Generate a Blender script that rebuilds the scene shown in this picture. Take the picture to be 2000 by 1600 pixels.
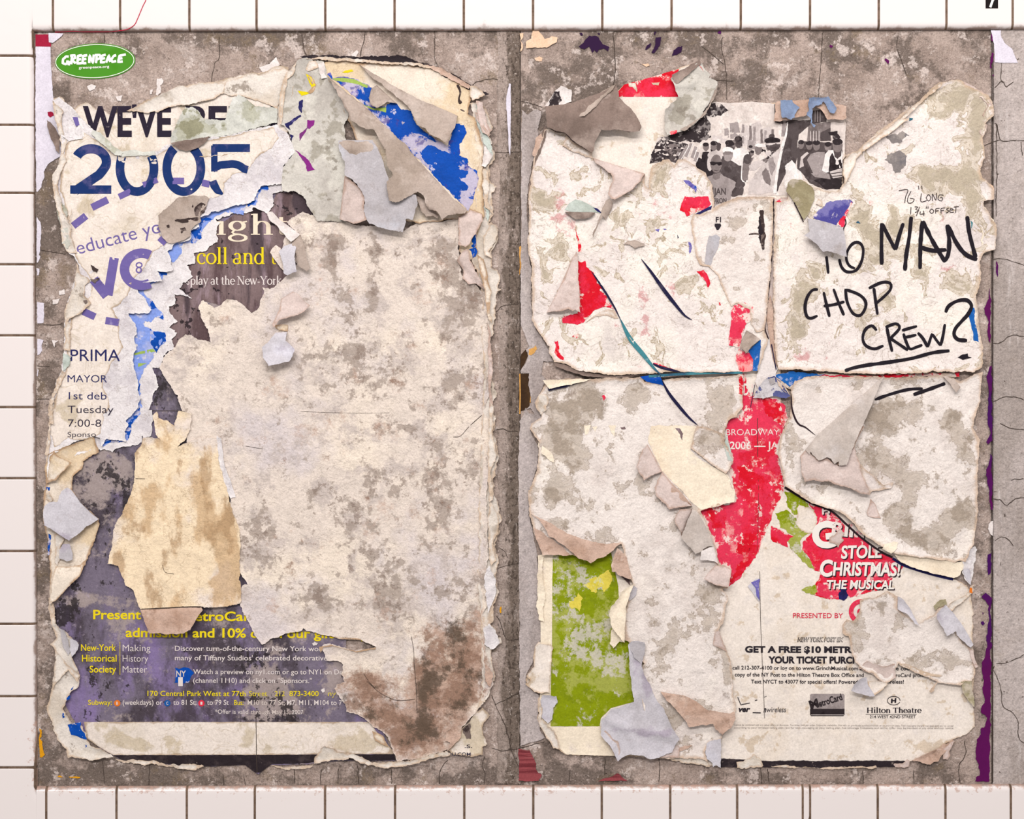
import bpy, math, random
import numpy as np
from mathutils import Vector
from mathutils.geometry import delaunay_2d_cdt

for o in list(bpy.data.objects):
    bpy.data.objects.remove(o)
SC = bpy.context.scene
COL = SC.collection
S = 0.001127                      # metres per photo pixel on the wall plane
ZC = 1.55                         # height of the picture centre above the platform
DIST = 4.2
# ---------------------------------------------------------------- camera
cam = bpy.data.cameras.new('camera')
cam.sensor_fit = 'HORIZONTAL'
cam.sensor_width = 36.0
cam.lens = 36.0 * DIST / (2000 * S)
camo = bpy.data.objects.new('camera', cam)
camo.location = (0, -DIST - 0.006, ZC)
camo.rotation_euler = (math.pi / 2, 0, 0)
COL.objects.link(camo)
SC.camera = camo
# ---------------------------------------------------------------- light and exposure
SC.view_settings.view_transform = 'Standard'
SC.view_settings.look = 'None'
SC.view_settings.gamma = 1.0
SC.view_settings.use_curve_mapping = False
SC.view_settings.exposure = 0.0
W = bpy.data.worlds.new('station_air')
SC.world = W
W.use_nodes = True
W.node_tree.nodes['Background'].inputs[0].default_value = (1.0, 0.96, 0.95, 1)
W.node_tree.nodes['Background'].inputs[1].default_value = 0.44


def area(name, loc, target, sx, sy, power, color=(1, 0.97, 0.95)):
    l = bpy.data.lights.new(name, 'AREA')
    l.shape = 'RECTANGLE'
    l.size = sx
    l.size_y = sy
    l.energy = power
    l.color = color
    o = bpy.data.objects.new(name, l)
    o.location = loc
    d = Vector(target) - Vector(loc)
    o.rotation_euler = d.to_track_quat('-Z', 'Y').to_euler()
    COL.objects.link(o)
    return o


# two rows of fluorescent tubes along the platform ceiling
area('ceiling_tube', (0.5, -2.1, 3.75), (0.2, 0, 1.3), 5.0, 0.25, 64)
area('ceiling_tube.001', (-0.8, -8.0, 5.4), (0, 0, 1.2), 6.0, 0.4, 485)

# ---------------------------------------------------------------- photo coordinates
K3 = 3.5554
CROP = {}
for r_, y_ in zip('ABCD', (0, 380, 780, 1150)):
    for i_, x_ in enumerate((0, 480, 960, 1440)):
        CROP['%s%d' % (r_, i_ + 1)] = (x_, y_, K3)
CROP['P'] = (1240, 170, 4.5454)
CROP['G'] = (1480, 930, 6.25)
CROP['K'] = (80, 60, 9.0909)
CROP['M'] = (1000, 660, 8.0)
CROP['N'] = (900, 200, 5.714)
CROP['X'] = (0, 0, 1.0)


def PL(s):
    """'A1 u,v u,v D2 u,v' -> array of wall coordinates (px of the 2000 x 1600 elevation)"""
    c = CROP['X']
    out = []
    for t in s.split():
        if ',' in t:
            u, v = t.split(',')
            out.append((c[0] + float(u) / c[2], c[1] + float(v) / c[2]))
        else:
            c = CROP[t]
    return np.array(out, float)


def P3(xy, h):
    """wall px + height above the concrete in mm -> metres"""
    xy = np.asarray(xy, float)
    return np.stack([(xy[:, 0] - 1000) * S, -np.asarray(h, float) * 0.001, (800 - xy[:, 1]) * S + ZC], 1)


# ---------------------------------------------------------------- noise
def _hash(ix, iy, seed):
    h = (ix.astype(np.int64) * 374761393 + iy.astype(np.int64) * 668265263 + int(seed) * 1274126177) & 0xffffffff
    h = ((h ^ (h >> 13)) * 1274126177) & 0xffffffff
    return ((h ^ (h >> 16)) & 0xffff) / 65535.0


def vn(x, y, seed):
    xi = np.floor(x); yi = np.floor(y)
    fx = x - xi; fy = y - yi
    fx = fx * fx * fx * (fx * (fx * 6 - 15) + 10)
    fy = fy * fy * fy * (fy * (fy * 6 - 15) + 10)
    a = _hash(xi, yi, seed); b = _hash(xi + 1, yi, seed)
    c = _hash(xi, yi + 1, seed); d = _hash(xi + 1, yi + 1, seed)
    return (a * (1 - fx) + b * fx) * (1 - fy) + (c * (1 - fx) + d * fx) * fy


def fbm(x, y, seed, oc=3):
    s = 0; a = 1.0; t = 0
    for i in range(oc):
        s = s + a * (vn(x, y, seed + i * 17) - .5); t += a
        x = x * 2.03 + 5.1; y = y * 2.03 + 1.7; a *= .5
    return s / t * 2          # about -1..1


def ridged(x, y, seed):
    return 1 - np.abs(2 * vn(x, y, seed) - 1) * 2


# ---------------------------------------------------------------- polygons
def resample(P, step, closed=True):
    out = []
    n = len(P)
    for i in range(n if closed else n - 1):
        a = P[i]; b = P[(i + 1) % n]
        k = max(1, int(math.ceil(np.hypot(*(b - a)) / step)))
        for j in range(k):
            out.append(a + (b - a) * j / k)
    if not closed:
        out.append(P[-1])
    return np.array(out)


def rough_poly(P, step, amp, seed, keep=None):
    """torn outline: subdivide and push along x and y with fractal noise"""
    Q = resample(P, step)
    if amp > 0:
        dx = fbm(Q[:, 0] / 13., Q[:, 1] / 13., seed, 3) * 1.7 + fbm(Q[:, 0] / 3.4, Q[:, 1] / 3.4, seed + 5, 2) * .75
        dy = fbm(Q[:, 0] / 13., Q[:, 1] / 13., seed + 99, 3) * 1.7 + fbm(Q[:, 0] / 3.4, Q[:, 1] / 3.4, seed + 55, 2) * .75
        k = np.ones(len(Q))
        if keep is not None:
            for (a, b) in keep:
                k = k * np.clip(segdist(Q, np.array([a, b])) / 8., 0, 1)
        Q = Q + np.stack([dx, dy], 1) * amp * k[:, None]
    return Q


def segdist(X, L, closed=False):
    """distance of points X to polyline L"""
    best = np.full(len(X), 1e9)
    n = len(L)
    for i in range(n if closed else n - 1):
        a = L[i]; b = L[(i + 1) % n]
        d = b - a
        q = d @ d
        t = np.clip(((X - a) @ d) / q, 0, 1) if q > 1e-9 else np.zeros(len(X))
        e = X - a - t[:, None] * d
        best = np.minimum(best, (e * e).sum(1))
    return np.sqrt(best)


def segdist_fast(X, L):
    """distance to a closed dense outline (via its points), chunked"""
    M = np.concatenate([L, (L + np.roll(L, -1, 0)) / 2])
    out = np.empty(len(X))
    for i in range(0, len(X), 3000):
        d = X[i:i + 3000, None, :] - M[None]
        out[i:i + 3000] = np.sqrt((d * d).sum(2).min(1))
    return out


def inside(X, P):
    r = np.zeros(len(X), bool)
    n = len(P)
    j = n - 1
    for i in range(n):
        yi, yj = P[i, 1], P[j, 1]
        c = (yi > X[:, 1]) != (yj > X[:, 1])
        if c.any():
            xx = (P[j, 0] - P[i, 0]) * (X[:, 1] - yi) / ((yj - yi) or 1e-12) + P[i, 0]
            r ^= c & (X[:, 0] < xx)
        j = i
    return r


def triangulate(B, sp, seed):
    lo = B.min(0); hi = B.max(0)
    rs = np.random.RandomState(seed % 10000)
    gx = np.arange(lo[0] + sp / 2, hi[0], sp); gy = np.arange(lo[1] + sp / 2, hi[1], sp)
    pts = np.zeros((0, 2))
    if len(gx) and len(gy):
        X = np.stack(np.meshgrid(gx, gy), -1).reshape(-1, 2)
        X = X + (rs.rand(len(X), 2) - .5) * sp * .55
        X = X[inside(X, B)]
        if len(X):
            X = X[segdist_fast(X, B) > sp * .45]
        pts = X
    allp = np.concatenate([B, pts])
    n = len(B)
    r = delaunay_2d_cdt([Vector(p) for p in allp], [], [list(range(n))], 1, 1e-4)
    V = np.array([(v.x, v.y) for v in r[0]])
    F = [tuple(f) for f in r[2]]
    T = []
    for f in F:
        for k in range(1, len(f) - 1):
            T.append((f[0], f[k], f[k + 1]))
    T = np.array(T, int)
    if len(T):
        a, b, c = V[T[:, 0]], V[T[:, 1]], V[T[:, 2]]
        ar = (b[:, 0] - a[:, 0]) * (c[:, 1] - a[:, 1]) - (b[:, 1] - a[:, 1]) * (c[:, 0] - a[:, 0])
        T[ar > 0] = T[ar > 0][:, ::-1]        # face the viewer once y is flipped
        T = T[np.abs(ar) > 1e-7]
    return V, T


def boundary_edges(T):
    e = {}
    for t in T:
        for k in range(3):
            a, b = int(t[k]), int(t[(k + 1) % 3])
            if (b, a) in e:
                del e[(b, a)]
            else:
                e[(a, b)] = 1
    return list(e)


def link(o, parent=None):
    COL.objects.link(o)
    if parent is not None:
        o.parent = parent
    return o


def mesh_obj(name, verts, faces, mat, parent=None, smooth=None, attrs=None):
    """verts in metres, world space; the object's own origin goes to their middle (its parent's for a part)"""
    verts = np.asarray(verts, float)
    org = np.array(parent['_o']) if parent is not None else verts.mean(0)
    me = bpy.data.meshes.new(name)
    me.from_pydata([tuple(v) for v in (verts - org)], [], [tuple(int(i) for i in f) for f in faces])
    if smooth is not None:
        me.polygons.foreach_set('use_smooth', np.asarray(smooth, bool))
    for k, a in (attrs or {}).items():
        at = me.attributes.new(k, 'FLOAT', 'POINT')
        at.data.foreach_set('value', np.asarray(a, np.float32))
    me.materials.append(mat)
    me.update()
    o = bpy.data.objects.new(name, me)
    if parent is None:
        o.location = org
    o['_o'] = [float(x) for x in org]
    return link(o, parent)


def tag(o, label, cat, group=None, kind=None):
    o['label'] = label
    if cat: o['category'] = cat
    if group: o['group'] = group
    if kind: o['kind'] = kind
    return o


SEED = [100]


class Sheet:
    """One sheet of torn paper: outline in wall px, height field in mm, thickness, attributes."""

    def __init__(s, name, poly, mat, base=2., rough=1.6, amp=.5, sc=55., crk=0., csc=26., curl=(0., 20.), bumps=(), thick=.5,
                 sp=8., parent=None, stain=(), tint=(), fold=None, r=3., slope=0., lift=0., ew=9., on=None, label=None, cat=None, group=None,
                 step=2.6, kind=None, seed=None):
        SEED[0] += 7
        s.seed = seed or SEED[0]
        P = PL(poly) if isinstance(poly, str) else poly
        s.base, s.amp, s.sc, s.crk, s.csc, s.curl = base * (1.3 if on is None else 1), amp * 1.15, sc, crk * 2.0, csc, (curl[0] * 1.25, curl[1])
        s.bumps = [(b[0], PL(b[1]) if isinstance(b[1], str) else b[1]) + tuple(b[2:]) for b in bumps]
        s.on = on
        if name == 'flap' and not crk:
            s.crk, s.csc = .8, 26.
        r, lift = r * 1.25, lift * 1.5
        s.fold = None
        keep = None
        if fold is not None:
            f = PL(fold) if isinstance(fold, str) else fold
            c = P.mean(0)
            d = f[1] - f[0]
            nrm = np.array([-d[1], d[0]]) / np.hypot(*d)
            if (c - f[0]) @ nrm < 0:
                nrm = -nrm
            s.fold = (f[0], nrm, r, slope, lift, np.max((P - f[0]) @ nrm))
            keep = [(f[0], f[1])]
        ext = P.max(0) - P.min(0)
        if min(ext) > 60:
            rs = np.random.RandomState(s.seed)
            for k in range(int(3 + min(9, ext[0] * ext[1] / 30000.))):
                a = P.min(0) + rs.rand(2) * ext
                an = rs.rand() * math.pi; L = 25 + rs.rand() * min(170, max(ext) * .35)
                m = a + np.array([math.cos(an), math.sin(an)]) * L * .5 + (rs.rand(2) - .5) * L * .3
                e = a + np.array([math.cos(an), math.sin(an)]) * L + (rs.rand(2) - .5) * L * .3
                s.bumps.append(('r', np.array([a, m, e]), 4 + rs.rand() * 4, .5 + rs.rand() * 1.1))
        B = rough_poly(P, step, rough, s.seed, keep)
        s.B = B
        V, T = triangulate(B, sp, s.seed)
        s.V, s.T = V, T
        d = segdist_fast(V, B)
        h = s.H(V, d)
        be = boundary_edges(T)
        th = np.full(len(V), thick)
        if s.fold is not None:
            dd = (V - s.fold[0]) @ s.fold[1]
            th = thick + np.clip(1.25 - dd / r, 0, 1.25) / 1.25 * (h - s.base0(V)) * .9
        th = np.minimum(th, np.maximum(h - .1, .05)) if s.on is None else th
        n = len(V)
        bi = sorted({i for e in be for i in e})
        mp = {v: k for k, v in enumerate(bi)}
        front = P3(V, h)
        back = P3(V, h - th)
        sf = front[bi]; sb = back[bi]
        verts = np.concatenate([front, back, sf, sb])
        m = len(bi)
        faces = [tuple(t) for t in T] + [tuple(t[::-1] + n) for t in T]
        sm = [True] * (2 * len(T))
        for a, b in be:
            ia, ib = mp[a], mp[b]
            faces.append((2 * n + ib, 2 * n + ia, 2 * n + m + ia, 2 * n + m + ib))
            sm.append(False)
        ed = np.exp(-d / ew)
        st = s.blobs(V, stain); ti = s.blobs(V, tint)
        full = lambda a: np.concatenate([a, a, a[bi], a[bi]])
        s.o = mesh_obj(name, verts, faces, mat, parent.o if parent is not None else None, sm,
                       {'edge': full(ed), 'stain': full(st), 'tint': full(ti)})
        if label:
            if cat: tag(s.o, label, cat, group, kind)
            else: s.o['label'] = label
        if kind: s.o['kind'] = kind

    def blobs(s, V, lst):
        a = np.zeros(len(V))
        for b in lst:
            if isinstance(b[0], str):
                c = PL(b[0])
                if len(c) == 1:
                    k = CROP[b[0].split()[0]][2]
                    rx, ry, v = b[1] / k, b[2] / k, b[3]
                    q = ((V[:, 0] - c[0, 0]) / rx) ** 2 + ((V[:, 1] - c[0, 1]) / ry) ** 2
                    a = a + v * np.exp(-q * .7)
                else:                       # filled polygon with a soft rim
                    k = CROP[b[0].split()[0]][2]
                    dd = segdist(V, c, True) * np.where(inside(V, c), 1, -1)
                    a = a + b[2] * np.clip(.5 + dd / (2 * b[1] / k), 0, 1)
        return a

    def base0(s, X):
        b = np.full(len(X), float(s.base))
        if s.on is not None:
            b = b + s.on.H(X)
        return b

    def H(s, X, d=None):
        X = np.asarray(X, float)
        h = s.base0(X)
        if s.amp:
            h = h + s.amp * (fbm(X[:, 0] / s.sc, X[:, 1] / s.sc, s.seed + 3, 3) + .3)
        if s.crk:
            h = h + s.crk * np.maximum(0, ridged(X[:, 0] / s.csc, X[:, 1] / s.csc, s.seed + 5)) ** 2 \
                + s.crk * .5 * np.maximum(0, ridged(X[:, 0] / s.csc * 1.9, X[:, 1] / s.csc * 1.6, s.seed + 6)) ** 2
        if s.curl[0]:
            if d is None:
                d = segdist_fast(X, s.B)
            w = s.curl[1] * (.7 + .6 * vn(X[:, 0] / 37., X[:, 1] / 37., s.seed + 8))
            k = .35 + 1.3 * np.maximum(0, vn(X[:, 0] / 45., X[:, 1] / 45., s.seed + 9))
            h = h + s.curl[0] * k * np.clip(1 - d / w, 0, 1) ** 1.6
        for b in s.bumps:
            if b[0] == 'g':
                q = ((X[:, 0] - b[1][0, 0]) / b[2]) ** 2 + ((X[:, 1] - b[1][0, 1]) / b[3]) ** 2
                h = h + b[4] * np.exp(-q)
            elif b[0] == 'r':
                h = h + b[3] * np.exp(-(segdist(X, b[1]) / b[2]) ** 2)
            elif b[0] == 'l':                # lip: raised on the right-hand side of the polyline
                L = b[1]
                dd = segdist(X, L)
                sg = np.zeros(len(X)); bd = np.full(len(X), 1e9)
                for i in range(len(L) - 1):
                    e = L[i + 1] - L[i]
                    di = segdist(X, L[i:i + 2])
                    cr = e[0] * (X[:, 1] - L[i, 1]) - e[1] * (X[:, 0] - L[i, 0])
                    m = di < bd
                    bd = np.where(m, di, bd); sg = np.where(m, np.sign(cr), sg)
                f = np.clip(.5 + sg * dd / 3., 0, 1) * np.exp(-dd / b[2])
                ends = np.minimum(np.hypot(*(X - L[0]).T), np.hypot(*(X - L[-1]).T))
                h = h + b[3] * f * np.clip(ends / 25., 0, 1)
        if s.fold is not None:
            p, nr, r, slope, lift, mx = s.fold
            dd = np.maximum((X - p) @ nr, 0)
            t = np.clip(dd / (r / 1.127), 0, 1)
            h = h + r * (.35 + np.sqrt(np.maximum(0, 1 - (1 - t) ** 2)) * 1.25) + slope * dd
            h = h + min(7., .055 * mx) * np.sin(np.pi * np.clip(dd / mx, 0, 1) ** .8)
            h = h + lift * (dd / mx) ** 1.7 * (.55 + .9 * vn(X[:, 0] / 22., X[:, 1] / 22., s.seed + 21))
        return h


def patch(name, sheet, poly, mat, eps=.25, rough=1.6, sp=9., parent=None, stain=(), tint=(), label=None, ew=6., step=2.6, seed=None):
    eps, sp = eps + .25, min(sp, 7.)
    """printed or bared area lying on a sheet, following its height"""
    SEED[0] += 7
    sd = seed or SEED[0]
    if isinstance(poly, (list, tuple)):
        return [patch(name, sheet, q, mat, eps - .25, rough, sp, parent, stain, tint, label, ew, step) for q in poly]
    polys = [poly]
    vs, fs, at = [], [], {'edge': [], 'stain': [], 'tint': []}
    k = 0
    for q in polys:
        P = PL(q) if isinstance(q, str) else q
        B = rough_poly(P, step, rough, sd)
        V, T = triangulate(B, sp, sd)
        if not len(T):
            continue
        vs.append(P3(V, sheet.H(V) + eps)); fs.append(T + k); k += len(V)
        at['edge'].append(np.exp(-segdist_fast(V, B) / ew))
        at['stain'].append(Sheet.blobs(None, V, stain)); at['tint'].append(Sheet.blobs(None, V, tint))
    T = np.concatenate(fs)
    o = mesh_obj(name, np.concatenate(vs), T, mat, parent if parent is not None else sheet.o, [True] * len(T),
                 {a: np.concatenate(b) for a, b in at.items()})
    if label: o['label'] = label
    return o


def ribbon_geo(L, w, closed=False):
    """strip of width w (px, scalar or per point) along a polyline"""
    L = np.asarray(L, float)
    n = len(L)
    w = np.broadcast_to(np.asarray(w, float), (n,))
    if closed:
        t = np.roll(L, -1, 0) - np.roll(L, 1, 0)
    else:
        t = np.gradient(L, axis=0)
    t = t / np.maximum(np.hypot(t[:, 0], t[:, 1]), 1e-9)[:, None]
    nr = np.stack([-t[:, 1], t[:, 0]], 1)
    A = L + nr * w[:, None] / 2; Bq = L - nr * w[:, None] / 2
    V = np.concatenate([A, Bq])
    F = []
    for i in range(n if closed else n - 1):
        j = (i + 1) % n
        F.append((i, j, n + j, n + i))
    return V, F


def smooth_line(P, step=3.):
    """Catmull-Rom through the points"""
    P = np.asarray(P, float)
    if len(P) < 3:
        return resample(P, step, False)
    Q = np.concatenate([[2 * P[0] - P[1]], P, [2 * P[-1] - P[-2]]])
    out = []
    for i in range(1, len(Q) - 2):
        p0, p1, p2, p3 = Q[i - 1:i + 3]
        k = max(2, int(np.hypot(*(p2 - p1)) / step))
        for j in range(k):
            t = j / k
            out.append(.5 * ((2 * p1) + (-p0 + p2) * t + (2 * p0 - 5 * p1 + 4 * p2 - p3) * t * t + (-p0 + 3 * p1 - 3 * p2 + p3) * t ** 3))
    out.append(P[-1])
    return np.array(out)


class Flat:
    """a plain height for things that lie on the bare concrete or on tiles"""
    def __init__(s, h): s.h = h
    def H(s, X, d=None): return np.full(len(X), s.h)


def strokes(name, sheet, items, mat, eps=.35, parent=None, wob=0., label=None, curve=True, split=False):
    """pen or marker strokes (polyline, width px) as ribbons following the sheet; one mesh, or one each if split"""
    eps += .4
    if split and len(items) > 1:
        return [strokes(name, sheet, [it], mat, eps - .4, parent, wob, label, curve) for it in items]
    vs, fs = [], []
    k = 0
    for P, w in items:
        P = PL(P) if isinstance(P, str) else np.asarray(P, float)
        L = smooth_line(P) if curve else resample(P, 3., False)
        SEED[0] += 1
        t = np.arange(len(L))
        if np.ndim(w) and len(w) != len(L):
            w = np.interp(np.linspace(0, 1, len(L)), np.linspace(0, 1, len(w)), w)
        ww = w * (1 + wob * fbm(t / 4., t * 0., SEED[0], 2))
        if np.ndim(w) == 0 and wob:                      # blunt rounded ends
            ww = ww * np.clip(.62 + np.minimum(t, t[::-1]) / 3., 0, 1)
        V, F = ribbon_geo(L, ww)
        vs.append(P3(V, sheet.H(V) + eps)); fs += [tuple(i + k for i in f)[::1] for f in F]; k += len(V)
    V = np.concatenate(vs)
    o = mesh_obj(name, V, fs, mat, parent if parent is not None else sheet.o)
    if label: o['label'] = label
    return o


# ---------------------------------------------------------------- lettering
_cap = {}


def glyph_mesh(s, bold, shear):
    cu = bpy.data.curves.new('lettering', 'FONT')
    cu.body = s
    cu.size = 1
    cu.offset = bold
    cu.shear = shear
    cu.fill_mode = 'FRONT'
    cu.resolution_u = 4
    o = bpy.data.objects.new('lettering', cu)
    COL.objects.link(o)
    bpy.context.view_layer.update()
    dg = bpy.context.evaluated_depsgraph_get()
    me = bpy.data.meshes.new_from_object(o.evaluated_get(dg))
    V = np.array([(v.co.x, v.co.y) for v in me.vertices])
    F = [tuple(p.vertices) for p in me.polygons]
    bpy.data.objects.remove(o)
    bpy.data.curves.remove(cu)
    bpy.data.meshes.remove(me)
    return V, F


def cap_h(bold):
    if bold not in _cap:
        V, F = glyph_mesh('H', bold, 0)
        _cap[bold] = V[:, 1].max()
    return _cap[bold]


def subdiv(V, F, mx):
    V = [tuple(v) for v in V]
    T = []
    for f in F:
        for k in range(1, len(f) - 1):
            T.append((f[0], f[k], f[k + 1]))
    memo = {}
    for it in range(4):
        N = []
        ch = False

        def mid(a, b):
            q = (min(a, b), max(a, b))
            if q not in memo:
                memo[q] = len(V)
                V.append(((V[a][0] + V[b][0]) / 2, (V[a][1] + V[b][1]) / 2))
            return memo[q]
        for a, b, c in T:
            l = [math.dist(V[a], V[b]), math.dist(V[b], V[c]), math.dist(V[c], V[a])]
            m = max(l)
            if m < mx:
                N.append((a, b, c)); continue
            ch = True
            if l[0] == m: q = mid(a, b); N += [(a, q, c), (q, b, c)]
            elif l[1] == m: q = mid(b, c); N += [(a, b, q), (a, q, c)]
            else: q = mid(c, a); N += [(a, b, q), (q, b, c)]
        T = N
        if not ch: break
    return np.array(V), T


def text_geo(s, a, b, cap, bold=0., shear=0.):
    """text from baseline point a to baseline point b (wall px), cap height in px"""
    V, F = glyph_mesh(s, bold, shear)
    a = np.asarray(a, float); b = np.asarray(b, float)
    d = b - a
    L = np.hypot(*d)
    ux = d / L; uy = np.array([ux[1], -ux[0]])
    x0, x1 = V[:, 0].min(), V[:, 0].max()
    X = (V[:, 0] - x0) / (x1 - x0) * L
    Y = V[:, 1] / cap_h(bold) * cap
    Q = a + X[:, None] * ux + Y[:, None] * uy
    return subdiv(Q, F, 9.)


def texts(name, sheet, items, mat, eps=.3, parent=None, label=None):
    """items: (string, 'CROP u,v u,v' baseline start and end, cap height in that crop's px, bold, shear)"""
    eps += .4
    if len(items) > 1:
        return [texts(name, sheet, [it], mat, eps - .4, parent, label) for it in items]
    vs, fs = [], []
    k = 0
    for it in items:
        s, pos, cap = it[:3]
        bold = it[3] if len(it) > 3 else 0.
        shear = it[4] if len(it) > 4 else 0.
        p = PL(pos)
        cs = CROP[pos.split()[0]][2]
        V, F = text_geo(s, p[0], p[1], cap / cs, bold, shear)
        vs.append(P3(V, sheet.H(V) + eps)); fs += [tuple(i + k for i in f) for f in F]; k += len(V)
    o = mesh_obj(name, np.concatenate(vs), fs, mat, parent if parent is not None else sheet.o)
    if label: o['label'] = label
    return o


def arc(cx, cy, rx, ry, a0, a1, thick, thin, n=22):
    t = np.radians(np.linspace(a0, a1, n))
    L = np.stack([cx + rx * np.cos(t), cy + ry * np.sin(t)], 1)
    w = thin + (thick - thin) * np.abs(np.cos(t)) ** 1.3
    return L, w


SK, SN = .2, .075


def ln(*p, w=SK):
    return np.array(p, float), np.full(len(p), w)


def sf(x, y, a=.2):
    return ln((x - a, y + SN / 2), (x + a, y + SN / 2), w=SN)


SERIF = {
    'i': (.55, [ln((.27, 0), (.27, 1)), sf(.27, 0), ln((.08, .94), (.27, .98), w=SN), arc(.27, 1.42, .06, .06, 0, 360, .12, .12)]),
    'l': (.55, [ln((.27, 0), (.27, 1.55)), sf(.27, 0), ln((.08, 1.48), (.27, 1.52), w=SN)]),
    'h': (1.12, [ln((.27, 0), (.27, 1.55)), sf(.27, 0), ln((.08, 1.48), (.27, 1.52), w=SN), arc(.56, .62, .28, .36, 165, 0, SK, SN), ln((.84, 0), (.84, .64)), sf(.84, 0)]),
    'n': (1.12, [ln((.27, 0), (.27, 1)), sf(.27, 0), ln((.08, .94), (.27, .98), w=SN), arc(.56, .62, .28, .36, 165, 0, SK, SN), ln((.84, 0), (.84, .64)), sf(.84, 0)]),
    't': (.62, [ln((.28, .2), (.28, 1.3), w=.17), arc(.45, .22, .17, .2, 180, 300, .17, SN), ln((.05, .97), (.56, .97), w=SN)]),
    'c': (.86, [arc(.46, .5, .38, .48, 45, 318, SK, SN), arc(.7, .8, .07, .07, 0, 360, .12, .12)]),
    'o': (.98, [arc(.49, .5, .41, .48, 0, 360, SK, SN)]),
    'a': (.88, [arc(.36, .26, .28, .24, 0, 360, SK * .9, SN), ln((.64, .1), (.64, .72)), arc(.4, .7, .24, .28, 0, 155, SK, SN), ln((.64, .08), (.82, .06), w=SN)]),
    'd': (1.06, [arc(.45, .48, .36, .47, 0, 360, SK, SN), ln((.8, 0), (.8, 1.55)), ln((.62, 1.48), (.8, 1.52), w=SN), sf(.86, 0, .12)]),
    'e': (.86, [arc(.45, .5, .37, .48, 0, 318, SK, SN), ln((.1, .52), (.8, .52), w=SN)]),
    'g': (.95, [arc(.42, .66, .29, .33, 0, 360, SK, SN), arc(.45, -.22, .36, .24, 0, 360, SK * .8, SN), ln((.3, .34), (.2, .18), (.3, .06), (.6, .02), w=.11), ln((.6, .9), (.85, .98), w=.1)]),
    's': (.74, [ln((.64, .8), (.5, .94), (.28, .93), (.16, .75), (.28, .58), (.5, .46), (.62, .26), (.48, .06), (.26, .05), (.12, .22), w=.13)]),
    'p': (1.06, [ln((.27, -.5), (.27, 1)), sf(.27, -.5), ln((.08, .94), (.27, .98), w=SN), arc(.6, .5, .36, .47, 0, 360, SK, SN)]),
    'y': (.98, [ln((.14, 1), (.5, .08), w=SK * .9), ln((.86, 1), (.5, .08), (.3, -.45), (.12, -.45), w=SN), sf(.14, .96, .16), sf(.84, .96, .16)]),
    'w': (1.4, [ln((.12, 1), (.42, .02), w=SK * .9), ln((.42, .02), (.7, 1), w=SN), ln((.64, 1), (.98, .02), w=SK * .9), ln((.98, .02), (1.3, 1), w=SN), sf(.12, .96, .15), sf(1.3, .96, .13), sf(.66, .96, .15)]),
    'r': (.72, [ln((.27, 0), (.27, 1)), sf(.27, 0), ln((.08, .94), (.27, .98), w=SN), ln((.3, .74), (.44, .9), (.64, .92), w=.11)]),
    'k': (1.04, [ln((.27, 0), (.27, 1.55)), sf(.27, 0), ln((.3, .45), (.82, .98), w=SN), ln((.45, .58), (.9, .02), w=SK * .9), sf(.8, .95, .16), sf(.92, 0, .14)]),
    'b': (1.06, [ln((.27, 0), (.27, 1.55)), arc(.6, .48, .36, .47, 0, 360, SK, SN), ln((.08, 1.48), (.27, 1.52), w=SN)]),
    'N': (1.5, [ln((.24, 0), (.24, 1.45), w=SN), ln((.24, 1.42), (1.2, .02), w=SK), ln((1.2, 0), (1.2, 1.45), w=SN), sf(.24, 0), sf(1.2, 1.38), sf(.16, 1.38)]),
    'Y': (1.3, [ln((.14, 1.42), (.64, .65), (.64, 0), w=SK * .9), ln((1.14, 1.42), (.66, .65), w=SN), sf(.64, 0), sf(.16, 1.38), sf(1.12, 1.38)]),
    'H': (1.5, [ln((.27, 0), (.27, 1.42)), ln((1.2, 0), (1.2, 1.42)), ln((.27, .74), (1.2, .74), w=SN), sf(.27, 0), sf(1.2, 0), sf(.27, 1.36), sf(1.2, 1.36)]),
    'T': (1.24, [ln((.62, 0), (.62, 1.42)), ln((.08, 1.38), (1.16, 1.38), w=SN), sf(.62, 0), ln((.1, 1.4), (.06, 1.1), w=SN), ln((1.14, 1.4), (1.18, 1.1), w=SN)]),
    '-': (.6, [ln((.08, .42), (.5, .42), w=.11)]),
    ' ': (.45, []),
}


def serif_text(name, sheet, items, mat, eps=.3, parent=None, label=None, heavy=1.):
    """items: (string, 'CROP u,v u,v' baseline ends, x-height px)"""
    eps += .4
    vs, fs = [], []
    k = 0
    for s, pos, xh in items:
        p = PL(pos); cs = CROP[pos.split()[0]][2]
        xh = xh / cs
        tot = sum(SERIF[c][0] for c in s)
        d = p[1] - p[0]
        L = np.hypot(*d)
        ux = d / L; uy = np.array([ux[1], -ux[0]])
        kx = L / tot
        x = 0
        for c in s:
            adv, parts = SERIF[c]
            for Q, w in parts:
                if len(Q) == 2:
                    Q2, w2 = np.array([Q[0], (Q[0] + Q[1]) / 2, Q[1]]), np.repeat(w[:1], 3)
                else:
                    Q2, w2 = Q, w
                V, F = ribbon_geo(Q2, w2 * heavy)
                X = p[0] + (V[:, :1] + x) * kx * ux + V[:, 1:] * xh * uy
                vs.append(P3(X, sheet.H(X) + eps)); fs += [tuple(i + k for i in f) for f in F]; k += len(V)
            x += adv
    o = mesh_obj(name, np.concatenate(vs), fs, mat, parent if parent is not None else sheet.o)
    if label: o['label'] = label
    return o


# ---------------------------------------------------------------- materials
GAIN = 1.12


def lin(c, g=None):
    g = GAIN if g is None else g
    return tuple(min(.93, (((x / 255 + .055) / 1.055) ** 2.4 if x > 10 else x / 255 / 12.92) / g) for x in c) + (1,)


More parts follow.
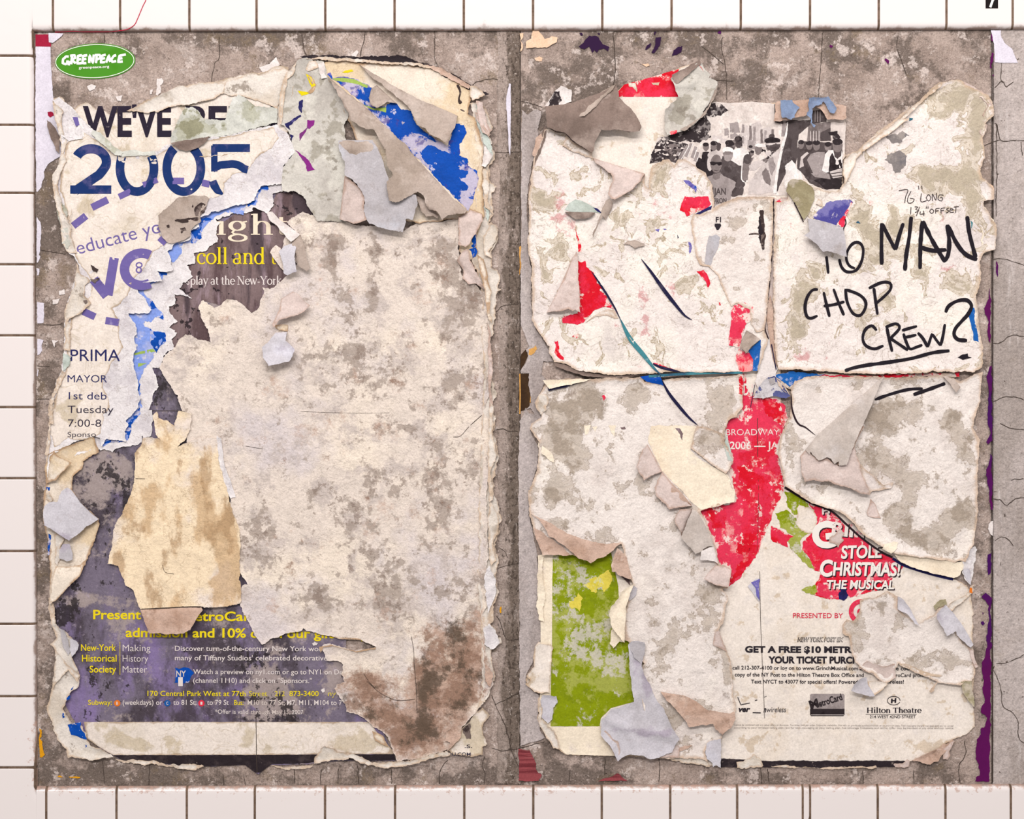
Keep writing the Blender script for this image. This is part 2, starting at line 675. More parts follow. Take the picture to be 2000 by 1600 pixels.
class NT:
    def __init__(s, name, rough=.75, spec=.25):
        s.m = bpy.data.materials.new(name)
        s.m.use_nodes = True
        s.t = s.m.node_tree
        s.b = s.t.nodes['Principled BSDF']
        s.b.inputs['Roughness'].default_value = rough
        s.b.inputs['Specular IOR Level'].default_value = spec
        s.pos = s.n('ShaderNodeNewGeometry').outputs['Position']

    def n(s, t): return s.t.nodes.new(t)
    def l(s, a, b): s.t.links.new(a, b)

    def noise(s, scale, detail=5., rough=.6, dist=0., stretch=(1, 1), seed=0.):
        mp = s.n('ShaderNodeMapping')
        mp.inputs['Scale'].default_value = (stretch[0], 1, stretch[1])
        mp.inputs['Location'].default_value = (seed * 3.7, seed * 1.3, seed * 2.9)
        s.l(s.pos, mp.inputs['Vector'])
        t = s.n('ShaderNodeTexNoise')
        t.inputs['Scale'].default_value = scale
        t.inputs['Detail'].default_value = detail
        t.inputs['Roughness'].default_value = rough
        t.inputs['Distortion'].default_value = dist
        s.l(mp.outputs[0], t.inputs['Vector'])
        return t.outputs[0]

    def attr(s, name):
        a = s.n('ShaderNodeAttribute')
        a.attribute_name = name
        return a.outputs['Fac']

    def math(s, op, a, b, c=None):
        m = s.n('ShaderNodeMath')
        m.operation = op
        for i, v in enumerate((a, b, c)):
            if v is None: continue
            if isinstance(v, (int, float)): m.inputs[i].default_value = v
            else: s.l(v, m.inputs[i])
        return m.outputs[0]

    def ss(s, x, lo, hi, strength=1.):
        m = s.n('ShaderNodeMapRange')
        m.interpolation_type = 'SMOOTHSTEP'
        if lo > hi:
            m.inputs['From Min'].default_value = hi; m.inputs['From Max'].default_value = lo
            m.inputs['To Min'].default_value = strength; m.inputs['To Max'].default_value = 0
        else:
            m.inputs['From Min'].default_value = lo; m.inputs['From Max'].default_value = hi
            m.inputs['To Min'].default_value = 0; m.inputs['To Max'].default_value = strength
        s.l(x, m.inputs['Value'])
        return m.outputs[0]

    def mix(s, f, a, b):
        m = s.n('ShaderNodeMix')
        m.data_type = 'RGBA'
        s.l(f, m.inputs[0])
        for i, v in ((6, a), (7, b)):
            if isinstance(v, tuple): m.inputs[i].default_value = v
            else: s.l(v, m.inputs[i])
        return m.outputs[2]


def paper(name, base, layers=(), bump=.25, bscale=90., rough=.85, spec=.06, gain=None, fine=.09, mid=.1):
    """layers: dicts c=colour, s=scale, lo, hi, [a=attribute, g=its gain], k=strength, d=detail, r=roughness, x=stretch, dist, ring=(centre,width), seed"""
    m = NT(name, rough, spec)
    col = lin(base, gain)
    first = True
    for i, L in enumerate(layers):
        x = m.noise(L.get('s', 10), L.get('d', 5.), L.get('r', .6), L.get('dist', 0.), L.get('x', (1, 1)), L.get('seed', i + len(name)))
        if 'nw' in L:                               # noise weight
            x = m.math('MULTIPLY_ADD', m.math('SUBTRACT', x, .5), L['nw'], .5)
        if 'a' in L:
            if L['a'] != 'edge' and 'nw' not in L:
                x = m.math('MULTIPLY_ADD', m.math('SUBTRACT', x, .5), 1.35, .5)
            x = m.math('MULTIPLY_ADD', m.attr(L['a']), L.get('g', 1.) * (1 if L['a'] == 'edge' else .85), x)
        if 'ring' in L:
            x = m.math('ABSOLUTE', m.math('SUBTRACT', x, L['ring'][0]), 0.)
            f = m.ss(x, L['ring'][1], 0., L.get('k', 1.))
        else:
            f = m.ss(x, L['lo'], L['hi'], L.get('k', 1.))
        c = L['c']
        col = m.mix(f, col, lin(c, gain))
        first = False
    if fine:
        g = m.noise(260., 4., .75, 0., (1, 1), 3)
        g2 = m.noise(38., 6., .7, .3, (1, 1), 19)
        mm = m.n('ShaderNodeMix'); mm.data_type = 'RGBA'; mm.blend_type = 'MULTIPLY'
        mm.inputs[0].default_value = 1
        if isinstance(col, tuple): mm.inputs[6].default_value = col
        else: m.l(col, mm.inputs[6])
        cc = m.n('ShaderNodeCombineColor')
        v = m.n('ShaderNodeMapRange')
        v.inputs['From Min'].default_value = .25; v.inputs['From Max'].default_value = .75
        v.inputs['To Min'].default_value = 1 - fine * 2; v.inputs['To Max'].default_value = 1 + fine * 2
        m.l(g, v.inputs[0])
        v2 = m.math('MULTIPLY_ADD', m.math('SUBTRACT', g2, .52), mid * 4, 1.)
        vv = m.math('MULTIPLY', v.outputs[0], v2)
        for k in range(3): m.l(vv, cc.inputs[k])
        m.l(cc.outputs[0], mm.inputs[7])
        col = mm.outputs[2]
    if isinstance(col, tuple): m.b.inputs['Base Color'].default_value = col
    else: m.l(col, m.b.inputs['Base Color'])
    if bump:
        bn = m.n('ShaderNodeBump')
        bn.inputs['Strength'].default_value = min(1., bump * 1.7)
        bn.inputs['Distance'].default_value = .005
        h = m.math('ADD', m.noise(bscale * .35, 4., .6, .4, (1, 1), 7), m.math('MULTIPLY', m.noise(bscale, 5., .65, 0, (1, 1), 11), .45))
        m.l(h, bn.inputs['Height'])
        m.l(bn.outputs[0], m.b.inputs['Normal'])
    return m.m


def plain(name, c, rough=.7, spec=.06, gain=None):
    m = NT(name, rough, spec)
    m.b.inputs['Base Color'].default_value = lin(c, gain)
    return m.m
# ================================================================ materials of the setting
M = {}
M['concrete'] = paper('concrete_plaster', (182, 163, 153), [
    dict(c=(150, 132, 122), s=10, lo=.44, hi=.6, k=.75, d=9, r=.72),
    dict(c=(206, 190, 182), s=15, lo=.52, hi=.66, k=.8, d=9, r=.74, seed=5),
    dict(c=(112, 99, 91), s=9, lo=.5, hi=.64, k=.9, d=10, r=.76, seed=9, a='stain', g=.1),
    dict(c=(134, 116, 96), s=10, lo=.58, hi=.68, k=.6, d=9, r=.75, seed=21, a='stain', g=.03),
    dict(c=(220, 204, 196), s=26, lo=.58, hi=.66, k=.75, d=9, r=.75, seed=14, a='tint', g=.1),
    dict(c=(92, 78, 70), s=110, lo=.57, hi=.68, k=.7, d=6, r=.7, seed=3),
    dict(c=(222, 204, 196), s=140, lo=.6, hi=.68, k=.6, d=5, r=.7, seed=31),
    dict(c=(58, 44, 38), s=70, lo=.7, hi=.73, k=.9, d=5, r=.6, seed=51),
], bump=.7, bscale=190, rough=.9, fine=.2, mid=.12)
M['pillar'] = paper('brushed_concrete', (194, 181, 176), [
    dict(c=(164, 151, 144), s=8, lo=.44, hi=.62, k=.8, d=9, r=.72, x=(1, .35)),
    dict(c=(212, 201, 197), s=16, lo=.54, hi=.68, k=.7, d=9, r=.7, x=(2.2, .35), seed=5),
    dict(c=(146, 130, 114), s=5, lo=.55, hi=.7, k=.7, d=8, r=.7, seed=8),
    dict(c=(116, 103, 98), s=110, lo=.58, hi=.68, k=.65, d=6, r=.72, seed=3),
    dict(c=(84, 72, 66), s=55, lo=.68, hi=.71, k=.9, d=5, r=.6, seed=13),
], bump=.6, bscale=170, rough=.9, fine=.16, mid=.1)
M['ridge'] = paper('dark_ridge_concrete', (176, 159, 150), [
    dict(c=(148, 132, 122), s=12, lo=.44, hi=.6, k=.7, d=9, r=.74),
    dict(c=(112, 98, 88), s=14, lo=.56, hi=.74, k=.9, d=10, r=.76, x=(1.6, .6), a='stain', g=.3, seed=5),
    dict(c=(196, 182, 174), s=30, lo=.56, hi=.66, k=.7, d=9, r=.75, x=(1.5, .7), seed=15),
    dict(c=(76, 65, 58), s=90, lo=.6, hi=.72, k=.85, d=6, r=.7, x=(1.4, .7), seed=3, a='stain', g=.1),
    dict(c=(212, 198, 189), s=140, lo=.6, hi=.68, k=.6, d=4, r=.7, seed=33),
], bump=.8, bscale=200, rough=.9, fine=.2, mid=.14)


def tile_mat():
    m = NT('white_glazed_tile', .16, .4)
    g = m.noise(30, 8, .7, .3, (1, 1), 4)
    e = m.attr('edge')
    x = m.math('MULTIPLY_ADD', e, .55, g)
    f = m.ss(x, .72, 1.0, .8)
    c = m.mix(f, lin((244, 234, 231), 1.2), lin((142, 112, 96)))
    f2 = m.ss(m.math('MULTIPLY_ADD', m.attr('stain'), .3, m.noise(70, 7, .75, 0, (1, 1), 9)), .74, .82, .75)
    c = m.mix(f2, c, lin((196, 160, 145)))
    m.l(c, m.b.inputs['Base Color'])
    bn = m.n('ShaderNodeBump'); bn.inputs['Strength'].default_value = .12; bn.inputs['Distance'].default_value = .003
    m.l(m.noise(16, 2, .5, 0, (1, 1), 2), bn.inputs['Height']); m.l(bn.outputs[0], m.b.inputs['Normal'])
    return m.m


M['tile'] = tile_mat()
M['grout'] = paper('brown_grout', (122, 101, 86), [dict(c=(92, 74, 62), s=60, lo=.45, hi=.6, k=.7)], bump=.4, rough=.95)
M['crack'] = plain('crack_dirt', (74, 64, 58), .95, 0)  # dark brown for cracks, joint lines and paper creases

# ================================================================ setting: tiles round a recessed panel of concrete
XL0, XL1 = 66., 73.          # the opening's left edge leans a little
YT0, YT1 = 61.5, 57.5
YB0, YB1 = 1536., 1532.
TD = 15.                     # tile face above the concrete, mm
BR = 13.                     # radius of the rounded tile edges


def x_left(y): return XL0 + (y - 62) / 1474. * (XL1 - XL0)
def y_top(x): return YT0 + (x - 66) / 1934. * (YT1 - YT0)
def y_bot(x): return YB0 + (x - 66) / 1934. * (YB1 - YB0)


def open_dist(X):
    """distance (px) from the concrete opening, 0 inside"""
    dx = np.maximum(x_left(X[:, 1]) - X[:, 0], 0)
    dy = np.maximum(np.maximum(y_top(X[:, 0]) - X[:, 1], X[:, 1] - y_bot(X[:, 0])), 0)
    return np.hypot(dx, dy)


def tile_h(X, jd, cut=0.):
    d = open_dist(X) * 1.127
    q = np.clip(1 - d / BR, 0, 1)
    h = TD - BR * (1 - np.sqrt(np.maximum(0, 1 - q ** 2.2)))
    j = np.clip(1 - jd * 1.127 / 2.0, 0, 1)
    return h - 1.3 * j ** 2 - cut


def edgepos(a, b, ra, rb):
    e = [0, .6, 1.2, 2, 3.2, 5, 7.5, 10, 13]
    t = set([a, b])
    for k in e:
        t.add(min(b, a + k)); t.add(max(a, b - k))
    t |= set(np.linspace(a, b, 9))
    return np.array(sorted(t))


class TileWall:
    def __init__(s): s.v, s.f, s.e, s.st, s.k = [], [], [], [], 0

    def add(s, quad, joints='lrtb', gap=2.0, seed=0):
        """quad: 4 corners tl, tr, br, bl in px; joints: sides that meet another tile"""
        q = np.array(quad, float)
        w = np.hypot(*(q[1] - q[0])); h = np.hypot(*(q[3] - q[0]))
        us = edgepos(0, w, 1, 1) / w; vs_ = edgepos(0, h, 1, 1) / h
        U, V = np.meshgrid(us, vs_)
        U = U.ravel(); V = V.ravel()
        g = dict(l=gap / w if 'l' in joints else 0, r=gap / w if 'r' in joints else 0, t=gap / h if 't' in joints else 0, b=gap / h if 'b' in joints else 0)
        U2 = g['l'] + U * (1 - g['l'] - g['r']); V2 = g['t'] + V * (1 - g['t'] - g['b'])
        X = (q[0] * ((1 - U2) * (1 - V2))[:, None] + q[1] * (U2 * (1 - V2))[:, None] + q[2] * (U2 * V2)[:, None] + q[3] * ((1 - U2) * V2)[:, None])
        jd = np.full(len(X), 99.)
        if 'l' in joints: jd = np.minimum(jd, U * w)
        if 'r' in joints: jd = np.minimum(jd, (1 - U) * w)
        if 't' in joints: jd = np.minimum(jd, V * h)
        if 'b' in joints: jd = np.minimum(jd, (1 - V) * h)
        hh = tile_h(X, jd) + .15 * (vn(X[:1, 0] * 3, X[:1, 1] * 3, 5)[0] - .5)
        s.v.append(P3(X, hh))
        d = open_dist(X)
        s.e.append(np.exp(-d / 7.) * np.where(X[:, 0] < 66, .45, 1.)); s.st.append(np.exp(-d / 28.) * (X[:, 1] > 1400))
        nu, nv = len(us), len(vs_)
        for j in range(nv - 1):
            for i in range(nu - 1):
                a = s.k + j * nu + i
                s.f.append((a, a + nu, a + nu + 1, a + 1))
        s.k += len(X)

    def build(s, name):
        o = mesh_obj(name, np.concatenate(s.v), s.f, M['tile'], None, [True] * len(s.f), {'edge': np.concatenate(s.e), 'stain': np.concatenate(s.st)})
        o['kind'] = 'structure'
        return o


def grout(poly_quads, parent):
    vs, fs, k = [], [], 0
    for q in poly_quads:
        q = np.array(q, float)
        w = np.hypot(*(q[1] - q[0])); h = np.hypot(*(q[3] - q[0]))
        us = np.array(sorted(set(list(edgepos(0, w, 1, 1) / w) + list(np.linspace(0, 1, 40))))); v_ = edgepos(0, h, 1, 1) / h
        U, V = np.meshgrid(us, v_); U = U.ravel(); V = V.ravel()
        X = (q[0] * ((1 - U) * (1 - V))[:, None] + q[1] * (U * (1 - V))[:, None] + q[2] * (U * V)[:, None] + q[3] * ((1 - U) * V)[:, None])
        vs.append(P3(X, tile_h(X, np.full(len(X), 99.), 1.0)))
        nu, nv = len(us), len(v_)
        for j in range(nv - 1):
            for i in range(nu - 1):
                a = k + j * nu + i
                fs.append((a, a + nu, a + nu + 1, a + 1))
        k += len(X)
    return mesh_obj('grout', np.concatenate(vs), fs, M['grout'], parent)


XR = 2330.
tx = [105., 236, 371, 502, 636, 771, 906, 1041, 1176, 1311, 1446, 1581, 1715, 1847, 1976, 2110, 2244, XR]
bx = [92., 229, 366, 498.5, 635.5, 772, 907, 1041.5, 1175, 1308.5, 1439, 1567, 1713, 1845, 1972.5, 2106, 2240, XR]
ly = [110., 245, 377.5, 517, 655.5, 795.5, 934, 1076, 1218, 1359, 1498]
XM = -230.

tw = TileWall()
up = -75.
xs = [x_left(62)] + tx
for i in range(len(xs) - 1):
    a, b = xs[i], xs[i + 1]
    tw.add([(a, up), (b, up), (b, y_top(b)), (a, y_top(a))], 'lrt' if i else 'rt')
for i in range(-1, len(tx) - 1):                     # the course above the frame
    a, b = (XM if i < 0 else tx[i]), tx[i + 1]
    tw.add([(a, -215), (b, -215), (b, up), (a, up)])
wt = tw.build('wall_top')
grout([[(XM, -215), (XR, -215), (XR, up), (XM, up)], [(x_left(62), up), (XR, up), (XR, y_top(XR)), (x_left(62), y_top(66))]], wt)

tw = TileWall()
ys = [up] + ly + [1640.]
for i in range(len(ys) - 1):
    a, b = ys[i], ys[i + 1]
    jl = 'ltb'
    if i == len(ys) - 2: jl = 'lt'
    tw.add([(-72, a), (x_left(a) if a > 62 else x_left(62), a), (x_left(b) if b < 1536 else x_left(1536), b), (-72, b)], jl)
    tw.add([(XM, a), (-72, a), (-72, b), (XM, b)])
wl = tw.build('wall_left')
grout([[(XM, up), (x_left(62), up), (x_left(1536), 1640), (XM, 1640)]], wl)

tw = TileWall()
xs = [x_left(1536)] + bx
for i in range(len(xs) - 1):
    a, b = xs[i], xs[i + 1]
    if abs(b - 1713) < 1:                            # the cut tile with a second joint
        tw.add([(1567, y_bot(1567)), (1581, y_bot(1581)), (1581, 1585), (1567, 1640)], 'lr', 1.6)
        a = 1581
    tw.add([(a, y_bot(a)), (b, y_bot(b)), (b, 1680), (a, 1680)], 'lrb' if i else 'rb')
for i in range(len(bx)):
    a = XM if i == 0 else bx[i - 1]
    tw.add([(a, 1680), (bx[i], 1680), (bx[i], 1820), (a, 1820)])
tw.add([(XM, 1640), (x_left(1536), 1640), (x_left(1536), 1680), (XM, 1680)], 'tb')
wb = tw.build('wall_bottom')
grout([[(x_left(1536), y_bot(66)), (XR, y_bot(XR)), (XR, 1820), (x_left(1536), 1820)], [(XM, 1640), (x_left(1536), 1640), (x_left(1536), 1820), (XM, 1820)]], wb)


# ---- the concrete back of the recess
def slab(name, x0, x1, y0, y1, hf, mat, sp=10., stain=(), tint=(), edge_h=None, kind='structure'):
    us = np.linspace(x0, x1, int((x1 - x0) / sp) + 2); vs_ = np.linspace(y0, y1, int((y1 - y0) / sp) + 2)
    U, V = np.meshgrid(us, vs_)
    X = np.stack([U.ravel(), V.ravel()], 1)
    h = hf(X)
    nu, nv = len(us), len(vs_)
    F = [(j * nu + i, (j + 1) * nu + i, (j + 1) * nu + i + 1, j * nu + i + 1) for j in range(nv - 1) for i in range(nu - 1)]
    n = len(X)
    V3 = np.concatenate([P3(X, h), P3(X, np.full(n, -30.))])
    per = [i for i in range(nu)] + [j * nu + nu - 1 for j in range(1, nv)] + [(nv - 1) * nu + i for i in range(nu - 2, -1, -1)] + [j * nu for j in range(nv - 2, 0, -1)]
    sm = [True] * len(F)
    for i in range(len(per)):
        a, b = per[i], per[(i + 1) % len(per)]
        F.append((a, b, b + n, a + n)); sm.append(False)
    st = Sheet.blobs(None, X, stain); ti = Sheet.blobs(None, X, tint)
    o = mesh_obj(name, V3, F, mat, None, sm, {'stain': np.concatenate([st, st]), 'tint': np.concatenate([ti, ti]), 'edge': np.zeros(2 * n)})
    o['kind'] = kind
    return o


def conc_h(X):
    return .9 * fbm(X[:, 0] / 90., X[:, 1] / 90., 3) + .35 * fbm(X[:, 0] / 17., X[:, 1] / 17., 8) - .6


wall = slab('wall_back', 40., 1938., 45., 1550., conc_h, M['concrete'], 7.,
            stain=[('A1 1300,280', 500, 60, 1.2), ('A1 900,330', 260, 70, .7), ('A1 1700,270', 300, 50, 1.3), ('A2 150,250', 200, 40, 1.2), ('A2 600,230', 500, 30, 1.0),
                   ('A2 1080,320', 70, 40, 1.3), ('A2 1460,260', 120, 60, .9), ('A3 380,470', 90, 90, 1.3), ('A3 800,300', 300, 90, .7), ('A3 1500,290', 200, 100, .8),
                   ('A3 1870,450', 120, 220, 1.2), ('A4 130,560', 100, 120, 1.2), ('A4 1000,420', 300, 160, .9), ('A4 1640,380', 120, 160, .9), ('A4 300,260', 400, 60, .8),
                   ('B1 330,200', 100, 900, 1.0), ('A1 330,1300', 80, 300, 1.3), ('C1 280,400', 60, 1500, .6), ('D1 700,1320', 1200, 80, 1.3), ('D3 900,1340', 1500, 70, 1.1), ('D1 320,700', 70, 900, .9)],
            tint=[('A1 450,270', 120, 50, .9), ('A1 1400,480', 200, 60, .7), ('A1 780,690', 200, 70, .9), ('A2 560,300', 260, 60, .9), ('A2 200,330', 250, 60, .6), ('A3 400,620', 120, 120, .7),
                  ('A3 1000,420', 500, 60, .4), ('A4 340,420', 80, 120, 1.4), ('A4 900,360', 160, 80, .8), ('A4 1250,480', 160, 80, .7), ('A4 700,700', 400, 100, .3), ('A1 1080,610', 40, 60, 1.2)])


def ridge_h(X):
    q = np.clip(1 - np.abs(X[:, 0] - 997) / 24., 0, 1)
    return 2.6 * np.sqrt(q) - 1.2 + .35 * fbm(X[:, 0] / 9., X[:, 1] / 22., 4) + .2


ridge = slab('trim_1', 970., 1017., 58., 1534., ridge_h, M['ridge'], 5., stain=[('A2 1870,%d' % v, 50, 220, .75) for v in range(200, 5600, 300)] + [('A2 1800,%d' % v, 40, 260, .4) for v in (300, 1300, 2100, 3500, 4700)])


def pil_h(X):
    q = np.clip((X[:, 0] - 1941) / 4., 0, 1)
    return .2 + 1.7 * q + .7 * fbm(X[:, 0] / 80., X[:, 1] / 80., 33) + .2 * fbm(X[:, 0] / 13., X[:, 1] / 30., 38)


pil = slab('trim_2', 1940., XR, 45., 1550., pil_h, M['pillar'], 8.)


class Conc:
    def H(s, X, d=None):
        h = conc_h(X)
        h = np.where((X[:, 0] > 972) & (X[:, 0] < 1016), np.maximum(h, ridge_h(X)), h)
        return np.where(X[:, 0] > 1940, pil_h(X), h)


conc = Conc()
conc.o = wall
cr = '''A1 718,240 724,290 715,330|A1 1520,250 1517,400 1490,440 1465,565|A2 385,225 400,340 420,385|A2 828,230 818,280 805,320 790,390|A2 1312,210 1310,320 1312,400 1330,450|
A3 847,215 850,300 858,400 862,480 848,590|A3 1605,250 1600,340 1625,440 1632,560 1635,690|A4 597,210 590,330 582,460 565,680|A4 1118,240 1115,340 1150,430 1180,520|A3 205,700 270,715 350,740|
A2 1570,590 1620,560 1700,545 1750,550|A3 215,1050 100,1058 0,1050|D1 710,1200 715,1280 722,1360|D1 1035,1220 1033,1370|D1 1545,1290 1550,1365|D1 1690,1290 1700,1370|D2 335,1250 335,1360|
D2 530,1260 520,1300 520,1360|D2 640,1250 640,1360|D2 775,1230 782,1360|D2 1010,1250 1012,1360|D2 1400,1190 1350,1280 1345,1365|D2 1660,1170 1640,1230 1660,1290 1655,1365|
D3 0,1110 80,1130 190,1110 300,1085 370,1070|D3 0,740 35,830 100,970 140,1130 185,1235|D3 20,810 120,760 240,705|D3 790,1175 785,1300|D3 1165,1180 1170,1260 1165,1350|D3 545,1260 540,1350|
D3 1875,1255 1878,1360|D3 1920,1255 1930,1350|D4 875,1255 880,1360|D4 1230,1260 1230,1355|D4 1580,1060 1590,1150 1545,1230 1550,1350|B2 1700,850 1740,810 1800,770 1890,760|C2 1740,215 1790,205 1820,220 1890,222|
C2 1755,1180 1800,1160 1890,1145 2050,1120|C2 1755,1030 1800,1060 1815,1100|D2 1740,190 1770,240 1810,350 1900,352|A3 1450,310 1540,380 1610,440|B1 270,385 360,400 450,410|B1 260,905 350,905 430,900|B1 250,1190 340,1195|B1 250,1420 340,1425|A3 1490,560 1560,555 1680,560'''
strokes('crack', conc, [(smooth_line(PL(c)) + np.stack([fbm(np.arange(len(smooth_line(PL(c)))) / 3., np.zeros(len(smooth_line(PL(c)))) + i, 77, 2)] * 2, 1) * 1.3, 1.25) for i, c in enumerate(cr.replace('\n', '').split('|'))],
        M['crack'], .22, wall, .5, curve=False)
cr = '''A4 1790,610 1840,560 1870,600 1920,565|A4 1820,400 1835,450 1830,540 1842,572|A4 1790,855 1810,870 1830,970 1900,975 2000,972|A4 1970,980 1985,1080|A4 1720,1010 1830,970|A4 1800,860 1805,1200 1800,1500|
B4 1785,450 1850,445 1900,460 1995,490|B4 1780,1035 1840,1030 1910,975 2000,990|B4 1775,1445 1840,1410 1930,1405 2000,1430|C4 1775,690 1830,700 1870,735 1930,690 2000,680|C4 1790,980 1850,960 1890,980 1920,1020|
C4 1830,170 1900,200 2000,215|D4 1800,520 1870,520 1930,490 2000,460|D4 1785,570 1820,650 1835,720 1850,820 1910,860 1950,920 1960,1040 2000,1080|D4 1790,540 1740,640|C4 1990,550 1900,560'''
strokes('crack', conc, [(smooth_line(PL(c)) + np.stack([fbm(np.arange(len(smooth_line(PL(c)))) / 3., np.zeros(len(smooth_line(PL(c)))) + i, 78, 2)] * 2, 1) * 1.5, 1.4) for i, c in enumerate(cr.replace('\n', '').split('|'))],
        M['crack'], .25, pil, .5, curve=False)
# the hairline joints: beside the ridge and beside the right-hand pillar
strokes('joint_line', conc, [(PL('X 1016.5,60 1016,700 1015.5,1530'), 1.6)], M['crack'], .3, wall, .4)
strokes('joint_line', conc, [(PL('X 1941,60 1940.5,700 1940,1530'), 1.8)], M['crack'], .3, pil, .4)
# ================================================================ paper materials
M['white_strip'] = paper('lilac_white_paper', (222, 215, 226), [dict(c=(200, 192, 205), s=8, lo=.5, hi=.7, k=.5)], bump=.1)
M['crimson'] = paper('crimson_print', (160, 26, 58), [dict(c=(120, 16, 40), s=40, lo=.5, hi=.7, k=.5)], bump=.1, rough=.5)
M['cream'] = paper('cream_poster_paper', (236, 223, 212), [
    dict(c=(214, 200, 180), s=9, lo=.5, hi=.72, k=.6, d=7),
    dict(c=(186, 168, 142), s=13, ring=(.5, .012), k=.4, d=3, dist=.6, seed=4),
    dict(c=(192, 174, 142), s=10, lo=.62, hi=.7, k=.6, d=6, a='stain', g=.2, seed=8),
    dict(c=(226, 214, 206), s=80, lo=.55, hi=.7, k=.4, seed=2),
    dict(c=(176, 150, 122), s=26, lo=.98, hi=1.3, k=.8, a='edge', g=.75, seed=5)], bump=.3)
M['torn_white'] = paper('torn_white_ply', (231, 224, 224), [
    dict(c=(204, 196, 200), s=14, lo=.47, hi=.66, k=.75, d=7),
    dict(c=(178, 168, 172), s=24, lo=.56, hi=.7, k=.55, d=7, seed=4),
    dict(c=(166, 150, 140), s=16, ring=(.5, .01), k=.45, d=5, dist=.7, seed=14),
    dict(c=(240, 234, 232), s=30, lo=.9, hi=1.2, k=.8, a='edge', g=.6, seed=5)], bump=.5, bscale=110)
M['wall_white'] = paper('weathered_white_paper', (228, 218, 208), [
    dict(c=(205, 190, 172), s=11, lo=.48, hi=.66, k=.7, d=7),
    dict(c=(172, 156, 138), s=15, lo=.57, hi=.7, k=.7, d=7, seed=4),
    dict(c=(128, 112, 98), s=34, lo=.68, hi=.78, k=.7, d=8, r=.7, a='stain', g=.18, seed=9),
    dict(c=(205, 178, 152), s=30, lo=.95, hi=1.25, k=.8, a='edge', g=.7, seed=5)], bump=.5)
M['olive_stain'] = paper('green_stained_paper', (209, 208, 199), [
    dict(c=(186, 184, 173), s=9, lo=.45, hi=.62, k=.8, d=6),
    dict(c=(146, 142, 116), s=13, lo=.5, hi=.56, k=.0, d=4, seed=4),
    dict(c=(176, 174, 152), s=20, lo=.6, hi=.68, k=.7, d=6, a='stain', g=.24, seed=6),
    dict(c=(140, 136, 108), s=26, lo=.72, hi=.78, k=.8, d=7, a='stain', g=.26, seed=16),
    dict(c=(222, 220, 214), s=20, lo=.58, hi=.68, k=.7, seed=12)], bump=.4)
M['grey_stain'] = paper('grey_stained_paper', (206, 200, 191), [
    dict(c=(178, 170, 162), s=9, lo=.46, hi=.64, k=.75, d=7), dict(c=(222, 217, 206), s=12, lo=.52, hi=.64, k=.7, d=6, seed=5),
    dict(c=(158, 150, 136), s=24, lo=.62, hi=.7, k=.75, d=7, a='stain', g=.22, seed=6), dict(c=(140, 130, 118), s=36, lo=.74, hi=.82, k=.7, d=7, a='stain', g=.22, seed=16)], bump=.45)
M['museum'] = paper('purple_print', (116, 105, 122), [
    dict(c=(136, 116, 164), s=9, lo=.47, hi=.64, k=.85, d=8, r=.68, x=(1, .45)),
    dict(c=(62, 51, 58), s=8, lo=.46, hi=.6, k=.9, d=9, r=.7, x=(1, .55), seed=4),
    dict(c=(168, 152, 148), s=12, lo=.56, hi=.68, k=.85, d=9, r=.72, seed=8, a='tint', g=.2),
    dict(c=(40, 30, 34), s=42, lo=.66, hi=.69, k=.92, d=8, r=.72, a='stain', g=.2, seed=9, x=(1, .8)),
    dict(c=(176, 160, 176), s=60, lo=.58, hi=.68, k=.55, d=7, r=.7, seed=3)], bump=.3, rough=.45, spec=.3)
M['museum_picture'] = paper('brown_purple_print', (128, 108, 108), [
    dict(c=(86, 66, 68), s=8, lo=.46, hi=.6, k=.85, d=9, r=.7, x=(2.4, .5)),
    dict(c=(160, 138, 146), s=11, lo=.52, hi=.64, k=.75, d=9, r=.7, x=(2.2, .5), seed=4),
    dict(c=(70, 58, 64), s=8, lo=.6, hi=.72, k=.9, d=8, a='tint', g=.3, seed=8, x=(2.2, .3)),
    dict(c=(38, 30, 34), s=40, lo=.68, hi=.7, k=.9, d=7, a='stain', g=.15, seed=9)], bump=.25, rough=.5)
M['black_ink'] = paper('near_black_print', (46, 38, 42), [dict(c=(84, 72, 72), s=30, lo=.52, hi=.68, k=.6, d=8), dict(c=(150, 136, 128), s=70, lo=.66, hi=.7, k=.6)], bump=.3, rough=.5)  # black print, also the painted dark gap in the arch rim
M['dark_blot'] = paper('dark_mottled_print', (66, 54, 52), [dict(c=(128, 112, 106), s=40, lo=.5, hi=.56, k=.8, d=7)], bump=.3)
